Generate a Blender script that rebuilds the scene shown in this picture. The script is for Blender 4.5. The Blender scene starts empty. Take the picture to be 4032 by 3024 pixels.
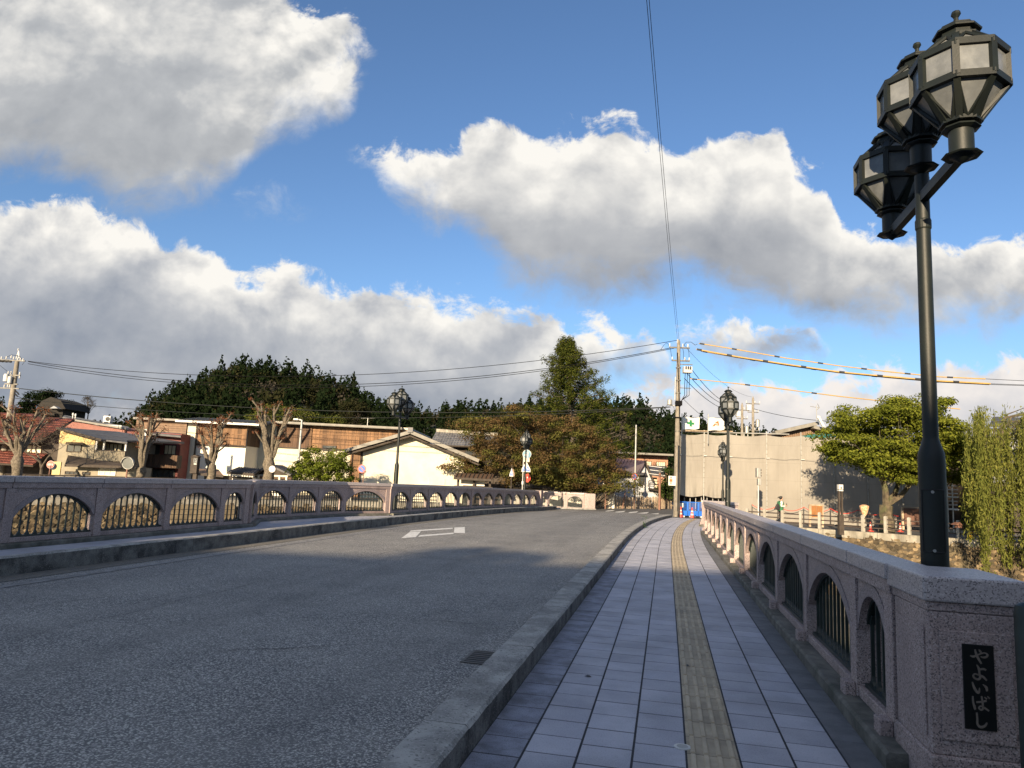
import bpy, bmesh, math, random
import numpy as np
from mathutils import Vector, Matrix
random.seed(7); RNG = np.random.default_rng(7)
R = math.radians
SC = bpy.context.scene
COL = SC.collection

# ------------------------------------------------------------------ camera
F_PX, PITCH, ROLL, EYE = 2795.0, R(7.77), 0.045, 1.55      # focal length in px of the 4032 px frame
cam = bpy.data.cameras.new('camera'); camo = bpy.data.objects.new('camera', cam); COL.objects.link(camo)
cam.sensor_fit = 'HORIZONTAL'; cam.sensor_width = 36.0; cam.lens = 36.0 * F_PX / 4032.0
cam.clip_start = 0.05; cam.clip_end = 6000
_fw = Vector((0, math.cos(PITCH), math.sin(PITCH))); _up0 = Vector((0, -math.sin(PITCH), math.cos(PITCH))); _rt0 = Vector((1, 0, 0))
_c, _s = math.cos(ROLL), math.sin(ROLL)
_up = _up0 * _c - _rt0 * _s; _rt = _rt0 * _c + _up0 * _s
camo.matrix_world = Matrix(((_rt.x, _up.x, -_fw.x, 0), (_rt.y, _up.y, -_fw.y, 0), (_rt.z, _up.z, -_fw.z, EYE), (0, 0, 0, 1)))
SC.camera = camo
SC.render.resolution_x, SC.render.resolution_y = 1024, 768
SC.view_settings.view_transform = 'Standard'; SC.view_settings.look = 'None'
SC.view_settings.gamma = 1.0; SC.view_settings.use_curve_mapping = False
SC.view_settings.exposure = 1.15
SC.cycles.max_bounces = 5; SC.cycles.diffuse_bounces = 3; SC.cycles.glossy_bounces = 2
SC.cycles.transmission_bounces = 3; SC.cycles.transparent_max_bounces = 6
SC.cycles.use_denoising = True

def ray(px, py):
    x = (px - 2016) / F_PX; y = (1512 - py) / F_PX
    xr = x * _c - y * _s; yu = x * _s + y * _c
    return Vector((xr, math.cos(PITCH) - yu * math.sin(PITCH), math.sin(PITCH) + yu * math.cos(PITCH)))
def at(px, py, Y):
    d = ray(px, py); return Vector((0, 0, EYE)) + d * (Y / d.y)
def X(px, py, Y): return at(px, py, Y).x
def Z(px, py, Y): return at(px, py, Y).z

SUN_EL, SUN_AZ = 15.0, 200.3          # low evening sun behind the camera, to its left
# ------------------------------------------------------------------ node helper
class NT:
    def __init__(s, tree): s.t = tree; s.n = tree.nodes; s.l = tree.links
    def new(s, typ, **kw):
        n = s.n.new(typ)
        for k, v in kw.items(): setattr(n, k, v)
        return n
    def put(s, sock, v):
        if v is None: return
        if isinstance(v, bpy.types.NodeSocket): s.l.new(v, sock)
        else: sock.default_value = v
    def m(s, op, a, b=None, c=None, clamp=False):
        n = s.new('ShaderNodeMath', operation=op, use_clamp=clamp)
        s.put(n.inputs[0], a); s.put(n.inputs[1], b); s.put(n.inputs[2], c); return n.outputs[0]
    def add(s, a, b): return s.m('ADD', a, b)
    def sub(s, a, b): return s.m('SUBTRACT', a, b)
    def mul(s, a, b): return s.m('MULTIPLY', a, b)
    def vm(s, op, a, b=None):
        n = s.new('ShaderNodeVectorMath', operation=op); s.put(n.inputs[0], a); s.put(n.inputs[1], b); return n.outputs[0]
    def comb(s, x, y, z=0.0):
        n = s.new('ShaderNodeCombineXYZ'); s.put(n.inputs[0], x); s.put(n.inputs[1], y); s.put(n.inputs[2], z); return n.outputs[0]
    def step(s, v, a, b, lo=0.0, hi=1.0):
        n = s.new('ShaderNodeMapRange', interpolation_type='SMOOTHSTEP')
        s.put(n.inputs['Value'], v); s.put(n.inputs['From Min'], a); s.put(n.inputs['From Max'], b)
        n.inputs['To Min'].default_value = lo; n.inputs['To Max'].default_value = hi; return n.outputs[0]
    def noise(s, vec, scale, detail=4, rough=.55, dist=0., lac=2.):
        n = s.new('ShaderNodeTexNoise'); s.put(n.inputs['Vector'], vec)
        n.inputs['Scale'].default_value = scale; n.inputs['Detail'].default_value = detail
        n.inputs['Roughness'].default_value = rough; n.inputs['Distortion'].default_value = dist; n.inputs['Lacunarity'].default_value = lac
        return n.outputs[0]
    def mix(s, f, a, b, blend='MIX'):
        n = s.new('ShaderNodeMix', data_type='RGBA', blend_type=blend)
        s.put(n.inputs[0], f)
        for k, v in ((6, a), (7, b)):
            if isinstance(v, (tuple, list)): v = (v[0], v[1], v[2], 1)
            s.put(n.inputs[k], v)
        return n.outputs[2]
    def ramp(s, f, stops):
        n = s.new('ShaderNodeValToRGB'); s.put(n.inputs[0], f); e = n.color_ramp.elements
        while len(e) < len(stops): e.new(0.5)
        for el, (p, c) in zip(e, stops): el.position = p; el.color = (c[0], c[1], c[2], 1)
        return n.outputs[0]
    def curve(s, v, pts):
        n = s.new('ShaderNodeFloatCurve'); s.put(n.inputs['Value'], v); c = n.mapping.curves[0]
        pts = sorted(pts)
        while len(c.points) < len(pts): c.points.new(0.5, 0.5)
        for p, (x, y) in zip(c.points, pts): p.location = (x, y); p.handle_type = 'AUTO'
        n.mapping.update(); return n.outputs[0]

# ------------------------------------------------------------------ sky
SKY_STRENGTH = 0.079
def build_world():
    w = bpy.data.worlds.new('World'); SC.world = w; w.use_nodes = True
    t = NT(w.node_tree); t.n.clear()
    out = t.new('ShaderNodeOutputWorld'); bg = t.new('ShaderNodeBackground'); t.l.new(bg.outputs[0], out.inputs[0])
    bg.inputs['Strength'].default_value = SKY_STRENGTH
    sky = t.new('ShaderNodeTexSky', sky_type='NISHITA'); sky.sun_disc = False
    sky.sun_elevation = R(SUN_EL); sky.sun_rotation = R(SUN_AZ); sky.altitude = 600
    sky.air_density = 1.0; sky.dust_density = 1.0; sky.ozone_density = 2.2
    tc = t.new('ShaderNodeTexCoord'); d = tc.outputs['Generated']
    sep = t.new('ShaderNodeSeparateXYZ'); t.l.new(d, sep.inputs[0]); dx, dy, dz = sep.outputs
    yy = t.m('MAXIMUM', dy, 0.06); U = t.m('DIVIDE', dx, yy); V = t.m('DIVIDE', dz, yy)
    front = t.step(dy, 0.1, 0.3)
    base = t.mix(1.0, sky.outputs[0], SKY_TINT, 'MULTIPLY')
    K = 1.0 / SKY_STRENGTH
    P = t.comb(U, V, 0.0)
    # shared noises
    def offs(v, o): return t.vm('ADD', v, o)
    Pw = t.vm('MULTIPLY', P, (1.0, 1.12, 1.0))
    nbig = t.noise(Pw, 3.2, 1, .5)
    nmid = t.noise(offs(Pw, (3.1, 7.7, 0)), 9.0, 3, .5, .0)
    nwx = t.noise(offs(Pw, (13.1, 1.7, 0)), 6.0, 2, .5)
    fine = t.noise(offs(Pw, (1.3, 4.4, 2.0)), 15.0, 7, .66, .35)
    # puffs: billowy relief lit from the upper left
    def puff(o): return t.noise(offs(Pw, o), 8.0, 5, .55, .15)
    p0 = puff((5.0, 5.0, 0)); p1 = puff((5.0 - .012, 5.0 + .035, 0)); rel = t.sub(p0, p1)
    p2 = t.noise(offs(Pw, (5.0, 5.0, 0)), 3.4, 1, .5); p3 = t.noise(offs(Pw, (5.0 - .03, 5.0 + .07, 0)), 3.4, 1, .5); rel2 = t.sub(p2, p3)
    UW = t.add(U, t.mul(t.sub(nwx, .5), .10)); VW = t.add(V, t.add(t.mul(t.sub(nbig, .5), .05), t.mul(t.sub(nmid, .5), .085)))
    UN = t.m('MULTIPLY_ADD', UW, 1 / 2.4, 0.5)          # -1.2..1.2 -> 0..1
    VN = VW
    def uv(pts): # photo positions (2212 px wide frame) -> curve points
        o = []
        for x, y in pts:
            r = ray(x * 1.8228, y * 1.8228); o.append(((r.x / r.y) / 2.4 + .5, max(0.0, min(1.6, r.z / r.y)) / 1.6))
        return o
    col = base
    def cloud(col, top, bot, wt=.018, wb=.06, hi=(.99, .96, .90), mid=(.60, .61, .635), lo=(.25, .28, .34), hh=.10, xl=None, xr=None, dens=1.0, gain=1.0, bright=0.0):
        T = t.mul(t.curve(UN, uv(top)), 1.6); B = t.mul(t.curve(UN, uv(bot)), 1.6)
        dt = t.sub(T, VN); db = t.sub(VN, B)
        fn = t.mul(t.sub(fine, .5), .14)
        a = t.mul(t.step(t.add(dt, fn), -.008, wt), t.step(t.add(db, t.mul(fn, .8)), -.01, wb))
        if xl is not None:
            r = ray(xl[0] * 1.8228, xl[1] * 1.8228); a = t.mul(a, t.step(t.add(UW, t.mul(fn, 1.2)), r.x / r.y - .01, r.x / r.y + .05))
        if xr is not None:
            r = ray(xr[0] * 1.8228, xr[1] * 1.8228); a = t.mul(a, t.step(t.add(UW, t.mul(fn, -1.2)), r.x / r.y + .015, r.x / r.y - .045))
        a = t.mul(a, dens)
        edge = t.m('POWER', 2.718, t.m('DIVIDE', t.m('MAXIMUM', dt, 0.0), -hh))
        b = t.add(t.mul(edge, .66), t.add(t.mul(t.mul(rel, 1.7 * gain), t.m('MULTIPLY_ADD', edge, 1.15, .12)), t.mul(rel2, .55 * gain)))
        b = t.add(b, t.mul(t.step(db, 0.0, .22), .18)); b = t.m('ADD', b, .10 + bright, clamp=True)
        sc = lambda c: tuple(v * K for v in c)
        cc = t.ramp(b, [(0.0, lo), (.42, mid), (.85, hi), (1.0, hi)])
        cc = t.vm('SCALE', cc); cc.node.inputs['Scale'].default_value = K * CLOUD_GAIN
        return t.mix(a, col, cc)
    # horizon cloud bank and layers, far ones first
    col = cloud(col, [(-600, 850), (0, 842), (600, 850), (1000, 850), (1340, 858), (1440, 838), (1600, 835), (1700, 852), (1800, 812), (1900, 800), (2000, 808), (2090, 785), (2212, 772), (2500, 740)],
                [(-600, 1200), (2800, 1250)], hi=(.95, .89, .84), mid=(.70, .69, .71), lo=(.44, .47, .53), hh=.10)
    col = cloud(col, [(1250, 790), (1430, 735), (1480, 700), (1570, 682), (1650, 705), (1730, 700), (1770, 740), (1800, 790)], [(1250, 800), (1430, 775), (1600, 790), (1760, 782), (1800, 790)],
                lo=(.34, .38, .45), mid=(.44, .47, .53), hh=.03, wt=.02, xl=(1430, 740), xr=(1775, 740))
    col = cloud(col, [(-700, 380), (0, 455), (60, 440), (170, 432), (240, 455), (330, 480), (390, 535), (440, 540), (520, 568), (600, 570), (650, 600), (720, 622), (790, 610), (850, 612), (950, 662), (1010, 668), (1100, 660), (1200, 700), (1280, 716), (1340, 740), (1400, 742), (1460, 800), (1500, 850)],
                [(-700, 1300), (0, 1250), (900, 1180), (1150, 1050), (1300, 900), (1500, 840)], lo=(.255, .295, .37), mid=(.53, .545, .575), hh=.115, bright=-.12, wb=.10, xr=(1490, 800))
    col = cloud(col, [(700, 340), (760, 345), (900, 330), (1000, 318), (1050, 262), (1130, 275), (1200, 295), (1270, 262), (1340, 252), (1400, 300), (1450, 335), (1500, 320), (1560, 298), (1640, 300), (1690, 290), (1720, 370), (1790, 405), (1810, 470), (1900, 500), (2000, 520), (2120, 498), (2212, 505), (2600, 480)],
                [(700, 350), (760, 352), (850, 440), (1000, 540), (1100, 612), (1200, 668), (1300, 660), (1450, 640), (1600, 670), (1700, 715), (1850, 735), (2000, 735), (2212, 720), (2600, 700)],
                hh=.13, lo=(.26, .285, .335), mid=(.52, .53, .55), gain=.85, xl=(765, 350), wb=.07)
    col = cloud(col, [(-900, -500), (0, -500), (480, -400), (560, -150), (640, -20), (700, 20), (760, 10), (800, 80), (840, 250)],
                [(-900, 420), (0, 395), (100, 400), (230, 462), (380, 478), (480, 450), (520, 380), (560, 335), (640, 305), (700, 300), (770, 225), (800, 150), (840, 60)],
                hh=.62, lo=(.33, .35, .385), mid=(.50, .515, .535), xr=(800, 150), wb=.09, gain=1.0, bright=-.10)
    col = cloud(col, [(480, 420), (560, 425), (600, 412), (640, 425), (670, 450)], [(480, 450), (560, 475), (620, 470), (670, 460)], xl=(505, 440), xr=(655, 440), dens=.55, lo=(.5, .53, .57), mid=(.62, .64, .66), wt=.06)
    # the rest of the sky: the same broken cumulus
    zz = t.m('MAXIMUM', dz, .05)
    G = t.comb(t.m('DIVIDE', dx, zz), t.m('DIVIDE', dy, zz), 0.0)
    g = t.noise(G, .55, 4, .55); g2 = t.noise(offs(G, (.25, .4, 0)), .55, 2, .55)
    ga = t.mul(t.step(g, .50, .62), t.step(dz, 0.0, .06))
    gc = t.ramp(t.m('ADD', .45, t.mul(t.sub(g, g2), 4.0), clamp=True), [(0, (.32, .35, .40)), (.5, (.55, .57, .60)), (1, (.95, .92, .88))])
    gc = t.vm('SCALE', gc); gc.node.inputs['Scale'].default_value = K * CLOUD_GAIN
    # inside the part of the sky with the described clouds the generic ones fade out
    inside = t.mul(t.mul(t.step(V, 1.25, 1.0), t.step(t.m('ABSOLUTE', U), 1.2, .95)), front)
    outc = t.mix(ga, base, gc)
    fin = t.mix(inside, outc, col)
    t.l.new(fin, bg.inputs['Color'])
CLOUD_GAIN = 0.445
SKY_TINT = (.74, .85, .99)
build_world()
sun = bpy.data.lights.new('sun', 'SUN'); sun.energy = 5.0; sun.angle = R(0.6); sun.color = (1.0, .79, .53)
suno = bpy.data.objects.new('sun', sun); COL.objects.link(suno)
_ld = Vector((-math.sin(R(SUN_AZ)) * math.cos(R(SUN_EL)), -math.cos(R(SUN_AZ)) * math.cos(R(SUN_EL)), -math.sin(R(SUN_EL))))
suno.rotation_euler = _ld.to_track_quat('-Z', 'Y').to_euler(); suno.location = (-40, -100, 40)

# ------------------------------------------------------------------ mesh helpers
class MB:
    def __init__(s): s.v = []; s.f = []
    def add(s, vs, fs):
        o = len(s.v); s.v += [tuple(v) for v in vs]; s.f += [tuple(i + o for i in f) for f in fs]; return s
    def box(s, x0, x1, y0, y1, z0, z1):
        return s.add([(x0, y0, z0), (x1, y0, z0), (x1, y1, z0), (x0, y1, z0), (x0, y0, z1), (x1, y0, z1), (x1, y1, z1), (x0, y1, z1)],
                     [(0, 3, 2, 1), (4, 5, 6, 7), (0, 1, 5, 4), (1, 2, 6, 5), (2, 3, 7, 6), (3, 0, 4, 7)])
    def beam(s, a, b, w, h=None, up=Vector((0, 0, 1))):
        a, b = Vector(a), Vector(b); h = h or w; d = (b - a).normalized()
        if abs(d.dot(up)) > .98: up = Vector((0, 1, 0))
        r = d.cross(up).normalized() * (w / 2); u = r.cross(d).normalized() * (h / 2)
        vs = [p + x * r + y * u for p in (a, b) for x, y in ((-1, -1), (1, -1), (1, 1), (-1, 1))]
        return s.add(vs, [(0, 1, 2, 3), (7, 6, 5, 4), (0, 4, 5, 1), (1, 5, 6, 2), (2, 6, 7, 3), (3, 7, 4, 0)])
    def tube(s, pts, rad, n=8, cap=True):
        pts = [Vector(p) for p in pts]; m = len(pts)
        if not isinstance(rad, (list, tuple)): rad = [rad] * m
        vs = []; ref = Vector((.123, .98, .2))
        for i, p in enumerate(pts):
            d = (pts[min(i + 1, m - 1)] - pts[max(i - 1, 0)]).normalized()
            q = ref if abs(d.dot(ref)) < .95 else Vector((1, 0, 0))
            a = d.cross(q).normalized(); b = d.cross(a)
            for k in range(n):
                t = 2 * math.pi * k / n; vs.append(p + (a * math.cos(t) + b * math.sin(t)) * rad[i])
        fs = [(i * n + k, i * n + (k + 1) % n, (i + 1) * n + (k + 1) % n, (i + 1) * n + k) for i in range(m - 1) for k in range(n)]
        if cap: fs += [tuple(range(n))[::-1], tuple((m - 1) * n + k for k in range(n))]
        return s.add(vs, fs)
    def lathe(s, prof, n=16, c=(0, 0), rot=0., z0=0.):
        vs = []
        for r, z in prof:
            for k in range(n):
                t = 2 * math.pi * k / n + rot; vs.append((c[0] + r * math.cos(t), c[1] + r * math.sin(t), z + z0))
        m = len(prof)
        fs = [(i * n + k, i * n + (k + 1) % n, (i + 1) * n + (k + 1) % n, (i + 1) * n + k) for i in range(m - 1) for k in range(n)]
        fs += [tuple(range(n))[::-1], tuple((m - 1) * n + k for k in range(n))]
        return s.add(vs, fs)
    def frame_ring(s, r, z, w, h, n=8, c=(0, 0), rot=0.):
        vs = []
        for rr_, zz in ((r - w, z - h / 2), (r, z - h / 2), (r, z + h / 2), (r - w, z + h / 2)):
            for k in range(n): t = 2 * math.pi * k / n + rot; vs.append((c[0] + rr_ * math.cos(t), c[1] + rr_ * math.sin(t), zz))
        return s.add(vs, [(i * n + k, i * n + (k + 1) % n, ((i + 1) % 4) * n + (k + 1) % n, ((i + 1) % 4) * n + k) for i in range(4) for k in range(n)])
    def prism(s, poly, vec):
        n = len(poly); vec = Vector(vec); vs = [Vector(p) for p in poly]; vs += [p + vec for p in vs]
        return s.add(vs, [tuple(range(n))[::-1], tuple(range(n, 2 * n))] + [(i, (i + 1) % n, n + (i + 1) % n, n + i) for i in range(n)])
    def quad(s, a, b, c, d): return s.add([a, b, c, d], [(0, 1, 2, 3)])
    def slab(s, a, b, c, d, th):         # four corners, thickness along the normal (downwards/backwards)
        a, b, c, d = map(Vector, (a, b, c, d)); n = (b - a).cross(d - a).normalized() * -th
        return s.prism([a, b, c, d], n)

ROOTS = {}
def setmat(me, m):
    for mm in (m if isinstance(m, (list, tuple)) else [m]): me.materials.append(mm)
def recalc(me):
    bm = bmesh.new(); bm.from_mesh(me); bmesh.ops.recalc_face_normals(bm, faces=bm.faces); bm.to_mesh(me); bm.free()
def mesh(name, mb, m, smooth=False, fix=True):
    me = bpy.data.meshes.new(name); me.from_pydata(mb.v, [], mb.f); setmat(me, m)
    if fix: recalc(me)
    if smooth:
        me.polygons.foreach_set('use_smooth', [True] * len(me.polygons)); me.set_sharp_from_angle(angle=R(38))
    return me
def link(name, me, parent=None):
    o = bpy.data.objects.new(name, me); COL.objects.link(o)
    if parent is not None: o.parent = parent
    return o
def mroot(loc, rz=0): return Matrix.Translation(Vector(loc)) @ Matrix.Rotation(rz, 4, 'Z')
def tag(o, label=None, cat=None, group=None, kind=None):
    if label: o['label'] = label
    if cat: o['category'] = cat
    if group: o['group'] = group
    if kind: o['kind'] = kind
    return o
def thing(name, label, cat, loc=(0, 0, 0), rz=0., group=None):
    o = bpy.data.objects.new(name, None); COL.objects.link(o); o.location = loc; o.rotation_euler = (0, 0, rz); o.empty_display_size = .2
    ROOTS[o.name] = mroot(loc, rz); return tag(o, label, cat, group)
def part(name, mb, m, parent, world=False, smooth=False, bevel=0., label=None, kind=None):
    """mesh child; world=True: the vertices are world coordinates and are moved into the thing's own frame"""
    if world:
        r = parent
        while r.parent is not None: r = r.parent
        inv = ROOTS[r.name].inverted() if r.name in ROOTS else Matrix()
        mb.v = [tuple(inv @ Vector(v)) for v in mb.v]
    o = link(name, mesh(name, mb, m, smooth), parent)
    if bevel: 
        b = o.modifiers.new('bevel', 'BEVEL'); b.width = bevel; b.segments = 2; b.limit_method = 'ANGLE'; b.angle_limit = R(40)
    if label: o['label'] = label
    if kind: o['kind'] = kind
    return o
def solo(name, mb, m, label, cat, base=None, smooth=False, bevel=0., group=None):
    """a thing that is a single mesh, vertices in world coordinates, origin at base"""
    b = Vector(base) if base is not None else Vector((sum(v[0] for v in mb.v) / len(mb.v), sum(v[1] for v in mb.v) / len(mb.v), min(v[2] for v in mb.v)))
    mb.v = [tuple(Vector(v) - b) for v in mb.v]
    o = link(name, mesh(name, mb, m, smooth)); o.location = b; ROOTS[o.name] = mroot(b)
    if bevel:
        q = o.modifiers.new('bevel', 'BEVEL'); q.width = bevel; q.segments = 2; q.limit_method = 'ANGLE'
    return tag(o, label, cat, group)
def struct(name, mb, m, smooth=False, parent=None):
    o = link(name, mesh(name, mb, m, smooth), parent)
    if parent is None: o['kind'] = 'structure'
    return o
def copy_tree(o, loc=None, rz=None, parent=None):
    c = o.copy(); COL.objects.link(c); c.parent = parent
    if loc is not None: c.location = loc
    if rz is not None: c.rotation_euler = (0, 0, rz)
    if parent is None: ROOTS[c.name] = mroot(c.location, c.rotation_euler.z)
    for ch in list(o.children): copy_tree(ch, parent=c)
    return c

# ------------------------------------------------------------------ materials
def mat(name, c, c2=None, scale=8., rough=.7, bump=0., bscale=None, metal=0., c3=None, s3=1.2, a3=.5, speck=None, spec=.5, detail=5, stain=None, island=0., stretch=None, space='Object', k2=(.35, .65)):
    m = bpy.data.materials.new(name); m.use_nodes = True; t = NT(m.node_tree); p = t.n['Principled BSDF']
    tc = t.new('ShaderNodeTexCoord'); v = tc.outputs['Object']
    if space == 'World': v = t.new('ShaderNodeNewGeometry').outputs['Position']
    if stretch: v = t.vm('MULTIPLY', v, stretch)
    col = (c[0], c[1], c[2], 1)
    if c2 is not None:
        col = t.mix(t.step(t.noise(v, scale, detail, .6), k2[0], k2[1]), c, c2)
    if c3 is not None:
        col = t.mix(t.mul(t.step(t.noise(t.vm('ADD', v, (7.3, 1.1, 3.7)), s3, 4, .6), .42, .68), a3), col, c3)
    if speck is not None:       # (scale, colour, amount, low, high)
        for sp in (speck if isinstance(speck, list) else [speck]):
            col = t.mix(t.mul(t.step(t.noise(t.vm('ADD', v, (sp[0] * .01, 2.2, 9.1)), sp[0], 2, .5), sp[3], sp[4]), sp[2]), col, sp[1])
    if stain is not None:       # vertical streaks of grime (scale, colour, amount)
        sv = t.vm('MULTIPLY', t.new('ShaderNodeNewGeometry').outputs['Position'], (1, 1, .12))
        col = t.mix(t.mul(t.step(t.noise(sv, stain[0], 6, .65), .46, .66), stain[2]), col, stain[1])
    if island:
        g = t.new('ShaderNodeNewGeometry'); oi = t.new('ShaderNodeObjectInfo')
        rr = t.m('FRACT', t.add(g.outputs['Random Per Island'], oi.outputs['Random']))
        f = t.m('MULTIPLY_ADD', rr, 2 * island, 1 - island); col = t.vm('MULTIPLY', col, t.comb(f, f, f))
    t.put(p.inputs['Base Color'], col)
    p.inputs['Roughness'].default_value = rough; p.inputs['Metallic'].default_value = metal; p.inputs['Specular IOR Level'].default_value = spec
    if bump:
        b = t.new('ShaderNodeBump'); b.inputs['Strength'].default_value = bump; b.inputs['Distance'].default_value = .02
        t.l.new(t.noise(v, bscale or scale * 2, 5, .65), b.inputs['Height']); t.l.new(b.outputs[0], p.inputs['Normal'])
    return m
def leafmat(name, a, b, trans=.35, rough=.6):
    m = bpy.data.materials.new(name); m.use_nodes = True; t = NT(m.node_tree); t.n.remove(t.n['Principled BSDF'])
    g = t.new('ShaderNodeNewGeometry'); col = t.ramp(g.outputs['Random Per Island'], [(0, a), (.55, tuple((x + y) / 2 for x, y in zip(a, b))), (1, b)])
    col = t.mix(t.step(t.noise(g.outputs['Position'], .9, 3, .5), .35, .65), t.mix(.35, col, (a[0] * .6, a[1] * .65, a[2] * .6)), col)
    d = t.new('ShaderNodeBsdfDiffuse'); tr = t.new('ShaderNodeBsdfTranslucent'); mx = t.new('ShaderNodeMixShader')
    t.put(d.inputs[0], col); t.put(tr.inputs[0], col); mx.inputs[0].default_value = trans
    t.l.new(d.outputs[0], mx.inputs[1]); t.l.new(tr.outputs[0], mx.inputs[2]); t.l.new(mx.outputs[0], t.n['Material Output'].inputs[0]); return m

M = {}
M['asphalt_old'] = mat('asphalt', (.135, .135, .132), (.185, .182, .172), 5., .85, 1.0, 110., c3=(.105, .105, .108), s3=.35, a3=.7, speck=[(62., (.36, .35, .33), .7, .56, .64), (58., (.035, .035, .037), .75, .60, .68), (140., (.42, .40, .37), .6, .58, .66)], space='World')
def asphalt():
    m = bpy.data.materials.new('worn_asphalt'); m.use_nodes = True; t = NT(m.node_tree); p = t.n['Principled BSDF']; v = t.new('ShaderNodeNewGeometry').outputs['Position']
    rot = t.new('ShaderNodeVectorRotate', rotation_type='Z_AXIS'); t.put(rot.inputs['Vector'], v); rot.inputs['Angle'].default_value = math.atan(.2215); lane = rot.outputs[0]
    bands = t.noise(t.vm('MULTIPLY', lane, (.75, .035, 1)), 1.0, 4, .6)         # wheel tracks along the carriageway
    patch = t.noise(v, .9, 5, .6)
    vo = t.new('ShaderNodeTexVoronoi'); t.put(vo.inputs['Vector'], v); vo.inputs['Scale'].default_value = 84.; sp = t.new('ShaderNodeSeparateColor'); t.l.new(vo.outputs['Color'], sp.inputs[0])
    base = t.mix(t.step(patch, .35, .65), (.10, .10, .103), (.16, .158, .152))
    amt = t.m('MULTIPLY_ADD', t.step(bands, .38, .62), .45, .62)
    stone = t.mul(t.step(sp.outputs[0], .34, .46), t.step(vo.outputs['Distance'], .72, .46))
    stcol = t.ramp(sp.outputs[1], [(0, (.24, .24, .232)), (.6, (.40, .392, .365)), (1, (.60, .58, .53))])
    col = t.mix(t.mul(stone, amt), base, stcol); gr = t.mul(stone, sp.outputs[1])
    col = t.mix(t.mul(t.step(t.noise(t.vm('ADD', v, (9., 4., 0)), .38, 4, .65), .55, .75), .35), col, (.07, .07, .072))     # old stains
    t.put(p.inputs['Base Color'], col); p.inputs['Roughness'].default_value = .8; p.inputs['Specular IOR Level'].default_value = .35
    b = t.new('ShaderNodeBump'); b.inputs['Strength'].default_value = .6; b.inputs['Distance'].default_value = .008; t.l.new(gr, b.inputs['Height']); t.l.new(b.outputs[0], p.inputs['Normal']); return m
M['asphalt'] = asphalt()
M['asphalt_dark'] = mat('asphalt_dark', (.07, .07, .072), (.10, .10, .098), 3., .85, .6, 120., space='World', speck=(120., (.2, .2, .19), .5, .6, .7))
M['tile'] = mat('paving_tile', (.345, .352, .41), (.405, .412, .465), 3., .7, .25, 140., speck=[(120., (.45, .46, .53), .5, .54, .66), (110., (.16, .17, .22), .5, .56, .68)], island=.10, space='World', c3=(.24, .245, .275), s3=1.6, a3=.6)
M['tile_dark'] = mat('paving_border', (.10, .105, .115), (.15, .155, .165), 5., .75, .3, 120., island=.1, space='World', speck=(150., (.22, .22, .24), .5, .56, .68))
M['joint'] = mat('joint_mortar', (.018, .019, .024), (.032, .033, .038), 20., .9, space='World')
M['tactile'] = mat('tactile_yellow', (.39, .325, .225), (.46, .385, .275), 6., .7, .25, 150., c3=(.27, .225, .16), s3=2., a3=.5, island=.08, space='World')
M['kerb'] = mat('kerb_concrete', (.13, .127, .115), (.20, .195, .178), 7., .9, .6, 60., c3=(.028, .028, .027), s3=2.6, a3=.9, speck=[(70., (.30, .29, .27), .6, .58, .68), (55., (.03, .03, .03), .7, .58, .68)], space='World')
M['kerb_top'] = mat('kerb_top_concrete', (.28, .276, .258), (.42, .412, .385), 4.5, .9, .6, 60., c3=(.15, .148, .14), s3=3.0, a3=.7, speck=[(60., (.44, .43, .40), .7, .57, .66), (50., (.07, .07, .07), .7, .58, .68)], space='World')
M['plinth'] = mat('mossy_concrete', (.12, .115, .10), (.19, .18, .155), 7., .9, .7, 60., c3=(.05, .055, .04), s3=2.4, a3=.8, space='World')
def granite(name, tones, rough, patch, stain=0., scale=150.):
    """crystals as cells of different tone, slow colour drift, rain streaks"""
    m = bpy.data.materials.new(name); m.use_nodes = True; t = NT(m.node_tree); p = t.n['Principled BSDF']; v = t.new('ShaderNodeNewGeometry').outputs['Position']
    vo = t.new('ShaderNodeTexVoronoi'); t.put(vo.inputs['Vector'], v); vo.inputs['Scale'].default_value = scale
    sp = t.new('ShaderNodeSeparateColor'); t.l.new(vo.outputs['Color'], sp.inputs[0])
    col = t.ramp(sp.outputs[0], [(0., tones[0]), (.16, tones[0]), (.22, tones[1]), (.62, tones[2]), (.86, tones[2]), (.93, tones[3])])
    col = t.mix(t.mul(t.step(t.noise(v, .8, 4, .6), .40, .68), .45), col, patch)
    if stain:
        col = t.mix(t.mul(t.step(t.noise(t.vm('MULTIPLY', v, (1, 1, .10)), 3.4, 6, .65), .46, .68), stain), col, tuple(c * .55 for c in patch))
    t.put(p.inputs['Base Color'], col); p.inputs['Roughness'].default_value = rough
    b = t.new('ShaderNodeBump'); b.inputs['Strength'].default_value = .12; b.inputs['Distance'].default_value = .004; t.l.new(sp.outputs[1], b.inputs['Height']); t.l.new(b.outputs[0], p.inputs['Normal']); return m
M['granite'] = granite('pink_granite', [(0.089, 0.072, 0.073), (0.305, 0.232, 0.218), (0.404, 0.313, 0.290), (0.546, 0.461, 0.436)], .65, (0.262, 0.201, 0.191), .45)
M['granite_dark'] = granite('honed_granite', [(0.080, 0.068, 0.071), (0.234, 0.188, 0.189), (0.302, 0.245, 0.244), (0.388, 0.331, 0.331)], .55, (0.205, 0.165, 0.168), .2)
M['granite_top'] = granite('coping_granite', [(.13, .115, .118), (.37, .325, .322), (.45, .40, .395), (.58, .53, .52)], .42, (.33, .29, .29))
M['green_metal'] = mat('dark_green_iron', (.012, .020, .018), (.020, .032, .028), 6., .42, .1, 40., space='World')
M['lamp_metal'] = mat('lamp_bronze_green', (.006, .009, .009), (.009, .013, .011), 5., .5, .06, 60., metal=.0, spec=.35, c3=(.015, .016, .013), s3=3., a3=.4)
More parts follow.
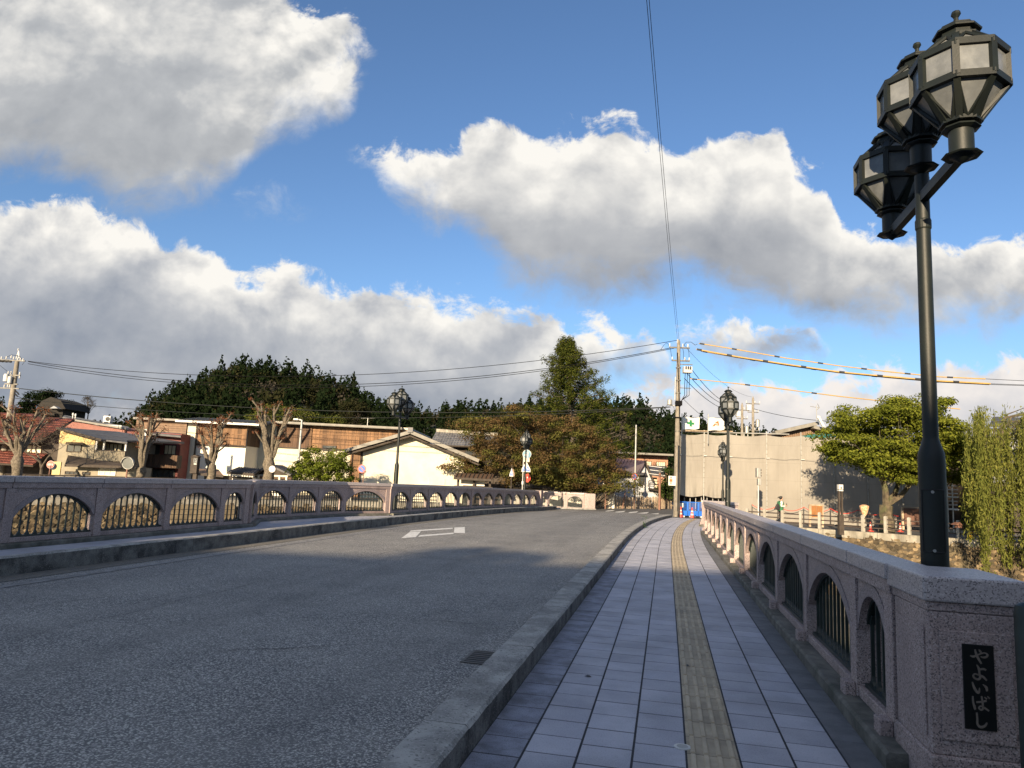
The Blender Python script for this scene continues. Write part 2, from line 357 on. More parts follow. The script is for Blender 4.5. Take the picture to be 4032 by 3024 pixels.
M['frost'] = mat('frosted_panel', (.135, .145, .152), (.19, .20, .203), 6., .2, .05, 30., c3=(.085, .092, .094), s3=5., a3=.6)
M['plaque'] = mat('black_stone', (.006, .007, .007), rough=.35)
M['letter'] = mat('brass_letter', (.20, .165, .135), (.26, .215, .18), 40., .5, metal=.3)
M['paint'] = mat('road_paint', (.62, .63, .62), (.74, .74, .72), 14., .7, c3=(.30, .30, .29), s3=9., a3=.45, space='World', speck=(130., (.25, .25, .25), .6, .62, .72))
M['paint_line'] = mat('worn_edge_line', (.30, .30, .295), (.20, .20, .2), 9., .8, c3=(.13, .13, .13), s3=5., a3=.8, space='World', speck=(150., (.1, .1, .1), .8, .5, .6))
M['soil'] = mat('gutter_dirt', (.17, .16, .14), (.11, .105, .095), 20., .95, .8, 120., space='World', speck=(160., (.33, .30, .25), .7, .56, .66))
M['iron'] = mat('cast_iron', (.055, .052, .048), (.09, .082, .074), 20., .6)
M['white'] = mat('white_metal', (.55, .55, .53), (.48, .48, .46), 5., .5)
M['ground'] = mat('town_ground', (.13, .12, .10), (.19, .17, .14), .8, .95, .3, 20., c3=(.10, .11, .06), s3=.3, a3=.6, space='World')
M['concrete'] = mat('weathered_concrete', (.25, .23, .19), (.36, .335, .28), 3., .9, .4, 30., c3=(.16, .15, .12), s3=1.5, a3=.6, stain=(3., (.08, .075, .06), .6), space='World')
M['conc_white'] = mat('pale_concrete', (.30, .28, .24), (.38, .36, .31), 5., .85, .2, 30., c3=(.30, .27, .22), s3=2., a3=.35, space='World')
M['steel'] = mat('galvanised_steel', (.30, .30, .285), (.38, .38, .36), 6., .5, metal=.5)
M['steel_dark'] = mat('weathered_steel', (.10, .10, .095), (.16, .155, .145), 6., .6, metal=.3)
M['pole_conc'] = mat('pole_concrete', (.16, .142, .115), (.23, .205, .168), 4., .85, .2, 30., space='World')
M['rubble'] = mat('rubble_stone', (.075, .054, .03), (.17, .128, .075), 5., .95, .9, 14., c3=(.05, .045, .028), s3=1.3, a3=.8, island=.6, space='World')
M['mortar'] = mat('wall_mortar', (.045, .037, .025), (.08, .065, .045), 3., .95, .5, 20., space='World')
M['black'] = mat('black_rubber', (.01, .01, .01), rough=.6)
M['wire'] = mat('cable_black', (.007, .007, .008), rough=.9, spec=.1)
M['wire_grey'] = mat('cable_grey', (.022, .025, .025), rough=.9, spec=.1)
M['yellow_sleeve'] = mat('yellow_cable_sleeve', (.42, .26, .06), (.36, .22, .06), 4., .5)
M['porcelain'] = mat('porcelain', (.5, .5, .48), rough=.3)
# ================================================================== THE BRIDGE
GZ = -0.345                                # street level on the far bank
def deck(Y):
    if Y < 18: return 0.
    if Y < 46: return -0.00033 * (Y - 18) ** 2
    t = min(1., (Y - 46) / 8.); return -0.2587 - 0.0185 * 8 * (t - t * t / 2) * 1.165
def gnd(px, py, z=GZ):
    d = ray(px, py); k = (z - EYE) / d.z; return Vector((d.x * k, d.y * k, z))
def xL(Y): return 1.31 + .2215 * (Y - 5.26) + (.00214 * (Y - 17) ** 2 if Y > 17 else 0)      # left edge of the tactile strip
def xLd(Y): return .2215 + (.00428 * (Y - 17) if Y > 17 else 0)
def walk(Y, off, dz=0.):                   # a point of the right pavement, off metres to the right of that edge
    d = xLd(Y); n = math.hypot(1, d); return Vector((xL(Y) + off / n, Y - off * d / n, deck(Y) + dz))
def xK(Y): return -6.63 + .2215 * (Y - 9.66) + (.00075 * (Y - 17) ** 2 if Y > 17 else 0)      # road face of the left kerb
def lk(Y, off, dz=0.):
    d = .2215 + (.0015 * (Y - 17) if Y > 17 else 0); n = math.hypot(1, d); return Vector((xK(Y) + off / n, Y - off * d / n, deck(Y) + dz))
def strip(f, offs, Y0, Y1, n):             # ribbon between two or more offsets
    mb = MB(); k = len(offs)
    for i in range(n + 1):
        y = Y0 + (Y1 - Y0) * i / n
        for o in offs: mb.v.append(tuple(f(y, *o)))
    mb.f = [(i * k + j, i * k + j + 1, (i + 1) * k + j + 1, (i + 1) * k + j) for i in range(n) for j in range(k - 1)]
    return mb
# arc length along the strip
_ys = np.linspace(-14, 46, 1201); _sl = np.concatenate([[0], np.cumsum(np.hypot(np.diff([xL(y) for y in _ys]), np.diff(_ys)))])
def y_at(s): return float(np.interp(s, _sl, _ys))
def s_at(y): return float(np.interp(y, _ys, _sl))

# road deck
mb = MB(); rows = [(-40 + i * 2.0) for i in range(0, 52)]
for y in rows:
    a = lk(y, -.05); b = walk(y, -1.40)
    for k in range(7):
        t = k / 6.; p = a.lerp(b, t); p.z = deck(p.y) - .004 + .0 * t; mb.v.append(tuple(p))
mb.f = [(i * 7 + j, i * 7 + j + 1, (i + 1) * 7 + j + 1, (i + 1) * 7 + j) for i in range(len(rows) - 1) for j in range(6)]
road = struct('road', mb, M['asphalt'])
# worn edge lines and gutter dirt
struct('road_edge_line', strip(lk, [(.62, .002), (.76, .002)], 2, 50, 60), M['paint_line'], parent=road)
struct('gutter_dirt', strip(lk, [(.0, .001), (.40, .0015)], 2, 51, 60), M['soil'], parent=road)
struct('gutter_dirt', strip(walk, [(-1.62, .001), (-1.50, .001)], -6, 42, 60), M['soil'], parent=road)
# crack along the carriageway seam
mk = MB()
for i in range(90):
    y = 5.0 + i * .22; o = 3.05 + .03 * math.sin(i * .9) + random.uniform(-.012, .012); w = random.uniform(.004, .010)
    a, b = lk(y, o, .0015), lk(y + .22, o + random.uniform(-.01, .01), .0015); mk.quad(a, a + Vector((w, 0, 0)), b + Vector((w, 0, 0)), b)
struct('road_crack', mk, M['joint'], parent=road)
for (ox, y0, ln, ang) in ((4.6, 7.2, 1.6, .25), (5.6, 9.4, 1.2, -.2), (2.0, 8.3, 1.0, 1.2), (5.9, 12.6, 1.5, .1), (1.6, 13.5, 2.2, 1.35), (4.2, 15.8, 1.4, .3)):
    mk = MB(); p0 = lk(y0, ox, .0016); k_ = int(ln / .12); q = p0.copy(); h_ = ang
    for i in range(k_):
        h_ += random.uniform(-.5, .5) * .5; n_ = q + Vector((math.cos(h_), math.sin(h_), 0)) * .12; h_ += (ang - h_) * .4; w = random.uniform(.003, .007) * (1 - abs(i / k_ - .5)); s_ = Vector((-math.sin(h_), math.cos(h_), 0)) * w
        mk.quad(q - s_, n_ - s_, n_ + s_, q + s_); q = n_
    struct('road_crack', mk, M['joint'], parent=road)
# outlined arrow head painted on the road
def road_poly(pts, z=.003): return [Vector((gnd(px, py, 0).x, gnd(px, py, 0).y, deck(gnd(px, py, 0).y) + z)) for px, py in pts]
def d6(x, y): return (1500 + x * .3617, 1900 + y * .3617)
arrow = thing('road_arrow', 'white outlined arrow head painted on the asphalt', 'road marking', (gnd(*d6(560, 540), 0).x, gnd(*d6(560, 540), 0).y, 0))
for q in ([(218, 608), (380, 595), (436, 532), (312, 540)], [(312, 536), (780, 503), (780, 490), (325, 522)], [(795, 548), (915, 552), (912, 482), (800, 488)], [(405, 592), (790, 560), (793, 545), (425, 574)]):
    part('painted_stroke', MB().add(road_poly([d6(*p) for p in q], .0035), [(0, 1, 2, 3)]), M['paint'], arrow, world=True)

# right kerb: separate stones
def kerb_stone(f, o0, o1, y0, y1, h, base=-.06, ch=.02, batter=0.):
    mb = MB(); n = 20; jt = lambda: random.uniform(-.005, .004)
    for i in range(n + 1):
        y = y0 + (y1 - y0) * i / n
        s = 1 if o1 > o0 else -1
        for o, z in ((o0, base), (o0 + s * batter, h - ch + jt()), (o0 + s * (ch + batter + jt()), h + jt() * .3), (o1 - s * (ch + jt()), h + jt() * .3), (o1, h - ch + jt()), (o1, base)): mb.v.append(tuple(f(y, o, z)))
    k = 6
    mb.f = [(i * k + j, i * k + (j + 1) % k, (i + 1) * k + (j + 1) % k, (i + 1) * k + j) for i in range(n) for j in range(k)]
    mb.f += [tuple(range(k)), tuple(n * k + j for j in range(k))[::-1]]
    return mb
kerb_r = thing('kerb', 'raised concrete kerb between the carriageway and the tiled pavement', 'kerb', tuple(walk(10, -1.35)))
y = -8.0
while y < 43.2:
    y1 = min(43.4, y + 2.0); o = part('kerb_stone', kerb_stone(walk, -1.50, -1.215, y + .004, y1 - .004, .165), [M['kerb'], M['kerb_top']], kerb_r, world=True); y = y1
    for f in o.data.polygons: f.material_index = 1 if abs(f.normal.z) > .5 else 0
kerb_l = thing('kerb', 'tall concrete kerb along the narrow left pavement', 'kerb', tuple(lk(15, -.1)))
y = 1.5
while y < 51.5:
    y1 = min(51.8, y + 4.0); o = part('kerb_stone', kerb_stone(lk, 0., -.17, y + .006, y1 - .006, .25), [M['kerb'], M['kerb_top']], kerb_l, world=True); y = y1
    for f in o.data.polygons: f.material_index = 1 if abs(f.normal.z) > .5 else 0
# small weed growing at the kerb
def weed(name, label, p, h, n, m, seed=1, spread=.1):
    r = random.Random(seed); mb = MB()
    for i in range(n):
        a = r.uniform(0, 6.28); z = p.z + h * r.random(); l = r.uniform(.03, .07)
        c = Vector((p.x + math.cos(a) * r.uniform(0, spread), p.y + math.sin(a) * r.uniform(0, spread), z)); t = Vector((math.cos(a), math.sin(a), r.uniform(-.2, .8))).normalized() * l; s = Vector((-math.sin(a), math.cos(a), 0)) * l * .5
        mb.add([c, c + t * .5 + s, c + t, c + t * .5 - s], [(0, 1, 2, 3)])
    t = thing(name, label, 'plant', tuple(p)); part('leaves', mb, m, t, world=True, kind='stuff'); return t
M['weed'] = leafmat('weed_leaf', (.05, .12, .02), (.16, .26, .05))
weed('weed', 'small green weed growing at the foot of the kerb', walk(27.5, -1.17, 0), .5, 60, M['weed'], 3, .13)

# right pavement: bed, tiles, tactile blocks, border
pave = struct('pavement', strip(walk, [(-1.22, -.0025), (1.16, -.0025)], -8, 45.5, 200), M['joint'])
ROW = .303; s0 = s_at(2.6); rows_n = int((s_at(43.5) - s0) / ROW)
cols = [(-1.21, -.935), (-.921, -.626), (-.612, -.317), (-.303, -.009), (.309, .603), (.617, .912)]
def tile_mb(mbt, yA, yB, o0, o1, top=.0, bot=-.02, ch=.0015, jz=0.):
    a, b, c, d = (walk(yA, o0), walk(yA, o1), walk(yB, o1), walk(yB, o0)); cen = (a + b + c + d) / 4; vs = []
    for z, k in ((bot, 0), (top - ch + jz, 0), (top + jz, ch)):
        for p in (a, b, c, d): q = p + (cen - p).normalized() * k; vs.append((q.x, q.y, q.z + z))
    return mbt.add(vs, [(0, 1, 5, 4), (1, 2, 6, 5), (2, 3, 7, 6), (3, 0, 4, 7), (4, 5, 9, 8), (5, 6, 10, 9), (6, 7, 11, 10), (7, 4, 8, 11), (8, 9, 10, 11)])
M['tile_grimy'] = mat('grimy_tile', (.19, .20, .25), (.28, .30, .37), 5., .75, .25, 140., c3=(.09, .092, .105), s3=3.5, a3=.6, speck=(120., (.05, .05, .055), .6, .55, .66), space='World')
M['tactile_base'] = mat('tactile_base', (.34, .287, .203), (.41, .345, .247), 7., .8, .25, 150., c3=(.17, .145, .105), s3=3., a3=.6, island=.1, space='World')
rest = MB(); count = 0
for r_ in range(rows_n):
    for ci, (o0, o1) in enumerate(cols):
        sh = [.0, .11, .03, .16, .07, .19][ci]
        yA, yB = y_at(s0 + r_ * ROW + sh), y_at(s0 + (r_ + 1) * ROW + sh - .014); jz = random.uniform(-.0008, .0008)
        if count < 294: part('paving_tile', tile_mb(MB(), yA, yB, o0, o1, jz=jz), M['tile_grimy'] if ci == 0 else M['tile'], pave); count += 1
        else: tile_mb(rest, yA, yB, o0, o1, jz=jz)
part('far_paving_tiles', rest, M['tile'], pave, kind='stuff')
for r_ in range(rows_n):
    sh = .09; yA, yB = y_at(s0 + r_ * ROW + sh), y_at(s0 + (r_ + 1) * ROW + sh - .010)
    mbt = tile_mb(MB(), yA, yB, .003, .297, .0)
    for k in range(4):
        o = .0375 + k * .075; a, b, c, d = walk(yA, o - .016), walk(yA, o + .016), walk(yB, o + .016), walk(yB, o - .016)
        u = (d - a) * .035; w = Vector((.005, 0, 0))
        mbt.add([a + u, b + u, c - u, d - u] + [p + Vector((0, 0, .008)) + e for p, e in ((a + u * 1.3, w), (b + u * 1.3, -w), (c - u * 1.3, -w), (d - u * 1.3, w))], [(0, 1, 5, 4), (1, 2, 6, 5), (2, 3, 7, 6), (3, 0, 4, 7), (4, 5, 6, 7)])
    o = part('tactile_block', mbt, [M['tactile_base'], M['tactile']], pave)
    for f in o.data.polygons:
        if f.center.z > deck(f.center.y) + .002: f.material_index = 1
y = 2.0
while y < 27:
    part('border_slab', tile_mb(MB(), y, y + .595, .926, 1.17), M['tile_dark'], pave); y += .60
part('far_border', strip(walk, [(.926, -.001), (1.9, -.001)], 27, 45.5, 20), M['tile'], pave)
# round survey marker, manhole rim, drain grate
mk = thing('survey_marker', 'small round white marker disc set beside the tactile strip', 'marker', (1.13, 4.55, .0))
part('disc', MB().lathe([(.052, 0), (.052, .004), (.046, .006)], 28), M['white'], mk, smooth=True)
part('ring', MB().lathe([(.034, .0061), (.034, .0072), (.030, .0072)], 28), M['steel'], mk)
part('ring', MB().lathe([(.018, .0073), (.018, .0083), (.014, .0083)], 28), M['steel'], mk)
mk = thing('manhole_cover', 'black round cover at the bottom edge of the picture, in the tactile strip', 'cover', (1.12, 3.98, .0))
part('rim', MB().lathe([(.11, 0), (.11, .008), (.095, .012), (.09, .006)], 32), M['iron'], mk, smooth=True)
part('lid', MB().lathe([(.088, .001), (.088, .009), (.08, .010)], 32), M['iron'], mk, smooth=True)
gr = thing('drain_grate', 'dark iron drain grate in the gutter beside the kerb', 'drain grate', (*walk(6.15, -1.66)[:2], .0), -math.atan(.2215))
part('pit', MB().box(-.17, .17, -.22, .22, .0, .002), M['black'], gr)
fr = MB().box(-.18, .18, -.23, -.20, .0, .006).box(-.18, .18, .20, .23, .0, .006).box(-.18, -.155, -.20, .20, .0, .006).box(.155, .18, -.20, .20, .0, .006)
part('frame', fr, M['iron'], gr)
for k in range(6): part('grate_bar', MB().box(-.153, .153, -.175 + k * .065, -.15 + k * .065, .0025, .0065), M['iron'], gr)
for i, (px, py, lab) in enumerate(((2559, 2335, 'dark dry leaf on the pavement left of the tactile strip, farther'), (2316, 2665, 'dark dry leaf on the pavement near the kerb'), (2710, 2622, 'small dark leaf lying on the tactile strip'))):
    p = gnd(px, py, .002); a = i * 1.3
    mb = MB(); pts = [(0, -.03), (.012, -.012), (.014, .008), (0, .034), (-.013, .01), (-.011, -.012)]
    mb.add([(p.x + x * math.cos(a) - y_ * math.sin(a), p.y + x * math.sin(a) + y_ * math.cos(a), .004 + abs(x) * .6) for x, y_ in pts] + [(p.x, p.y, .003)], [(k, (k + 1) % 6, 6) for k in range(6)])
    solo('dry_leaf', mb, M['iron'], lab, 'leaf', base=p)

# left pavement
struct('left_pavement', strip(lk, [(-2.6, .17), (-.17, .17)], 1.5, 52, 60), M['tile'])

# ------------------------------------------------------------------ balustrades
BAR = {}
def bar_mesh(h, w):
    key = (round(h, 2), round(w, 2))
    if key not in BAR:
        h_, w_ = key; t = .012; b = .0105; prof = [(w_ / 2, 0), (w_ * .32, .012), (w_ * .17, .035), (b, .07), (b, h_ - .07), (w_ * .17, h_ - .035), (w_ * .34, h_ - .012), (w_ / 2, h_)]
        mb = MB(); n = len(prof); vs = []
        for yy in (-t, t): vs += [(x, yy, z) for x, z in prof] + [(-x, yy, z) for x, z in prof]
        fs = []
        for i in range(n - 1):
            fs += [(i, i + 1, n + i + 1, n + i), (2 * n + i, 3 * n + i, 3 * n + i + 1, 2 * n + i + 1), (i, 2 * n + i, 2 * n + i + 1, i + 1), (n + i, n + i + 1, 3 * n + i + 1, 3 * n + i)]
        mb.add(vs, fs); BAR[key] = mesh('baluster', mb, M['green_metal'])
    return BAR[key]
def balustrade(root, nodes, H, side, feet=True, post_w=.17, coping=True, bars_from=0, end_posts=(True, True), nbar=None):
    """nodes: plan positions of the posts (x, y, z of the base). side=+1: the walkers' face is on the left of the direction of travel"""
    ct = .185; thick = .17
    for i in range(len(nodes) - 1):
        A, B = Vector(nodes[i]), Vector(nodes[i + 1]); d = Vector((B.x - A.x, B.y - A.y, 0)); L = d.length; d.normalize(); nrm = Vector((-d.y, d.x, 0)) * side
        rz = math.atan2(d.y, d.x)
        def P(s, tt, h): return A + d * s + nrm * tt + Vector((0, 0, (B.z - A.z) * s / L + h))
        # t: 0 = back face, thick = front face
        if i > 0 or end_posts[0] or True:
            pm = MB(); hw = post_w / 2
            vs = [P(s_, tt, h) for h in (0, H - ct) for s_, tt in ((-hw, 0), (hw, 0), (hw, thick + .01), (-hw, thick + .01))]
            part('post', pm.add(vs, [(0, 1, 2, 3), (4, 5, 6, 7), (0, 1, 5, 4), (1, 2, 6, 5), (2, 3, 7, 6), (3, 0, 4, 7)]), M['granite'], root, world=True, bevel=.006)
            if feet:
                vs = [P(s_, tt, h) for h in (-.02, .09) for s_, tt in ((-hw * .8, thick + .012), (hw * .8, thick + .012), (hw * .8, thick + .09), (-hw * .8, thick + .09))]
                part('foot_block', MB().add(vs, [(0, 1, 2, 3), (4, 5, 6, 7), (0, 1, 5, 4), (1, 2, 6, 5), (2, 3, 7, 6), (3, 0, 4, 7)]), M['granite'], root, world=True, bevel=.006)
        # arch panel
        hw = post_w / 2 + .006; s0_, s1_ = hw, L - hw; mid = L / 2; a = (s1_ - s0_) / 2 - .035; crown = H - ct - .095; spring = H - ct - min(.42, .20 + .12 * L)
        NA = 18; rise = crown - spring; RC = (a * a + rise * rise) / (2 * rise); half = math.asin(min(1., a / RC)); zc = crown - RC
        arc = [(mid + RC * math.sin(-half + 2 * half * k / NA), zc + RC * math.cos(-half + 2 * half * k / NA)) for k in range(NA + 1)]
        top = H - ct
        ou = [(s0_ + (s1_ - s0_) * k / NA, top) for k in range(NA + 1)]
        inn = [(s0_, spring - .07)] + arc[1:-1] + [(s1_, spring - .07)]
        vs = [P(x, tt, h) for tt in (.02, thick - .012) for (x, h) in ou + inn]; n1 = NA + 1; fs = []
        for k in range(NA):
            fs += [(k, k + 1, n1 + k + 1, n1 + k), (2 * n1 + k, 3 * n1 + k, 3 * n1 + k + 1, 2 * n1 + k + 1), (n1 + k, n1 + k + 1, 3 * n1 + k + 1, 3 * n1 + k), (k, 2 * n1 + k, 2 * n1 + k + 1, k + 1)]
        fs += [(0, n1, 3 * n1, 2 * n1), (NA, 2 * n1 + NA, 3 * n1 + NA, n1 + NA)]
        pan = part('arch_panel', MB().add(vs, fs), M['granite'], root, world=True)
        # honed ring round the arch
        ro = [(mid + (RC + .088) * math.sin(-half + 2 * half * k / NA), zc + (RC + .088) * math.cos(-half + 2 * half * k / NA)) for k in range(NA + 1)]
        ro = [(min(max(x, s0_ + .001), s1_ - .001), h) for x, h in ro]; ri = [(x, h) for x, h in arc]
        ri[0] = (s0_ + .001, spring - .068); ri[-1] = (s1_ - .001, spring - .068)
        vs = [P(x, tt, h) for tt in (thick - .0115, thick - .005) for (x, h) in ro + ri]; fs = []
        for k in range(NA):
            fs += [(2 * n1 + k, 3 * n1 + k, 3 * n1 + k + 1, 2 * n1 + k + 1), (n1 + k, n1 + k + 1, 3 * n1 + k + 1, 3 * n1 + k), (k, 2 * n1 + k, 2 * n1 + k + 1, k + 1)]
        part('arch_ring', MB().add(vs, fs), M['granite_dark'], pan, world=True)
        # iron arch liner, sill and bars
        ro = [(x, h) for x, h in arc]; ri = [(mid + (x - mid) * .955, h - .022) for x, h in arc]
        vs = [P(x, tt, h) for tt in (.055, .115) for (x, h) in ro + ri]; fs = []
        for k in range(NA):
            fs += [(k, k + 1, n1 + k + 1, n1 + k), (2 * n1 + k, 3 * n1 + k, 3 * n1 + k + 1, 2 * n1 + k + 1), (n1 + k, n1 + k + 1, 3 * n1 + k + 1, 3 * n1 + k)]
        part('iron_arch', MB().add(vs, fs), M['green_metal'], root, world=True)
        vs = [P(s_, tt, h) for h in (0., .075) for s_, tt in ((s0_, .02), (s1_, .02), (s1_, thick - .004), (s0_, thick - .004))]
        part('bottom_rail', MB().add(vs, [(0, 1, 2, 3), (4, 5, 6, 7), (0, 1, 5, 4), (1, 2, 6, 5), (2, 3, 7, 6), (3, 0, 4, 7)]), M['granite'], root, world=True, bevel=.006)
        sx0, sx1 = s0_ + .005, s1_ - .005
        vs = [P(s_, tt, h) for h in (.0755, .105) for s_, tt in ((sx0, .045), (sx1, .045), (sx1, .125), (sx0, .125))]
        part('iron_sill', MB().add(vs, [(0, 1, 2, 3), (4, 5, 6, 7), (0, 1, 5, 4), (1, 2, 6, 5), (2, 3, 7, 6), (3, 0, 4, 7)]), M['green_metal'], root, world=True)
        nb = nbar or max(5, round((s1_ - s0_) / .140)); sp = (s1_ - s0_) / nb
        for k in range(nb):
            x = s0_ + (k + .5) * sp; th = zc + math.sqrt(max(1e-4, RC * RC - (x - mid) ** 2)) - .012
            if x < mid - a or x > mid + a: th = spring - .03
            o = link('baluster', bar_mesh(th - .1, sp * .98), root)
            p = ROOTS[root.name].inverted() @ P(x, .085, .1); o.location = p; o.rotation_euler = (0, 0, rz - root.rotation_euler.z)
        # coping: lower band and cap
        if coping:
            for nm, t0, t1, h0, h1, m_, bv in (('lintel_stone', -.015, thick + .022, H - ct, H - ct + .085, M['granite'], .005), ('coping_stone', -.045, thick + .045, H - ct + .086, H, M['granite_top'], .010)):
                g = .006; e0 = -hw if i == 0 else 0.
                vs = [P(s_, tt, h) for h in (h0, h1) for s_, tt in ((g + e0, t0), (L - g + (hw if i == len(nodes) - 2 else 0), t0), (L - g + (hw if i == len(nodes) - 2 else 0), t1), (g + e0, t1))]
                part(nm, MB().add(vs, [(0, 1, 2, 3), (4, 5, 6, 7), (0, 1, 5, 4), (1, 2, 6, 5), (2, 3, 7, 6), (3, 0, 4, 7)]), m_, root, world=True, bevel=bv)
    A = Vector(nodes[-1]); d = (Vector(nodes[-1]) - Vector(nodes[-2])); d.z = 0; d.normalize(); nrm = Vector((-d.y, d.x, 0)) * side; hw = post_w / 2
    vs = [A + d * s_ + nrm * tt + Vector((0, 0, h)) for h in (0, H - ct) for s_, tt in ((-hw, 0), (hw, 0), (hw, thick + .01), (-hw, thick + .01))]
    part('post', MB().add(vs, [(0, 1, 2, 3), (4, 5, 6, 7), (0, 1, 5, 4), (1, 2, 6, 5), (2, 3, 7, 6), (3, 0, 4, 7)]), M['granite'], root, world=True, bevel=.006)
def plinth(root, nodes, side, w0=-.10, w1=.32, h=.10, cut=.02):
    for i in range(len(nodes) - 1):
        A, B = Vector(nodes[i]), Vector(nodes[i + 1]); d = Vector((B.x - A.x, B.y - A.y, 0)).normalized(); nrm = Vector((-d.y, d.x, 0)) * side
        vs = []
        for p in (A, B):
            for tt, z in ((w0, -h - .05), (w0, -.001), (w1 - cut, -.001), (w1, -.02), (w1, -h - .05)): vs.append(p + nrm * tt + Vector((0, 0, z)))
        part('plinth', MB().add(vs, [(k, (k + 1) % 5, 5 + (k + 1) % 5, 5 + k) for k in range(5)] + [(0, 1, 2, 3, 4), (5, 6, 7, 8, 9)]), M['plinth'], root, world=True)

# right balustrade: back face line; front face passes x = 3.24 + .2205 (Y - 8.2)
RD = Vector((.2205, 1, 0)).normalized(); RN = Vector((-RD.y, RD.x, 0))        # RN points to the walkers
def rr(y, back=.175, z=.10): 
    p = Vector((3.24 + .2205 * (y - 8.2), y, 0)) - RN * back; return Vector((p.x, p.y, z + deck(y)))
rail_r = thing('stone_balustrade', 'pink granite balustrade with arched iron grilles beside the tiled pavement', 'balustrade', tuple(rr(12)))
H_R = 1.04
ys = [4.66] + [5.53 + 1.87 * k for k in range(0, 12)]
nod = [rr(y) for y in ys]
balustrade(rail_r, nod, H_R, 1)
plinth(rail_r, [rr(4.3), rr(12), rr(19), rr(ys[-1] + .1)], 1, w1=.31)
# outlook bay and the stretch beyond it
b0 = rr(ys[-1] + .35); bay = [b0, b0 - RN * 1.1 + RD * 1.0, b0 - RN * 1.1 + RD * 4.2, b0 + RD * 5.4 + Vector((.2, 0, 0))]
bay += [bay[-1] + (RD + Vector((.06, 0, 0))) * 1.9 * k for k in range(1, 6)]
for p in bay: p.z = .10 + deck(p.y)
balustrade(rail_r, bay, H_R, 1, nbar=6)
plinth(rail_r, bay, 1, w1=.31)
# end pier with the name plaque
A0 = rr(3.97, 0, 0); pier = MB()
def pz(s, t_, z): p = A0 + RD * s - RN * t_; return (p.x, p.y, z)
def pier_box(s0_, s1_, t0, t1, z0, z1): return MB().add([pz(s, t_, z) for z in (z0, z1) for s, t_ in ((s0_, t0), (s1_, t0), (s1_, t1), (s0_, t1))], [(0, 1, 2, 3), (4, 5, 6, 7), (0, 1, 5, 4), (1, 2, 6, 5), (2, 3, 7, 6), (3, 0, 4, 7)])
part('pier_base', pier_box(-.014, .59, -.014, .475, -.1, .22), M['granite'], rail_r, world=True, bevel=.012)
part('pier_shaft', pier_box(.0, .57, .0, .46, .22, .955), M['granite'], rail_r, world=True, bevel=.008)
part('pier_side_panel', pier_box(.05, .50, -.010, .0, .30, .86), M['granite'], rail_r, world=True, bevel=.004)
part('pier_end_panel', pier_box(-.010, .0, .05, .40, .30, .86), M['granite'], rail_r, world=True, bevel=.004)
part('pier_lintel', pier_box(-.004, .60, -.004, .465, .957, 1.005), M['granite'], rail_r, world=True, bevel=.006)
part('pier_cap', pier_box(-.024, .64, -.024, .49, 1.006, 1.14), M['granite_top'], rail_r, world=True, bevel=.012)
# plaque with the bridge's name in brush hiragana
PW, PH, pc, ptop = .15, .43, .232, .80
pl = part('name_plaque', pier_box(-.018, -.0105, pc - PW / 2, pc + PW / 2, ptop - PH, ptop), M['plaque'], rail_r, world=True, bevel=.002)
strokes = [[(278, 388, 14), (330, 402, 26), (400, 372, 16), (480, 348, 14), (526, 372, 20), (515, 405, 26), (470, 416, 22), (430, 404, 10)], [(405, 295, 10), (425, 325, 26), (440, 350, 10)], [(350, 295, 16), (365, 360, 26), (400, 440, 26), (440, 512, 20)],
    [(420, 596, 22), (470, 590, 26), (505, 608, 20)], [(372, 526, 12), (400, 580, 26), (410, 660, 22), (420, 715, 26), (395, 745, 24), (345, 730, 24), (322, 690, 22), (345, 664, 16), (400, 680, 20), (460, 706, 26), (514, 762, 20)],
    [(308, 785, 14), (330, 860, 28), (365, 925, 30), (395, 945, 26), (408, 905, 18), (408, 870, 6)], [(456, 820, 10), (505, 865, 30), (515, 922, 22)],
    [(312, 996, 18), (318, 1090, 24), (345, 1192, 24), (345, 1130, 8)], [(362, 1086, 22), (430, 1080, 20), (508, 1064, 24)], [(436, 996, 18), (452, 1100, 22), (455, 1180, 22), (425, 1200, 22), (398, 1168, 18), (430, 1144, 16), (490, 1178, 24), (540, 1216, 20)], [(478, 1010, 12), (512, 1038, 18)], [(520, 998, 12), (552, 1030, 18)],
    [(366, 1240, 22), (374, 1340, 26), (376, 1410, 26), (420, 1455, 30), (480, 1436, 28), (510, 1386, 16)]]
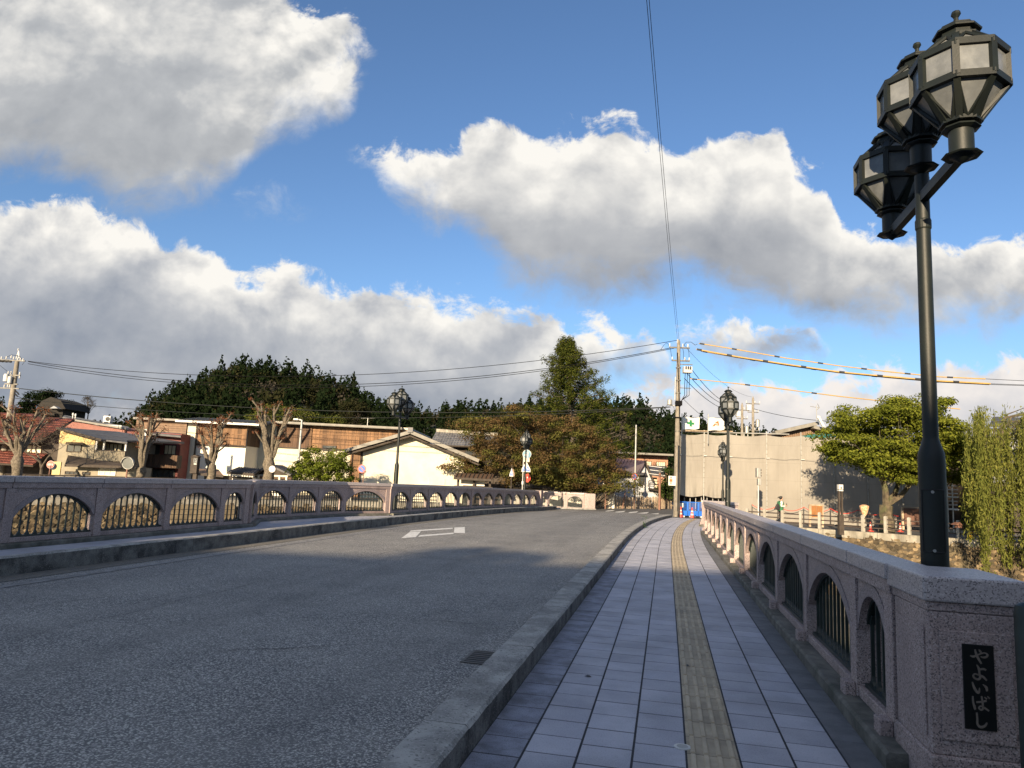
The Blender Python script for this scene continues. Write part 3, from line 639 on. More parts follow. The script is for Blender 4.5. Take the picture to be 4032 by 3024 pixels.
for st in strokes:
    # smooth the brush path and sweep a flat tapered ribbon
    pts = [np.array(p, float) for p in st]; q = []
    for i in range(len(pts) - 1):
        p0, p1, p2, p3 = pts[max(i - 1, 0)], pts[i], pts[i + 1], pts[min(i + 2, len(pts) - 1)]
        for k in range(6):
            u = k / 6.; q.append(.5 * ((2 * p1) + (-p0 + p2) * u + (2 * p0 - 5 * p1 + 4 * p2 - p3) * u * u + (-p0 + 3 * p1 - 3 * p2 + p3) * u ** 3))
    q.append(pts[-1])
    def loc(x, y, dd):
        u = (x - (165 + (y - 205) * .0314)) / 450.; v = (y - 205 - u * 40) / 1278.
        return pz(-.0182 - dd, pc - PW / 2 + u * PW, ptop - v * PH)
    mb = MB(); Ls, Rs = [], []
    for i, c in enumerate(q):
        dv = q[min(i + 1, len(q) - 1)][:2] - q[max(i - 1, 0)][:2]; dv = dv / (np.hypot(*dv) + 1e-6); n_ = np.array([-dv[1], dv[0]]); w = c[2] * .62
        Ls.append(c[:2] + n_ * w); Rs.append(c[:2] - n_ * w)
    k = len(q)
    mb.v = [loc(*p, .0025) for p in Ls] + [loc(*p, .0025) for p in Rs] + [loc(*p, .0) for p in Ls] + [loc(*p, .0) for p in Rs]
    for i in range(k - 1): mb.f += [(i, i + 1, k + i + 1, k + i), (2 * k + i, i, i + 1, 2 * k + i + 1)[::-1], (3 * k + i, k + i, k + i + 1, 3 * k + i + 1)]
    mb.f += [(0, k, 3 * k, 2 * k), (k - 1, 2 * k - 1, 4 * k - 1, 3 * k - 1)]
    part('letter_stroke', mb, M['letter'], pl, world=True)

# left balustrade: straight run, outlook bay, long run
LZ = .25
def lr(y): return Vector((-7.71 + .24 * (y - 11.22), y, LZ + deck(y)))
rail_l = thing('stone_balustrade', 'shaded granite balustrade with an outlook bay along the left pavement', 'balustrade', tuple(lr(14)))
H_L = 1.03; LD = Vector((.24, 1, 0)).normalized(); LN = Vector((-LD.y, LD.x, 0))
nod = [lr(11.22 + 1.74 * k) - LN * 0 for k in range(-3, 4)] + [lr(17.35)]
balustrade(rail_l, [p + LN * .175 for p in nod], H_L, -1, feet=False)
plinth(rail_l, [p + LN * .175 for p in (nod[0], nod[3], nod[-1] + LD * .15)], -1, w1=.30, h=.08)
p0 = lr(17.55); bb = [p0 + LN * .25, p0 + LN * 1.05 + LD * .95]
bb += [Vector((-7.26 + .255 * (y - 19.25) + .5, y, 0)) for y in ()]
b1 = Vector((-6.40, 20.83, 0)); b2 = Vector((-5.50, 23.86, 0)); bd = (b2 - b1) / 2
bay = [p0 + LN * .20, b1 - bd * 1.25, b1 - bd * .0, b1 + bd, b2]
bay[1] = b1 - bd * 1.0
bay = [bay[0]] + bay[1:] + [Vector((-4.33, 25.42, 0))]
for p in bay: p.z = LZ + deck(p.y)
balustrade(rail_l, bay, H_L, -1, feet=False)
plinth(rail_l, bay, -1, w1=.30, h=.08)
far = []
for k in range(13):
    y = 25.5 + (49 - 25.5) * k / 12.; far.append(Vector((-4.25 + .225 * (y - 25.5) + .00165 * (y - 25.5) ** 2, y, LZ + deck(y))))
balustrade(rail_l, far, H_L, -1, feet=False, nbar=9)
plinth(rail_l, far, -1, w1=.30, h=.08)
e = far[-1]; dn = (far[-1] - far[-2]).normalized(); 
vs = [Vector((e.x, e.y, 0)) + dn * s_ + Vector((dn.y, -dn.x, 0)) * t_ + Vector((0, 0, h)) for h in (e.z - .2, e.z + H_L + .02) for s_, t_ in ((.1, -.06), (.75, -.06), (.75, .36), (.1, .36))]
part('end_pier', MB().add(vs, [(0, 1, 2, 3), (4, 5, 6, 7), (0, 1, 5, 4), (1, 2, 6, 5), (2, 3, 7, 6), (3, 0, 4, 7)]), M['granite'], rail_l, world=True, bevel=.01)

# bridge girder under the deck
mb = MB()
for side in (0, 1):
    pass
g = strip(lambda y, o, z: (lk(y, -2.9, z) if o == 0 else Vector((*(rr(y, .6, 0))[:2], deck(y) + z))), [(0, -.15), (0, -1.1), (1, -1.1), (1, -.15)], 2.5, 50, 16)
struct('bridge_girder', g, M['concrete'])

# ------------------------------------------------------------------ street lamps
def lamp_head(root, cx, cz, centre):
    """octagonal lantern, tip of its cup at height cz"""
    part('lantern_cup', MB().lathe([(.004, .0), (.05, .035), (.074, .046), (.074, .262)], 20, (cx, 0), R(22.5), cz), M['lamp_metal'], root, smooth=True)
    part('cup_plate', MB().lathe([(.11, .047), (.12, .055), (.085, .066)], 8, (cx, 0), R(22.5), cz), M['lamp_metal'], root)
    part('cup_plate', MB().lathe([(.085, .222), (.115, .234), (.11, .246), (.085, .25)], 8, (cx, 0), R(22.5), cz), M['lamp_metal'], root)
    prof = [(.115, .268), (.285, .485), (.285, .705), (.14, .845)]
    for k in range(8):
        a0, a1 = R(22.5 + 45 * k), R(22.5 + 45 * (k + 1))
        def q(j, a, inset=0.): r, z = prof[j]; return Vector((cx + (r - inset) * math.cos(a), (r - inset) * math.sin(a), cz + z))
        # ribs along the corner
        rb = MB()
        for j in range(3): rb.beam(q(j, a0, .012), q(j + 1, a0, .012), .040, .030, up=Vector((math.cos(a0), math.sin(a0), .01)))
        part('lantern_rib', rb, M['lamp_metal'], root)
        for j in range(3):
            pn = MB().add([q(j, a0, .016), q(j, a1, .016), q(j + 1, a1, .016), q(j + 1, a0, .016)], [(0, 1, 2, 3)]); part('lantern_pane', pn, M['frost'], root)
        # the V bars on the lower panes and the roof panes
        m0 = (q(0, a0) + q(0, a1)) / 2; m1 = (q(3, a0) + q(3, a1)) / 2
        for u_, v_ in ((m0, q(1, a0)), (m0, q(1, a1)), (m1, q(2, a0)), (m1, q(2, a1))): part('lantern_bar', MB().beam(u_, v_, .017, .014), M['lamp_metal'], root)
    for j in (1, 2): part('lantern_ring', MB().frame_ring(prof[j][0] + .006, cz + prof[j][1], .04, .044, 8, (cx, 0), R(22.5)), M['lamp_metal'], root)
    part('lantern_floor', MB().lathe([(.128, .262), (.132, .285), (.09, .29)], 8, (cx, 0), R(22.5), cz), M['lamp_metal'], root)
    part('lantern_cap', MB().lathe([(.150, .832), (.154, .852), (.112, .862), (.110, .905), (.142, .907), (.145, .918), (.108, .945), (.110, .952), (.075, .972), (.018, .98), (.014, 1.03), (.030, 1.055), (.026, 1.075), (.004, 1.083)], 8, (cx, 0), R(22.5), cz), M['lamp_metal'], root)
def make_lamp(label, loc, rz, group='bridge street lamps'):
    t = thing('street_lamp', label, 'street lamp', loc, rz, group)
    part('pole', MB().lathe([(.088, 0), (.088, 1.82), (.084, 1.88), (.062, 1.95), (.053, 1.98), (.051, 2.0), (.048, 3.98)], 24), M['lamp_metal'], t, smooth=True)
    dr = MB(); pts = [(.0895 * math.cos(a), .0895 * math.sin(a), z) for a, z in [(R(112), 1.19), (R(112), 1.62), (R(212), 1.62), (R(212), 1.19)]]
    for i in range(4):
        a, b = pts[i], pts[(i + 1) % 4]; n = 8
        seq = []
        for k in range(n + 1):
            u = k / n; aa = [(R(112), 1.19), (R(112), 1.62), (R(212), 1.62), (R(212), 1.19)]; A_, B_ = aa[i], aa[(i + 1) % 4]; an = A_[0] + (B_[0] - A_[0]) * u; seq.append((.0885 * math.cos(an), .0885 * math.sin(an), A_[1] + (B_[1] - A_[1]) * u))
        dr.tube(seq, .005, 5)
    part('access_door_seam', dr, M['black'], t)
    for z in (1.20, 1.605): part('bolt', MB().lathe([(.012, -.006), (.012, .0), (.006, .004)], 8, (0, 0)).__class__().tube([(.087 * math.cos(R(162)), .087 * math.sin(R(162)), z), (.096 * math.cos(R(162)), .096 * math.sin(R(162)), z)], .011, 8), M['steel'], t)
    ar = MB().beam((-.74, 0, 3.80), (.74, 0, 3.80), .055, .075)
    part('cross_arm', ar, M['lamp_metal'], t)
    part('arm_clamp', MB().lathe([(.051, 3.55), (.055, 3.56), (.055, 3.62), (.051, 3.63)], 20), M['lamp_metal'], t)
    lamp_head(t, 0, 3.985, True)
    lamp_head(t, .74, 3.73, False); lamp_head(t, -.74, 3.73, False)
    return t
RA = math.atan2(RD.y, RD.x)
lamp1 = make_lamp('tall three-lantern street lamp in front, beside the name plaque pier', (3.03, 5.10, 0), RA)
for px, py, Y, z, rz, lab in ((2866, 1950, 24.0, 0., RA, 'three-lantern street lamp behind the right balustrade, in front of the netting'),
                               (2846, 1960, 45.5, GZ, RA, 'smaller looking three-lantern lamp far off before the netting, by the blue barrier'),
                               (1559, 1890, 28.5, .1, RA, 'three-lantern street lamp standing against the cream gable wall'),
                               (2066, 1900, 47.5, -.05, RA, 'three-lantern street lamp behind the blue arrow sign at the far bridge end')):
    c = copy_tree(lamp1, (X(px, py, Y), Y, z), rz); c['label'] = lab
# dark post at the right edge of the picture
p = at(4068, 2900, 3.55)
solo('post', MB().lathe([(.055, -.2), (.055, 1.02), (.048, 1.06), (.02, 1.075)], 16, (p.x, p.y)), M['green_metal'], 'black round post at the right edge, before the plaque pier', 'post', base=(p.x, p.y, 0), smooth=True)
# ================================================================== GROUND, RIVER, HILLS
BANK = [(-75, -34), (-24, 34.3), (-10.3, 48.2), (-4.2, 51.6), (13.0, 41.8), (17.0, 39.2), (24.2, 34.5), (48, 19.0), (120, -30)]
def bankpt(s):                       # walk along the bank polyline by x
    for (a, b) in zip(BANK, BANK[1:]):
        if a[0] <= s <= b[0]: t = (s - a[0]) / (b[0] - a[0]); return Vector((s, a[1] + (b[1] - a[1]) * t, 0))
M['riverbed'] = mat('riverbed_gravel', (.16, .14, .11), (.26, .23, .18), 1.5, .95, .8, 12., c3=(.07, .09, .03), s3=.35, a3=.9, space='World')
struct('ground', MB().box(-3000, 3000, -3000, 4000, -4.2, -3.6), M['riverbed'])
m = bpy.data.materials.new('river_water'); m.use_nodes = True; t = NT(m.node_tree); p = t.n['Principled BSDF']
p.inputs['Base Color'].default_value = (.03, .045, .04, 1); p.inputs['Roughness'].default_value = .12
b = t.new('ShaderNodeBump'); b.inputs['Strength'].default_value = .25; t.l.new(t.noise(t.new('ShaderNodeNewGeometry').outputs['Position'], 2.5, 4, .6), b.inputs['Height']); t.l.new(b.outputs[0], p.inputs['Normal']); M['water'] = m
struct('river', MB().quad((-60, 8, -3.55), (60, -12, -3.55), (60, 14, -3.55), (-60, 28, -3.55)), M['water'])
# far bank: street level sheet out to the horizon
far_poly = [(x, y, GZ - .02) for x, y in BANK] + [(2500, -600, GZ - .02), (2500, 3500, GZ - .02), (-2500, 3500, GZ - .02), (-2500, -600, GZ - .02)]
struct('far_bank_ground', MB().add(far_poly, [tuple(range(len(far_poly)))]), M['ground'])
# near bank behind and beside the camera
struct('near_bank_ground', MB().add([(-300, -300, -.03), (300, -300, -.03), (300, -6, -.03), (6.0, 2.4, -.03), (3.3, 3.0, -.03), (-9, 4.5, -.03), (-300, 12, -.03)], [tuple(range(7))]), M['asphalt_dark'])
struct('near_bank_slope', MB().add([(300, -6, -.04), (6.0, 2.4, -.04), (3.3, 3.0, -.04), (-9, 4.5, -.04), (-300, 12, -.04), (-300, 16, -3.7), (-9, 8.0, -3.7), (3.3, 6.0, -3.7), (6.0, 5.4, -3.7), (300, -2, -3.7)], [(0, 1, 8, 9), (1, 2, 7, 8), (2, 3, 6, 7), (3, 4, 5, 6)]), mat('bank_grass', (.06, .085, .025), (.11, .12, .045), 3., .95, .5, 20., space='World'))
# street over the far bank and the junction
street = struct('street', MB().add([(x, y, GZ) for x, y in [(-60, -10), (-26.5, 38.5), (-12.5, 53), (-3, 54), (2, 50), (14, 41.5), (19, 40), (26, 36), (70, 8), (75, 14), (30, 42), (20.5, 46.3), (14, 50), (16.8, 66), (24, 100), (18, 101), (11, 63.0), (2, 64), (-16, 58), (-33, 40), (-72, -6)]], [tuple(range(21))]), M['asphalt_dark'])
# crossing stripes
cw = thing('crosswalk', 'white zebra crossing stripes on the street beyond the bridge', 'road marking', tuple(gnd(2500, 2016)))
for q in ([(2392, 2010), (2422, 2008), (2412, 2012), (2382, 2014)], [(2424, 2015), (2464, 2011), (2456, 2016), (2414, 2020)], [(2480, 2016), (2514, 2013), (2506, 2018), (2470, 2021)], [(2512, 2020), (2555, 2016), (2548, 2021), (2500, 2025)], [(2550, 2024), (2596, 2020), (2590, 2025), (2540, 2029)], [(2640, 2031), (2664, 2029), (2662, 2033), (2636, 2035)]):
    part('stripe', MB().add([gnd(px, py, GZ + .005) for px, py in q], [(0, 1, 2, 3)]), M['paint'], cw, world=True)
kf = MB().beam(gnd(1900, 1992, GZ + .03), gnd(2345, 2006, GZ + .03), .18, .12); solo('kerb', kf, M['kerb_top'], 'low pale kerb before the far picket fence', 'kerb')

# ------------------------------------------------------------------ river walls
def stone_mesh(seed):
    r = random.Random(seed); n = 7; ring0, ring1 = [], []
    for k in range(n):
        a = 2 * math.pi * (k + r.uniform(-.25, .25)) / n; rx = .5 * r.uniform(.82, 1.05); ring0.append((rx * math.cos(a), 0, rx * .85 * math.sin(a))); ring1.append((rx * r.uniform(.74, .9) * math.cos(a), -r.uniform(.06, .2), rx * r.uniform(.62, .78) * math.sin(a)))
    mb = MB().add(ring0 + ring1, [(k, (k + 1) % n, n + (k + 1) % n, n + k) for k in range(n)] + [tuple(range(n, 2 * n))]); return mesh('stone', mb, M['rubble'])
STONES = [stone_mesh(i) for i in range(8)]
def river_wall(name, label, pts, z0, z1, size, limit, seed, batter=.25):
    r = random.Random(seed); t = thing(name, label, 'river wall', (pts[0][0], pts[0][1], z0)); base = ROOTS[t.name]; inv = base.inverted(); todo = []
    for a, b in zip(pts, pts[1:]):
        a, b = Vector((a[0], a[1], 0)), Vector((b[0], b[1], 0)); d = (b - a); L = d.length; d.normalize(); n = Vector((d.y, -d.x, 0)); h = z1 - z0
        part('wall_core', MB().add([a + Vector((0, 0, z1)), b + Vector((0, 0, z1)), b + n * batter * h + Vector((0, 0, z0)), a + n * batter * h + Vector((0, 0, z0)), a - n * .5 + Vector((0, 0, z1)), b - n * .5 + Vector((0, 0, z1))], [(0, 1, 2, 3), (4, 5, 1, 0)]), M['mortar'], t, world=True)
        nz = max(1, int(h / (size * .52))); nx = max(1, int(L / (size * .80)))
        for i in range(nx):
            for j in range(nz):
                u = (i + .5 + (.5 if j % 2 else 0) + r.uniform(-.28, .28)) * L / nx; v = (j + .5 + r.uniform(-.25, .25)) * h / nz
                p = a + d * min(u, L) + n * batter * (h - v) + Vector((0, 0, z0 + v)); todo.append((p, math.atan2(d.y, d.x), size * r.uniform(.75, 1.3)))
    cx = Vector((0, 0, EYE)); todo.sort(key=lambda q: (q[0] - cx).length)
    rest = MB()
    for k, (p, rz, s) in enumerate(todo):
        me = STONES[r.randrange(8)]; sx, sz, tilt = s * r.uniform(.9, 1.2), s * r.uniform(.75, 1.0), r.uniform(-.5, .5)
        if k < limit:
            o = link('stone', me, t); o.location = inv @ p; o.rotation_euler = (-.25, tilt, rz); o.scale = (sx, s, sz)
        else:
            mt = Matrix.Translation(p) @ Matrix.Rotation(rz, 4, 'Z') @ Matrix.Rotation(tilt, 4, 'Y') @ Matrix.Diagonal((sx, s, sz, 1)); rest.add([mt @ v.co for v in me.vertices], [tuple(f.vertices) for f in me.polygons])
    if rest.v: part('far_stones', rest, M['rubble'], t, world=True, kind='stuff')
    return t
river_wall('river_wall', 'rubble stone river wall below the fence on the right bank', [(13.6, 41.4), (17, 39.2), (24.2, 34.5), (36, 26.8)], -3.6, GZ - .15, .34, 290, 5)
river_wall('river_wall', 'brown rubble stone river wall seen through the arches of the left balustrade', [(-38, 15.6), (-24, 34.3), (-10.3, 48.2), (-4.2, 51.6), (3, 47.5)], -3.6, GZ - .15, .38, 290, 9)
# lower ledge with a pale kerb on the left
solo('river_ledge', MB().add([(-40, 12, -2.2), (-27, 29.5, -2.2), (-20.5, 36.2, -2.2), (-21.8, 37.4, -2.2), (-28.4, 30.8, -2.2), (-41.5, 13.2, -2.2)] + [(-40, 12, -2.6), (-27, 29.5, -2.6), (-20.5, 36.2, -2.6), (-21.8, 37.4, -2.6), (-28.4, 30.8, -2.6), (-41.5, 13.2, -2.6)], [(0, 1, 2, 3, 4, 5), (0, 1, 7, 6), (1, 2, 8, 7)]), M['conc_white'], 'pale concrete ledge at the foot of the left river wall', 'ledge')
# concrete coping of the walls
def wall_cap(name, label, pts, w=.5, h=.3, z=GZ - .0):
    t = thing(name, label, 'wall coping', (pts[0][0], pts[0][1], z - h))
    for a, b in zip(pts, pts[1:]):
        a, b = Vector((*a, 0)), Vector((*b, 0)); L = (b - a).length; n = max(1, int(L / 2.4)); d = (b - a).normalized(); q = Vector((-d.y, d.x, 0))
        for i in range(n):
            p0, p1 = a + d * (L * i / n + .008), a + d * (L * (i + 1) / n - .008)
            part('coping_block', MB().add([v + Vector((0, 0, zz)) for zz in (z - h, z + .06) for v in (p0 - q * .08, p1 - q * .08, p1 + q * w, p0 + q * w)], [(0, 1, 2, 3), (4, 5, 6, 7), (0, 1, 5, 4), (1, 2, 6, 5), (2, 3, 7, 6), (3, 0, 4, 7)]), M['concrete'], t, world=True)
    return t
wall_cap('wall_coping', 'pale concrete coping along the right river wall', [(13.6, 41.4), (17, 39.2), (24.2, 34.5), (36, 26.8)])
wall_cap('wall_coping', 'concrete coping on top of the left river wall', [(-38, 15.6), (-24, 34.3), (-10.3, 48.2), (-4.4, 51.5)])
# stone steps in the left wall, seen through the second arch
M['step_stone'] = mat('step_stone', (.17, .135, .085), (.24, .195, .125), 3., .9, .4, 20., c3=(.10, .08, .05), s3=2., a3=.6, space='World')
st = thing('stone_steps', 'stone steps going down the left river wall, behind the second arch', 'steps', (-17, 41.5, -3.6))
for k in range(12):
    a = Vector((-18.6, 39.6, 0)); d = Vector((.71, .70, 0)); n = Vector((.70, -.71, 0)); z = GZ - .2 - k * .27
    part('step', MB().add([a + d * s_ + n * q + Vector((0, 0, zz)) for zz in (z - .25, z) for s_, q in ((0, .1 + k * .10), (3.6, .1 + k * .10), (3.6, .5 + k * .10), (0, .5 + k * .10))], [(0, 1, 2, 3), (4, 5, 6, 7), (0, 1, 5, 4), (1, 2, 6, 5), (2, 3, 7, 6), (3, 0, 4, 7)]), M['step_stone'], st, world=True)

# bank fences: pale posts with dark rails
M['rail_brown'] = mat('dark_brown_rail', (.035, .025, .022), (.06, .045, .04), 8., .6)
def bank_fence(label, pts, sp, hp, skip=()):
    t = thing('bank_fence', label, 'fence', (pts[0][0], pts[0][1], GZ)); first = None; inv = ROOTS[t.name].inverted(); prev = None; pos = []
    for a, b in zip(pts, pts[1:]):
        a, b = Vector((*a, GZ)), Vector((*b, GZ)); n = max(1, round((b - a).length / sp)); pos += [a.lerp(b, i / n) for i in range(n)]
    pos.append(Vector((*pts[-1], GZ)))
    for i, p in enumerate(pos):
        if first is None:
            first = mesh('post', MB().lathe([(.10, .0), (.10, hp - .06), (.08, hp - .02), (.03, hp)], 4, rot=R(45)), M['conc_white'])
        o = link('post', first, t); o.location = inv @ p; o.rotation_euler = (0, 0, R(random.uniform(20, 40)))
        if prev is not None:
            for h in (.28, .52, .76): part('rail', MB().tube([prev + Vector((0, 0, h)), p + Vector((0, 0, h))], .034, 6), M['rail_brown'], t, world=True)
        prev = p
    return t
bank_fence('pale concrete post and dark rail fence along the right bank', [(13.9, 41.5), (17.2, 39.5), (24.4, 34.8), (33, 29.3)], 1.1, .95)
bank_fence('pale concrete post fence on the left bank, seen through the balustrade arches', [(-34, 21.5), (-24.3, 34.7), (-10.6, 48.6), (-5, 51.9)], 2.1, 1.0)

# ------------------------------------------------------------------ hills with woods
def ridge(pts, Y, depth, name, m, foot=GZ - 1.0):
    """terrain whose skyline passes the given photo positions; trees come on top"""
    sky_ = [at(px, py, Y) for px, py in pts]; mb = MB(); n = 9; k = len(sky_)
    for p in sky_:
        for j in range(n):
            u = j / (n - 1); prof = math.sin(min(1, u * 1.6) * math.pi / 2) if u < .625 else math.cos((u - .625) / .375 * math.pi / 2)
            sc = 1 + (u - .625) * depth / Y
            mb.v.append((p.x * sc, p.y * sc, foot + (p.z - foot) * prof + (1.2 * math.sin(p.x * .21 + j * 2.) if 0 < j < n - 1 else 0)))
    mb.f = [(i * n + j, (i + 1) * n + j, (i + 1) * n + j + 1, i * n + j + 1) for i in range(k - 1) for j in range(n - 1)]
    o = struct(name, mb, m, smooth=True); return mb, n, k
M['forest_floor'] = mat('forest_floor', (.008, .012, .006), (.016, .018, .009), .1, .95, space='World')
def leaves_np(centres, size, rng, up=.3, aspect=.6, norm=None, curl=.0):
    """quads (diamonds) scattered at the centres, as vertex and face arrays"""
    n = len(centres); d = rng.normal(size=(n, 3)); d[:, 2] *= .6
    if norm is not None: d = norm + d * .55
    d /= np.linalg.norm(d, axis=1)[:, None] + 1e-9
    a = np.cross(d, rng.normal(size=(n, 3))); a /= np.linalg.norm(a, axis=1)[:, None] + 1e-9; b = np.cross(d, a)
    s = size * rng.uniform(.6, 1.35, n)[:, None]
    v = np.stack([centres - a * s, centres - b * s * aspect + d * s * .12, centres + a * s, centres + b * s * aspect + d * s * .12], 1).reshape(-1, 3)
    return v
def np_mesh(name, v, m, quads=True):
    me = bpy.data.meshes.new(name); n = len(v) // 4
    me.vertices.add(len(v)); me.vertices.foreach_set('co', v.astype(np.float32).ravel()); me.loops.add(n * 4); me.loops.foreach_set('vertex_index', np.arange(n * 4, dtype=np.int32))
    me.polygons.add(n); me.polygons.foreach_set('loop_start', np.arange(0, n * 4, 4, dtype=np.int32)); me.polygons.foreach_set('loop_total', np.full(n, 4, dtype=np.int32))
    me.update(calc_edges=True); me.materials.append(m); return me
def conifer_pts(n, h, r, rng, pw=1.0):
    u = 1 - np.sqrt(rng.random(n)); z = .08 + .92 * u; rad = r * (1 - u) ** pw * (.55 + .45 * rng.random(n)) * (1 + .22 * np.sin(z * 34)); a = rng.random(n) * 6.283
    return np.stack([rad * np.cos(a), rad * np.sin(a), z * h], 1)
def dome_pts(n, h, r, rng):
    d = rng.normal(size=(n, 3)); d /= np.linalg.norm(d, axis=1)[:, None]; d[:, 2] = np.abs(d[:, 2]) * 1.0 - .25 * (rng.random(n) < .3); q = (.7 + .3 * rng.random(n))[:, None]
    lump = 1 + .18 * np.sin(d[:, :1] * 7 + d[:, 1:2] * 5) + .1 * np.sin(d[:, 2:3] * 11)
    return d * q * lump * np.array([r, r, h * .62]) + np.array([0, 0, h * .38])
M['wood_dark'] = leafmat('cedar_foliage', (.006, .011, .005), (.014, .022, .009), .1)
M['wood_mixed'] = leafmat('mixed_foliage', (.014, .018, .008), (.036, .034, .016), .2)
M['wood_bare'] = leafmat('bare_twigs', (.035, .031, .025), (.07, .062, .05), .2)
def forest(name, label, hill, ntree, hts, mats_mix, seed, umin=.05, per=430, size=.29, umax=.68):
    mbh, n, k = hill; rng = np.random.default_rng(seed); vs = {}
    grid = np.array(mbh.v).reshape(k, n, 3)
    for i in range(ntree):
        fi = rng.random() * (k - 1); fj = (umin + (umax - umin) * rng.random() ** .9) * (n - 1); i0, j0 = int(fi), int(fj); a, b = fi - i0, fj - j0
        p = (grid[i0, j0] * (1 - a) * (1 - b) + grid[i0 + 1, j0] * a * (1 - b) + grid[i0, j0 + 1] * (1 - a) * b + grid[i0 + 1, j0 + 1] * a * b)
        h = rng.uniform(*hts); q = rng.random(); mi = 0 if q < mats_mix[0] else (1 if q < mats_mix[0] + mats_mix[1] else 2)
        pts = conifer_pts(per, h, h * rng.uniform(.22, .34), rng, rng.uniform(.6, .95)) if mi == 0 else dome_pts(int(per * .9), h * .72, h * rng.uniform(.26, .38), rng)
        vs.setdefault(mi, []).append(leaves_np(pts + p - np.array([0, 0, h * .35]), size * (h / 9.) * (.8 if mi == 2 else 1.), rng, aspect=.7))
    for mi, key in ((0, 'wood_dark'), (1, 'wood_mixed'), (2, 'wood_bare')):
        if mi in vs:
            o = link(name, np_mesh(name, np.concatenate(vs[mi]), M[key])); tag(o, label[mi], 'wood', kind='stuff')
H1 = ridge([(470, 1828), (560, 1678), (670, 1618), (740, 1590), (818, 1560), (893, 1516), (980, 1510), (1041, 1514), (1140, 1524), (1250, 1558), (1300, 1576), (1370, 1603), (1420, 1633), (1480, 1668), (1560, 1708), (1640, 1758), (1720, 1848)], 230, 150, 'wooded_hill', M['forest_floor'])
forest('hill_wood', ['dark cedar wood covering the hill behind the white storehouses', 'olive broadleaf trees among the cedars on the hill', 'bare grey trees among the cedars on the hill'], H1, 620, (8, 15), (.62, .28, .10), 11)
H2 = ridge([(-1500, 1560), (-900, 1600), (-300, 1645), (-50, 1635), (100, 1645), (250, 1685), (400, 1700), (520, 1695), (640, 1705), (760, 1745)], 330, 120, 'low_hill', M['forest_floor'])
forest('hill_wood', ['dark conifers on the low ridge at the left', 'bushy trees on the low ridge at the left', 'bare trees on the low ridge at the left'], H2, 300, (9, 15), (.35, .4, .25), 12, per=300, size=.36)
H3 = ridge([(1480, 1720), (1627, 1672), (1776, 1655), (1832, 1652), (2018, 1642), (2092, 1638), (2300, 1628), (2450, 1634), (2560, 1660), (2650, 1692), (2760, 1706), (2900, 1730), (3000, 1745), (3150, 1800)], 300, 140, 'far_hill', M['forest_floor'])
forest('hill_wood', ['dark cedars on the long ridge behind the brown cherry tree', 'grey green trees on the long ridge', 'bare trees on the long ridge'], H3, 520, (8, 16), (.55, .30, .15), 13, per=300, size=.38)
H4 = ridge([(3560, 1790), (3650, 1750), (3720, 1720), (3800, 1720), (3900, 1750), (4100, 1770), (4500, 1775), (5200, 1800), (6200, 1830)], 500, 120, 'distant_hill', M['forest_floor'])
forest('hill_wood', ['dark trees on the distant hill behind the green tree', 'trees on the distant hill at the right', 'bare trees on the distant hill'], H4, 240, (10, 16), (.6, .4, .0), 14, per=120, size=.7)
# the tall cedars that stand out on the skyline of the hill
M['trunk'] = mat('bark', (.06, .048, .036), (.11, .09, .07), 5., .9, .5, 20., space='World')
def cedar(label, px, py_top, py_base, Y, w, seed, group=None, key='wood_dark', per=420):
    rng = np.random.default_rng(seed); top = at(px, py_top, Y); base = at(px, py_base, Y); h = top.z - base.z
    t = thing('cedar_tree', label, 'tree', (base.x, Y, base.z - h * .25), group=group); h *= 1.25
    part('trunk', MB().tube([(0, 0, 0), (0, 0, h * .9)], [.03 * h, .006 * h], 6), M['trunk'], t)
    o = link('crown', np_mesh('crown', leaves_np(conifer_pts(per, h, w / 2, rng, .8), h * .045, rng), M[key]), t); return t
cedar('slim cedar at the right end of the hill skyline', 1388, 1461, 1560, 225, 3.6, 3)
cedar('flat topped dark tree on the left shoulder of the hill', 675, 1495, 1570, 225, 9., 5, per=600)
cedar('broad dark cedar on the crest of the hill', 1140, 1420, 1520, 228, 9., 6, per=600)
# ================================================================== BUILDINGS
M['cream'] = mat('cream_plaster', (.58, .54, .42), (.62, .575, .455), 1.2, .9, .1, 20., c3=(.48, .43, .31), s3=.7, a3=.5, space='World')
M['white_plaster'] = mat('white_plaster', (.60, .575, .50), (.64, .615, .54), 1.2, .9, .1, 20., c3=(.66, .65, .61), s3=.8, a3=.35, space='World')
M['wood'] = mat('cedar_boards', (.215, .118, .058), (.145, .08, .042), 2.2, .8, .3, 40., stretch=(6, 6, .5), island=.35, space='World', stain=(5., (.07, .04, .022), .55))
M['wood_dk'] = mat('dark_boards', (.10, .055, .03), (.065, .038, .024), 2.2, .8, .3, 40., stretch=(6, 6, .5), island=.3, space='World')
M['timber'] = mat('black_timber', (.035, .026, .02), (.055, .042, .032), 5., .8, space='World')
M['roof_grey'] = mat('grey_roof_metal', (.16, .15, .13), (.21, .20, .175), 2., .6, space='World')
M['roof_dark'] = mat('dark_roof', (.05, .05, .055), (.085, .085, .09), 3., .6, .2, 20., space='World')
M['roof_tile'] = mat('kawara_tile', (.085, .085, .09), (.14, .14, .145), 6., .5, .1, 20., island=.25, space='World')
M['roof_red'] = mat('red_clay_tile', (.20, .065, .045), (.14, .045, .034), 4., .6, .1, 20., island=.3, space='World')
M['yellow_wall'] = mat('yellow_stucco', (.56, .43, .20), (.50, .385, .19), 2., .9, .15, 30., stain=(2.2, (.30, .24, .12), .5), space='World')
M['shade_beige'] = mat('shade_toned_stucco', (.27, .24, .18), (.23, .205, .155), 2., .9, .1, 30., stain=(2., (.2, .17, .12), .4), space='World')  # beige darkened so the colour carries the house wall's shadow
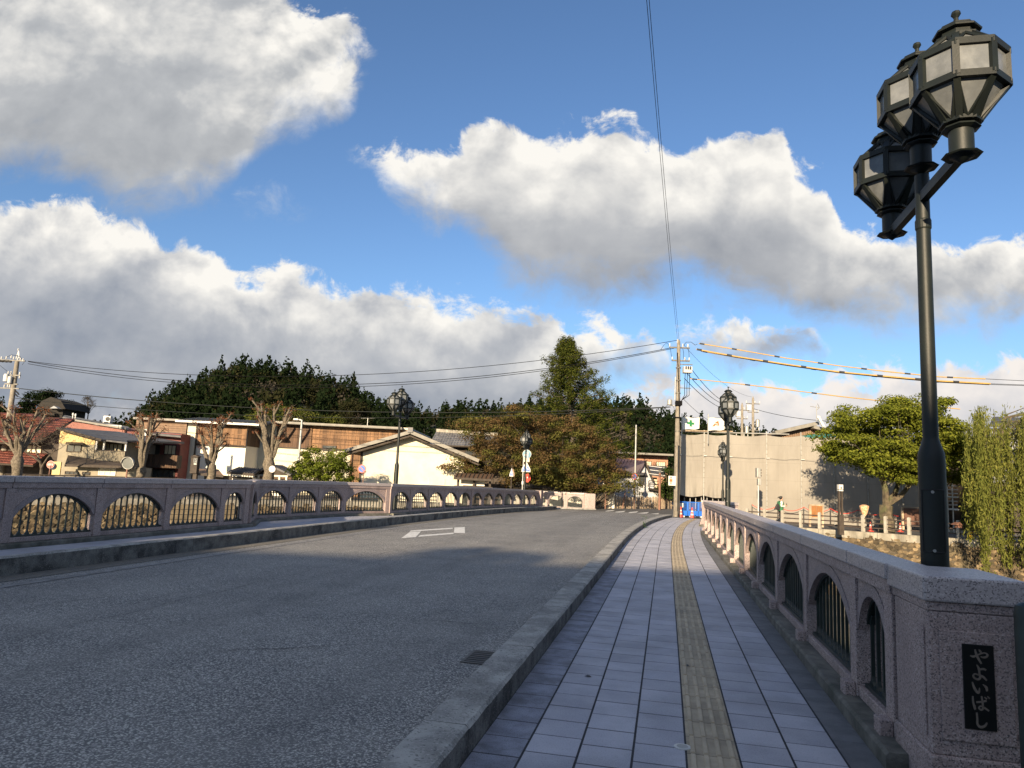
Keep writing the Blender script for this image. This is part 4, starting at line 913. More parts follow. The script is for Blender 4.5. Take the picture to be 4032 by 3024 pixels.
M['red_wall'] = mat('red_corrugated', (.30, .115, .085), (.26, .10, .075), 3., .6, space='World')
M['maroon'] = mat('maroon_wall', (.17, .04, .035), (.13, .035, .03), 3., .7, space='World')
M['brown_wall'] = mat('brown_siding', (.20, .13, .085), (.16, .105, .07), 3., .8, space='World')
M['tan_wall'] = mat('tan_brown_wall', (.36, .19, .12), (.31, .165, .105), 2., .8, space='World')
M['window'] = mat('window_glass', (.03, .035, .04), (.05, .055, .06), 2., .12, spec=.8)
M['curtain'] = mat('curtained_window', (.55, .50, .36), (.62, .57, .42), 3., .5)
M['grey_base'] = mat('grey_render', (.30, .31, .32), (.25, .26, .27), 3., .9, space='World')
M['shade_white'] = mat('shade_toned_render', (.44, .45, .47), (.40, .41, .43), 1.5, .9, space='World')  # white walls greyed and blued: the house's shade is in the colour

def box8(P, x0, x1, y0, y1, z0, z1): return MB().box(x0, x1, y0, y1, z0, z1)
def bld(name, label, cat, px, py, Y, rz=0.): return thing(name, label, cat, (X(px, py, Y), Y, GZ), rz)
def window(parent, x0, x1, y, z0, z1, pane=None, nx=2, fm=None, root=None, d=.06):
    """framed window on a wall that faces -y at depth y (world coordinates)"""
    w = part('window', MB().box(x0, x1, y - d, y - .002, z0, z0 + .05).box(x0, x1, y - d, y - .002, z1 - .05, z1).box(x0, x0 + .05, y - d, y - .002, z0 + .05, z1 - .05).box(x1 - .05, x1, y - d, y - .002, z0 + .05, z1 - .05), fm or M['timber'], parent, world=True)
    for k in range(nx):
        a = x0 + .05 + (x1 - x0 - .1) * k / nx; b = x0 + .05 + (x1 - x0 - .1) * (k + 1) / nx
        part('pane', MB().box(a + .01, b - .01, y - .03, y - .003, z0 + .051, z1 - .051), pane or M['window'], w, world=True)
        if k: part('mullion', MB().box(a - .02, a + .02, y - d, y - .0305, z0 + .051, z1 - .051), fm or M['timber'], w, world=True)
    return w
def boards(parent, x0, x1, y, z0, z1, m, w=.26, rng=None, rowh=None):
    rng = rng or random
    n = max(1, int((x1 - x0) / w)); w = (x1 - x0) / n
    for k in range(n):
        part('board', MB().box(x0 + k * w + .006, x0 + (k + 1) * w - .006, y - .05 - rng.uniform(0, .02), y - .003, z0, z1), m, parent, world=True)
def battens(parent, x0, x1, y, zs, m):
    for z in zs: part('batten', MB().box(x0, x1, y - .11, y - .071, z - .03, z + .03), m, parent, world=True)
def pent_roof(parent, name, A, B, C, D, th, m, edge=None, nrib=0, rm=None, tile_rows=0):
    """roof sheet A-B eave, D-C ridge"""
    A, B, C, D = map(Vector, (A, B, C, D))
    r = part(name, MB().slab(A, B, C, D, th), m, parent, world=True)
    n = (B - A).cross(D - A).normalized()
    if n.z < 0: n = -n
    for k in range(nrib):
        u = (k + .5) / nrib; part('roof_rib', MB().beam(A.lerp(B, u) + n * .03, D.lerp(C, u) + n * .03, .05, .06), rm or m, r, world=True)
    if edge is not None:
        part('eave_board', MB().beam(A - n * .06, B - n * .06, .06, .16), edge, r, world=True)
    return r
def tiled_roof(parent, A, B, C, D, m, rows, cols, lift=.05):
    """pantiles: every tile a curved piece laid in rows, joined per course"""
    A, B, C, D = map(Vector, (A, B, C, D)); n = (B - A).cross(D - A).normalized()
    if n.z < 0: n = -n
    r = part('roof', MB().slab(A, B, C, D, .12), M['timber'], parent, world=True); up = n * lift
    for j in range(rows):
        v0, v1 = j / rows, (j + 1.08) / rows; mb = MB()
        for i in range(cols):
            u0, u1 = i / cols, (i + 1) / cols; q = []
            for v, l in ((v0, 1.6), (v1, .6)):
                for k in range(4):
                    u = u0 + (u1 - u0) * k / 3.; q.append(A.lerp(B, u).lerp(D.lerp(C, u), min(v, 1)) + up * (l + (.9 if k in (1,) else (.2 if k == 2 else 0))))
            o = [q[0] - up * 1.1, q[3] - up * 1.1]
            mb.add(q + o, [(0, 1, 5, 4), (1, 2, 6, 5), (2, 3, 7, 6), (8, 9, 3, 2, 1, 0)])
        part('tile_course', mb, m, r, world=True)
    return r

# ---- long white storehouse with cedar boarding (left wing in front)
ka = bld('storehouse', 'white plastered storehouse with cedar boarded upper wall, left of the clock', 'storehouse', 850, 1800, 58)
YA = 58.; xa0, xa1 = X(742, 1720, YA), X(968, 1760, YA); zt, zw, zb = Z(850, 1671, YA), Z(850, 1751, YA), GZ
part('wall', MB().box(xa0, xa1, YA, YA + 6.5, zb, zt + .15), M['white_plaster'], ka, world=True)
part('corner_pilaster', MB().box(xa0 - .05, xa0 + .62, YA - .16, YA - .003, zb, zt), M['cream'], ka, world=True)
part('downpipe', MB().tube([(xa0 + .7, YA - .1, zb), (xa0 + .7, YA - .1, zt)], .06, 8), M['timber'], ka, world=True)
boards(ka, xa0 + .78, xa1 - .12, YA, zw, zt, M['wood'], .28); battens(ka, xa0 + .7, xa1 - .1, YA, [zw + .04, zw + .45, zw + .9, zt - .1], M['wood'])
part('corner_post', MB().box(xa1 - .12, xa1 + .01, YA - .12, YA - .004, zw - .05, zt), M['wood'], ka, world=True)
part('sill_beam', MB().box(xa0 + .66, xa1, YA - .13, YA - .004, zw - .12, zw - .001), M['timber'], ka, world=True)
ex0, ex1 = X(690, 1658, YA - 1), X(1020, 1666, YA - 1); ze = Z(850, 1661, YA - 1)
pent_roof(ka, 'roof', (ex0, YA - 1.0, ze), (ex1, YA - 1.0, ze - .02), (ex1, YA + 3.2, ze + .5), (ex0, YA + 3.2, ze + .55), .14, M['roof_dark'], M['white'], 18, M['roof_grey'])
# side wall boards
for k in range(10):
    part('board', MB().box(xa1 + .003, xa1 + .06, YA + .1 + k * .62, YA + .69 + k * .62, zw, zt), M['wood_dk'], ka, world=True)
# ---- right wing, set back
kb = bld('storehouse', 'long low storehouse wing with orange cedar boards over white plaster', 'storehouse', 1300, 1800, 61)
YB = 61.0; xb0, xb1 = X(1000, 1760, YB), X(1602, 1760, YB); zt, zw = Z(1300, 1680, YB), Z(1300, 1768, YB)
part('wall', MB().box(xb0, xb1, YB, YB + 7, GZ, zt + .2), M['cream'], kb, world=True)
xm = X(1225, 1720, YB); xm2 = X(1086, 1750, YB)
boards(kb, xm + .1, xb1 - .05, YB, zw, zt, M['wood'], .30); battens(kb, xm, xb1, YB, [zw + .05, zw + .42, zw + .82, zw + 1.22, zt - .12], M['wood'])
boards(kb, xm2, xm - .08, YB, zw, zt, M['wood_dk'], .34)
part('corner_post', MB().box(xm - .08, xm + .08, YB - .16, YB - .004, zw - .1, zt), M['wood'], kb, world=True)
xr0 = X(1380, 1800, YB); part('lower_boarding', MB().box(xr0, xb1, YB - .04, YB - .003, GZ, zw - .11), M['wood_dk'], kb, world=True)
boards(kb, xr0, xb1, YB - .04, GZ, zw - .11, M['wood'], .36); battens(kb, xr0, xb1, YB - .04, [.6, 1.5, 2.4], M['wood'])
part('sill_beam', MB().box(xm2, xb1, YB - .13, YB - .004, zw - .1, zw - .001), M['timber'], kb, world=True)
window(kb, X(1270, 1770, YB), X(1325, 1770, YB), YB - .08, Z(1290, 1776, YB) , Z(1290, 1754, YB), M['window'], 1)
for px in (1130, 1190):
    x = X(px, 1700, YB); part('roof_brace', MB().beam((x, YB - .1, zw + .4), (x + .25, YB - 1.3, zt + .05), .12, .16), M['timber'], kb, world=True)
ex0, ex1 = X(1070, 1661, YB - 1.0), X(1582, 1682, YB - 1.0); ze = Z(1300, 1668, YB - 1.0)
pent_roof(kb, 'roof', (ex0, YB - 1.0, ze), (ex1, YB - 1.0, ze - .05), (ex1, YB + 3.5, ze + .16), (ex0, YB + 3.5, ze + .2), .18, M['roof_grey'], M['roof_grey'], 0)
ant = thing('roof_antenna', 'tv antenna on the ridge of the long storehouse wing', 'antenna', (X(1447, 1668, YB + 3.3), YB + 3.3, ze + .2))
part('mast', MB().tube([(0, 0, 0), (0, 0, .75)], .03, 6), M['steel'], ant); part('boom', MB().tube([(-.6, 0, .72), (.6, 0, .78)], .025, 6), M['steel'], ant)
for k in range(4): part('element', MB().tube([(-.5 + k * .32, -.3, .73 + k * .016), (-.5 + k * .32, .3, .73 + k * .016)], .014, 5), M['steel'], ant)

# ---- cream gabled storehouse
kc = bld('gabled_storehouse', 'cream plastered gable end of a storehouse with dark eaves', 'storehouse', 1620, 1880, 56)
YC = 56.; xl, xr_ = X(1424, 1850, YC), X(1826, 1850, YC); xc = X(1619, 1720, YC); zr = Z(1619, 1722, YC); zl, zrr = Z(1424, 1782, YC), Z(1826, 1806, YC)
part('wall', MB().prism([(xl, YC, GZ), (xr_, YC, GZ), (xr_, YC, zrr), (xc, YC, zr), (xl, YC, zl)], (0, 9, 0)), M['cream'], kc, world=True)
part('corner_trim', MB().box(xl - .16, xl - .003, YC - .1, YC + .3, GZ, zl + .1), M['timber'], kc, world=True)
ov = 1.0
rl0 = Vector((X(1352, 1778, YC - ov), YC - ov, Z(1352, 1778, YC - ov))); rt0 = Vector((X(1616, 1702, YC - ov), YC - ov, Z(1616, 1702, YC - ov))); rr0 = Vector((X(1886, 1816, YC - ov), YC - ov, Z(1886, 1816, YC - ov))); dp = Vector((.3, 10.2, 0))
tiled_roof(kc, rl0 + dp, rl0, rt0, rt0 + dp, M['roof_tile'], 8, 22); tiled_roof(kc, rr0, rr0 + dp, rt0 + dp, rt0, M['roof_tile'], 8, 22)
for a, b in ((rl0, rt0), (rt0, rr0)): part('barge_board', MB().beam(a + Vector((0, -.05, .02)), b + Vector((0, -.05, .02)), .10, .26), M['roof_grey'], kc, world=True)
for a, b in ((rl0, rt0), (rt0, rr0)): part('rafter', MB().beam(a + Vector((0, .45, -.28)), b + Vector((0, .45, -.28)), .8, .12), M['timber'], kc, world=True)
part('ridge_tile', MB().tube([rt0 + Vector((0, -.1, .16)), rt0 + dp + Vector((0, 0, .16))], .16, 8), M['roof_tile'], kc, world=True)
part('ridge_end', MB().box(rt0.x - .2, rt0.x + .2, rt0.y - .2, rt0.y - .11, rt0.z - .02, rt0.z + .36), M['roof_tile'], kc, world=True)
# boarded lean-to on its right side
part('side_boarding', MB().box(xr_ + .004, xr_ + 3.3, YC + 1.2, YC + 8, GZ, zrr - .2), M['timber'], kc, world=True)
for k in range(7): part('board', MB().box(xr_ + .05 + k * .46, xr_ + .49 + k * .46, YC + 1.14, YC + 1.197, GZ, zrr - .25), M['timber'], kc, world=True)
for k in range(2): part('meter_pipe', MB().box(X(1690 + k * 60, 1884, YC), X(1692 + k * 60, 1884, YC) + .02, YC - .04, YC - .003, Z(1690, 1905, YC), Z(1690, 1882, YC)), M['steel'], kc, world=True)

# ---- house with tiled roof behind it
kd = bld('tiled_house', 'dark house with grey tiled roof behind the cream gable', 'house', 1820, 1760, 70)
YD = 70.; A = at(1690, 1752, YD - 1); B = at(1962, 1760, YD - 1); C = at(1950, 1722, YD + 3); D = at(1668, 1710, YD + 3)
part('wall', MB().box(A.x + .6, B.x - .6, YD, YD + 6, GZ, A.z), M['timber'], kd, world=True)
tiled_roof(kd, A, B, Vector((B.x - .2, YD + 3, A.z + 1.35)), Vector((A.x + .2, YD + 3, A.z + 1.55)), M['roof_tile'], 7, 24)
part('ridge', MB().beam((A.x + .2, YD + 3, A.z + 1.7), (B.x - .2, YD + 3, A.z + 1.55), .3, .32), M['concrete'], kd, world=True)
window(kd, X(1830, 1780, YD), X(1890, 1780, YD), YD, Z(1850, 1806, YD), Z(1850, 1775, YD), None, 2)

# ---- roofed gate and the long boundary wall
ge = bld('roofed_gate', 'small gate with brown shingled roof right of the cream gable', 'gate', 1860, 1890, 54)
A = at(1786, 1880, 53.2); B = at(1935, 1888, 53.2); C = at(1945, 1868, 54.6); D = at(1795, 1862, 54.6)
pent_roof(ge, 'roof', A, B, C, D, .1, M['wood_dk'], M['timber'], 9, M['timber'])
for px in (1800, 1862, 1925): part('post', MB().box(X(px, 1900, 54), X(px, 1900, 54) + .16, 53.9, 54.1, GZ, A.z), M['timber'], ge, world=True)
part('plaster_panel', MB().box(X(1815, 1900, 54.2), X(1908, 1900, 54.2), 54.2, 54.3, Z(1850, 1912, 54), Z(1850, 1886, 54)), M['white_plaster'], ge, world=True)
part('cross_beam', MB().box(X(1790, 1900, 54), X(1940, 1900, 54), 53.85, 53.895, Z(1850, 1922, 54), Z(1850, 1914, 54)), M['timber'], ge, world=True)
bw = bld('boundary_wall', 'low grey boundary wall with dark roof tiles under the cherry tree', 'wall', 2150, 1930, 59)
a, b = at(1905, 1922, 58), at(2420, 1960, 60)
part('wall', MB().prism([(a.x, 58, GZ), (b.x, 60, GZ), (b.x, 60, Z(2300, 1932, 60)), (a.x, 58, Z(1960, 1912, 58))], (0, .3, 0)), M['white_plaster'], bw, world=True)
for q, (s0_, s1_) in enumerate(((0, .5), (.5, 1))):
    e0, e1 = at(1900 + 520 * s0_, 1913 + 22 * s0_, 57.6 + 2 * s0_), at(1900 + 520 * s1_, 1913 + 22 * s1_, 57.6 + 2 * s1_)
    tiled_roof(bw, e0, e1, e1 + Vector((0, .6, .28)), e0 + Vector((0, .6, .28)), M['roof_tile'], 2, 20, .03)
# ---- little gatehouse roofs by the clock
gh = bld('gatehouse', 'small gatehouse with dark roofs and white panels beside the bush', 'gatehouse', 1080, 1880, 52)
A, B = at(985, 1866, 51), at(1145, 1868, 51); ap = at(1062, 1828, 51.0)
part('roof_left', MB().slab(A, ap, ap + Vector((0, 3, 0)), A + Vector((0, 3, 0)), .12), M['roof_dark'], gh, world=True); part('roof_right', MB().slab(ap, B, B + Vector((0, 3, 0)), ap + Vector((0, 3, 0)), .12), M['roof_dark'], gh, world=True)
part('wall', MB().box(A.x + .35, B.x - .35, 51.5, 53.5, GZ, A.z), M['white_plaster'], gh, world=True)
part('gable', MB().prism([(A.x + .35, 51.5, A.z), (B.x - .35, 51.5, A.z), (ap.x, 51.5, ap.z - .15)], (0, .2, 0)), M['timber'], gh, world=True)
part('beam', MB().box(A.x, B.x, 51.2, 51.35, Z(1060, 1884, 51), Z(1060, 1876, 51)), M['wood_dk'], gh, world=True)
part('beam', MB().box(A.x + .4, B.x - .3, 51.36, 51.48, Z(1060, 1896, 51), Z(1060, 1890, 51)), M['wood_dk'], gh, world=True)
for k in range(5): part('bracket', MB().box(A.x + .5 + k * .5, A.x + .62 + k * .5, 51.1, 51.19, A.z - .32, A.z - .05), M['white_plaster'], gh, world=True)
g2 = bld('shelter', 'low dark roofed shelter with white rafter ends beside the parking sign', 'shelter', 940, 1870, 51)
A, B = at(893, 1858, 49.5), at(1000, 1866, 49.5); 
pent_roof(g2, 'roof', A, B, B + Vector((-.2, 1.6, .35)), A + Vector((.2, 1.6, .35)), .1, M['roof_dark'], M['timber'], 10, M['roof_dark'])
for k in range(11):
    p = A.lerp(B, (k + .5) / 11); part('rafter_end', MB().box(p.x - .05, p.x + .05, p.y - .06, p.y + .3, p.z - .24, p.z - .15), M['white_plaster'], g2, world=True)
for px in (905, 985): part('post', MB().box(X(px, 1880, 50.2), X(px, 1880, 50.2) + .14, 50.1, 50.25, GZ, A.z - .1), M['timber'], g2, world=True)
part('back_panel', MB().box(X(908, 1880, 50.5), X(985, 1880, 50.5), 50.5, 50.6, GZ, A.z - .2), M['white_plaster'], g2, world=True)
part('cross_rail', MB().box(X(905, 1880, 50.05), X(988, 1880, 50.05), 50.0, 50.095, Z(940, 1884, 50), Z(940, 1878, 50)), M['timber'], g2, world=True)
sh = bld('bus_shelter', 'low brown lean-to roof left of the white rafter shelter', 'shelter', 820, 1860, 52)
A, B = at(780, 1864, 51), at(880, 1872, 51); pent_roof(sh, 'roof', A, B, at(860, 1848, 53), at(775, 1846, 53), .1, M['brown_wall'], M['timber'])
part('wall', MB().box(A.x + .2, B.x - .2, 51.6, 52.6, GZ, A.z - .08), M['timber'], sh, world=True)

# ---- left: red roofed house, yellow house, red hall, brown barn
hi = bld('red_roof_house', 'dark old house with red clay tile roofs behind the left utility pole', 'house', 100, 1780, 52)
Yh = 52.; 
part('wall', MB().box(X(-120, 1800, Yh), X(236, 1800, Yh), Yh, Yh + 8, GZ, Z(100, 1742, Yh)), M['timber'], hi, world=True)
A, B = at(-130, 1742, Yh - 1.2), at(150, 1742, Yh - 1.2); tiled_roof(hi, A, B, Vector((B.x - .8, Yh + 4, A.z + 2.3)), Vector((A.x, Yh + 4, A.z + 2.3)), M['roof_red'], 10, 26)
A, B = at(130, 1745, Yh + 1), at(240, 1748, Yh + 1); tiled_roof(hi, A, B, Vector((B.x, Yh + 4, A.z + 1.15)), Vector((A.x, Yh + 4, A.z + 1.25)), M['roof_red'], 6, 14)
A, B = at(-130, 1816, Yh - 2.4), at(130, 1832, Yh - 2.4); tiled_roof(hi, A, B, Vector((B.x - .6, Yh - .1, A.z + .75)), Vector((A.x, Yh - .1, A.z + .85)), M['roof_red'], 5, 24)
window(hi, X(105, 1770, Yh), X(165, 1770, Yh), Yh, Z(130, 1810, Yh), Z(130, 1752, Yh), M['curtain'], 3, M['wood_dk'])
part('upper_wall', MB().box(X(-120, 1700, Yh + 5), X(40, 1700, Yh + 5), Yh + 4.5, Yh + 9, Z(0, 1720, Yh), Z(0, 1672, Yh + 5)), M['white_plaster'], hi, world=True)
A, B = at(-130, 1676, Yh + 3.8), at(45, 1672, Yh + 3.8); tiled_roof(hi, A, B, Vector((B.x - .2, Yh + 7, A.z + 1.3)), Vector((A.x, Yh + 7, A.z + 1.3)), M['roof_red'], 6, 16)
hj = bld('yellow_house', 'yellow stucco house with sloping grey roof and a balcony', 'house', 330, 1780, 50)
Yj = 50.; x0, x1 = X(232, 1740, Yj), X(372, 1760, Yj); zA, zB = Z(238, 1690, Yj), Z(372, 1728, Yj); zmid = Z(300, 1748, Yj)
part('wall', MB().prism([(x0, Yj, zmid), (x1, Yj, zmid), (x1, Yj, zB), (x0, Yj, zA)], (0, 6, 0)), M['yellow_wall'], hj, world=True)
part('wall', MB().box(x0 + .02, x1 - .01, Yj + .02, Yj + 6, GZ, zmid - .001), M['shade_beige'], hj, world=True)  # shadow below the yellow band is put into this wall's colour
window(hj, X(263, 1765, Yj), X(321, 1765, Yj), Yj + .02, Z(290, 1780, Yj), Z(290, 1751, Yj), M['window'], 2)
part('window_hood', MB().slab(at(258, 1745, Yj - .5), at(328, 1748, Yj - .5), at(326, 1742, Yj), at(260, 1740, Yj), .05), M['timber'], hj, world=True)
A, B = at(222, 1682, Yj - .6), at(400, 1730, Yj - .6); pent_roof(hj, 'roof', A, B, Vector((B.x + 3.2, Yj + 5, B.z + .25)), Vector((A.x + 1., Yj + 5.4, A.z + .15)), .14, M['roof_dark'], M['timber'], 0)
part('right_wall', MB().box(x1 + .0, X(492, 1780, Yj + 1.6), Yj + 1.6, Yj + 6, GZ, zB - .1), M['shade_beige'], hj, world=True)
window(hj, X(412, 1770, Yj + 1.6), X(482, 1770, Yj + 1.6), Yj + 1.6, Z(440, 1815, Yj + 1.6), Z(440, 1746, Yj + 1.6), M['curtain'], 4)
part('balcony_roof', MB().slab(at(372, 1726, Yj - .3), at(500, 1742, Yj - .3), at(500, 1728, Yj + 2), at(380, 1716, Yj + 2), .1), M['roof_dark'], hj, world=True)
bx0, bx1, bz0, bz1 = X(370, 1810, Yj), X(490, 1812, Yj), Z(420, 1815, Yj), Z(420, 1776, Yj)
part('balcony_floor', MB().box(bx0, bx1, Yj, Yj + 1.58, bz0 - .15, bz0), M['timber'], hj, world=True)
for k in range(22): part('balcony_slat', MB().box(bx0 + (bx1 - bx0) * k / 22 + .01, bx0 + (bx1 - bx0) * (k + 1) / 22 - .02, Yj - .04, Yj - .01, bz0, bz1), M['shade_beige'], hj, world=True)
part('balcony_rail', MB().box(bx0, bx1, Yj - .05, Yj + .03, bz1, bz1 + .06), M['timber'], hj, world=True)
for px in (372, 402, 488): part('balcony_post', MB().box(X(px, 1790, Yj), X(px, 1790, Yj) + .1, Yj - .02, Yj + .08, bz1 + .06, Z(430, 1737, Yj)), M['white'], hj, world=True)
A, B = at(255, 1829, Yj - 2.2), at(560, 1838, Yj - 2.2); pent_roof(hj, 'lower_roof', A, B, at(430, 1827, Yj - .1), at(268, 1792, Yj - .1), .12, M['timber'], M['timber'])
part('lower_wall', MB().box(A.x + .4, B.x - .4, Yj - 1.4, Yj - .1, GZ, A.z), M['shade_beige'], hj, world=True)
yw = Yj - 1.4
window(hj, X(390, 1850, yw), X(458, 1850, yw), yw, Z(420, 1872, yw), Z(420, 1842, yw), M['curtain'], 3, M['white']); window(hj, X(258, 1850, yw), X(312, 1850, yw), yw, Z(290, 1870, yw), Z(290, 1856, yw), None, 3); window(hj, X(325, 1860, yw), X(356, 1860, yw), yw, Z(340, 1870, yw), Z(340, 1858, yw), None, 1)
part('sign_panel', MB().box(X(208, 1840, yw - .2), X(240, 1840, yw - .2), yw - .25, yw - .15, Z(225, 1872, yw), Z(225, 1818, yw)), M['yellow_wall'], hj, world=True)
hk = bld('red_hall', 'long red corrugated hall behind the yellow house', 'hall', 420, 1700, 62)
Yk = 62.; a, b = at(250, 1646, Yk), at(500, 1688, Yk); 
part('wall', MB().prism([(a.x, Yk, GZ), (b.x, Yk, GZ), (b.x, Yk, b.z), (a.x, Yk, a.z)], (0, 8, 0)), M['red_wall'], hk, world=True)
n = 60
for k in range(n):
    u = (k + .5) / n; x = a.x + (b.x - a.x) * u; z = a.z + (b.z - a.z) * u; part('corrugation', MB().box(x - .035, x + .035, Yk - .05, Yk - .002, 1.0, z - .02), M['red_wall'], hk, world=True)
part('roof', MB().slab(at(246, 1643, Yk - .4), at(506, 1686, Yk - .4), at(506, 1680, Yk + 8), at(252, 1634, Yk + 8), .15), M['roof_grey'], hk, world=True)
part('gutter', MB().tube([at(250, 1652, Yk - .3), at(330, 1660, Yk - .3), at(385, 1672, Yk - .3), at(480, 1678, Yk - .3)], .07, 6), M['white'], hk, world=True)
ac = thing('air_conditioner', 'white air conditioner unit on the roof of the red hall', 'air conditioner', at(423, 1666, 61.9)); 
part('case', MB().box(-.3, .32, -.2, .2, .08, .62), M['white'], ac, bevel=.03); part('fan_grille', MB().lathe([(.02, 0), (.19, 0), (.19, .02), (.02, .03)], 18), M['black'], ac); ac.children[-1].rotation_euler = (R(90), 0, 0); ac.children[-1].location = (.10, -.201, .35)
for x in (-.25, .25): part('foot', MB().box(x - .06, x + .06, -.2, .2, 0, .079), M['white'], ac)
for k in range(5): part('louvre', MB().box(-.28, -.12, -.225, -.201, .16 + k * .08, .20 + k * .08), M['steel'], ac)
vn = thing('roof_vent', 'pair of small white vents on the roof of the red hall', 'vent', at(290, 1650, 62)); 
for x, h in ((-.1, .5), (.13, .45)): part('vent_pipe', MB().lathe([(.04, 0), (.04, h - .2), (.075, h - .18), (.075, h), (.02, h + .04)], 10, (x, 0)), M['white'], vn)
hl = bld('red_house', 'dark red house with balcony between the yellow house and the white storehouse', 'house', 600, 1780, 56)
Yl = 56.; part('wall', MB().box(X(492, 1780, Yl), X(708, 1780, Yl), Yl, Yl + 1.6, GZ, Z(640, 1705, Yl)), M['maroon'], hl, world=True)
part('roof', MB().slab(at(560, 1702, Yl - .8), at(712, 1716, Yl - .8), at(712, 1706, Yl + 1.8), at(560, 1696, Yl + 1.8), .14), M['roof_dark'], hl, world=True)
window(hl, X(647, 1770, Yl), X(694, 1770, Yl), Yl, Z(670, 1790, Yl), Z(670, 1752, Yl), M['curtain'], 3)
window(hl, X(578, 1770, Yl), X(630, 1770, Yl), Yl, Z(600, 1790, Yl), Z(600, 1735, Yl), None, 2)
part('balcony', MB().box(X(568, 1800, Yl - 1), X(694, 1800, Yl - 1), Yl - 1.2, Yl - .01, Z(630, 1842, Yl - 1), Z(630, 1790, Yl - 1)), M['timber'], hl, world=True)
for k in range(14): part('balcony_board', MB().box(X(568, 1800, Yl - 1) + k * .19, X(568, 1800, Yl - 1) + k * .19 + .17, Yl - 1.24, Yl - 1.203, Z(630, 1841, Yl - 1), Z(630, 1791, Yl - 1)), M['wood_dk'], hl, world=True)
part('canopy', MB().slab(at(562, 1742, Yl - 1.2), at(642, 1750, Yl - 1.2), at(640, 1740, Yl), at(566, 1732, Yl), .06), M['roof_grey'], hl, world=True)
window(hl, X(575, 1860, Yl), X(690, 1860, Yl), Yl, GZ + .3, Z(630, 1848, Yl), None, 5)
hm = bld('brown_barn', 'brown boarded barn with flat roof behind the white storehouse', 'barn', 640, 1690, 70)
Ym = 70.; part('wall', MB().box(X(535, 1690, Ym), X(735, 1690, Ym), Ym, Ym + 6, GZ, Z(640, 1658, Ym)), M['brown_wall'], hm, world=True)
for k in range(6): part('siding_board', MB().box(X(535, 1690, Ym), X(735, 1690, Ym), Ym - .06, Ym - .003, Z(640, 1712 - k * 9, Ym), Z(640, 1704 - k * 9, Ym)), M['brown_wall'], hm, world=True)
part('roof', MB().box(X(525, 1690, Ym - .5), X(745, 1690, Ym - .5), Ym - .8, Ym + 6.5, Z(640, 1657, Ym), Z(640, 1649, Ym)), M['roof_grey'], hm, world=True)
# temple hall on the left hillside
M['temple_dark'] = mat('shaded_old_timber', (.014, .012, .010), (.022, .019, .016), 3., .9, space='World')  # cloud shadow on the hall is put into this near-black tone
tm = bld('hillside_hall', 'dark wooden hall with gabled roof on the hillside at the left', 'temple hall', 195, 1620, 150)
Yt = 150.; part('wall', MB().box(X(148, 1620, Yt), X(248, 1620, Yt), Yt, Yt + 8, Z(200, 1700, Yt), Z(200, 1608, Yt)), M['temple_dark'], tm, world=True)
part('upper_storey', MB().box(X(172, 1590, Yt), X(240, 1590, Yt), Yt + .5, Yt + 7, Z(200, 1608, Yt), Z(200, 1586, Yt)), M['temple_dark'], tm, world=True)
for k in range(6): part('pane', MB().box(X(175, 1590, Yt) + k * .55, X(175, 1590, Yt) + k * .55 + .42, Yt + .4, Yt + .49, Z(200, 1595, Yt), Z(200, 1587, Yt)), M['curtain'], tm, world=True)
part('roof', MB().prism([at(140, 1612, Yt - .5), at(258, 1610, Yt - .5), at(240, 1578, Yt - .5), at(200, 1563, Yt - .5), at(165, 1578, Yt - .5)], (0, 9, 0)), M['temple_dark'], tm, world=True)
part('balcony_rail', MB().box(X(148, 1640, Yt - 1), X(215, 1640, Yt - 1), Yt - 1.2, Yt - .01, Z(190, 1636, Yt), Z(190, 1628, Yt)), M['temple_dark'], tm, world=True)
part('porch_gable', MB().prism([at(195, 1608, Yt - 2), at(228, 1608, Yt - 2), at(212, 1598, Yt - 2)], (0, 2, 0)), M['grey_base'], tm, world=True)

# ---- right: white house with purple roof, brown block
hf = bld('white_house', 'white house with steep purple roof behind the picket fence', 'house', 2500, 1930, 66)
Yf = 66.; xg0, xg1, xg2 = X(2512, 1900, Yf), X(2594, 1900, Yf), X(2574, 1900, Yf); apx, apz = X(2540, 1820, Yf), Z(2540, 1820, Yf)
part('gable_wall', MB().prism([(xg0, Yf, GZ), (xg2, Yf, GZ), (xg2, Yf, Z(2574, 1890, Yf)), (apx, Yf, apz), (xg0, Yf, Z(2512, 1865, Yf))], (0, 8, 0)), M['shade_white'], hf, world=True)
xs0 = X(2390, 1900, Yf + .5); part('side_wall', MB().box(xs0, xg0 - .003, Yf + .3, Yf + 8, GZ, Z(2450, 1862, Yf)), M['shade_white'], hf, world=True)
part('grey_base', MB().box(xs0 - .02, X(2594, 1960, Yf) + .02, Yf - .06, Yf - .003, GZ, Z(2500, 1958, Yf)), M['grey_base'], hf, world=True)
part('grey_base', MB().box(xs0 - .02, xg0 - .1, Yf + .2, Yf + .297, GZ, Z(2450, 1956, Yf)), M['grey_base'], hf, world=True)
A, B = at(2395, 1868, Yf - .4), at(2516, 1864, Yf - .4); M['purple_roof'] = mat('purple_metal_roof', (.045, .032, .045), (.065, .048, .06), 2., .5, space='World')
pent_roof(hf, 'roof_left', A, B, Vector((apx + .05, Yf - .4, apz + .12)), at(2430, 1806, Yf + 3.0), .12, M['purple_roof'], M['timber'], 9, M['purple_roof'])
part('roof_right', MB().slab(Vector((apx, Yf - .4, apz + .12)), at(2576, 1894, Yf - .4), at(2576, 1894, Yf - .4) + Vector((0, 8, 0)), Vector((apx, Yf + 7.6, apz + .12)), .14), M['timber'], hf, world=True)
window(hf, X(2514, 1890, Yf), X(2537, 1890, Yf), Yf - .01, Z(2525, 1910, Yf), Z(2525, 1868, Yf), M['window'], 1)
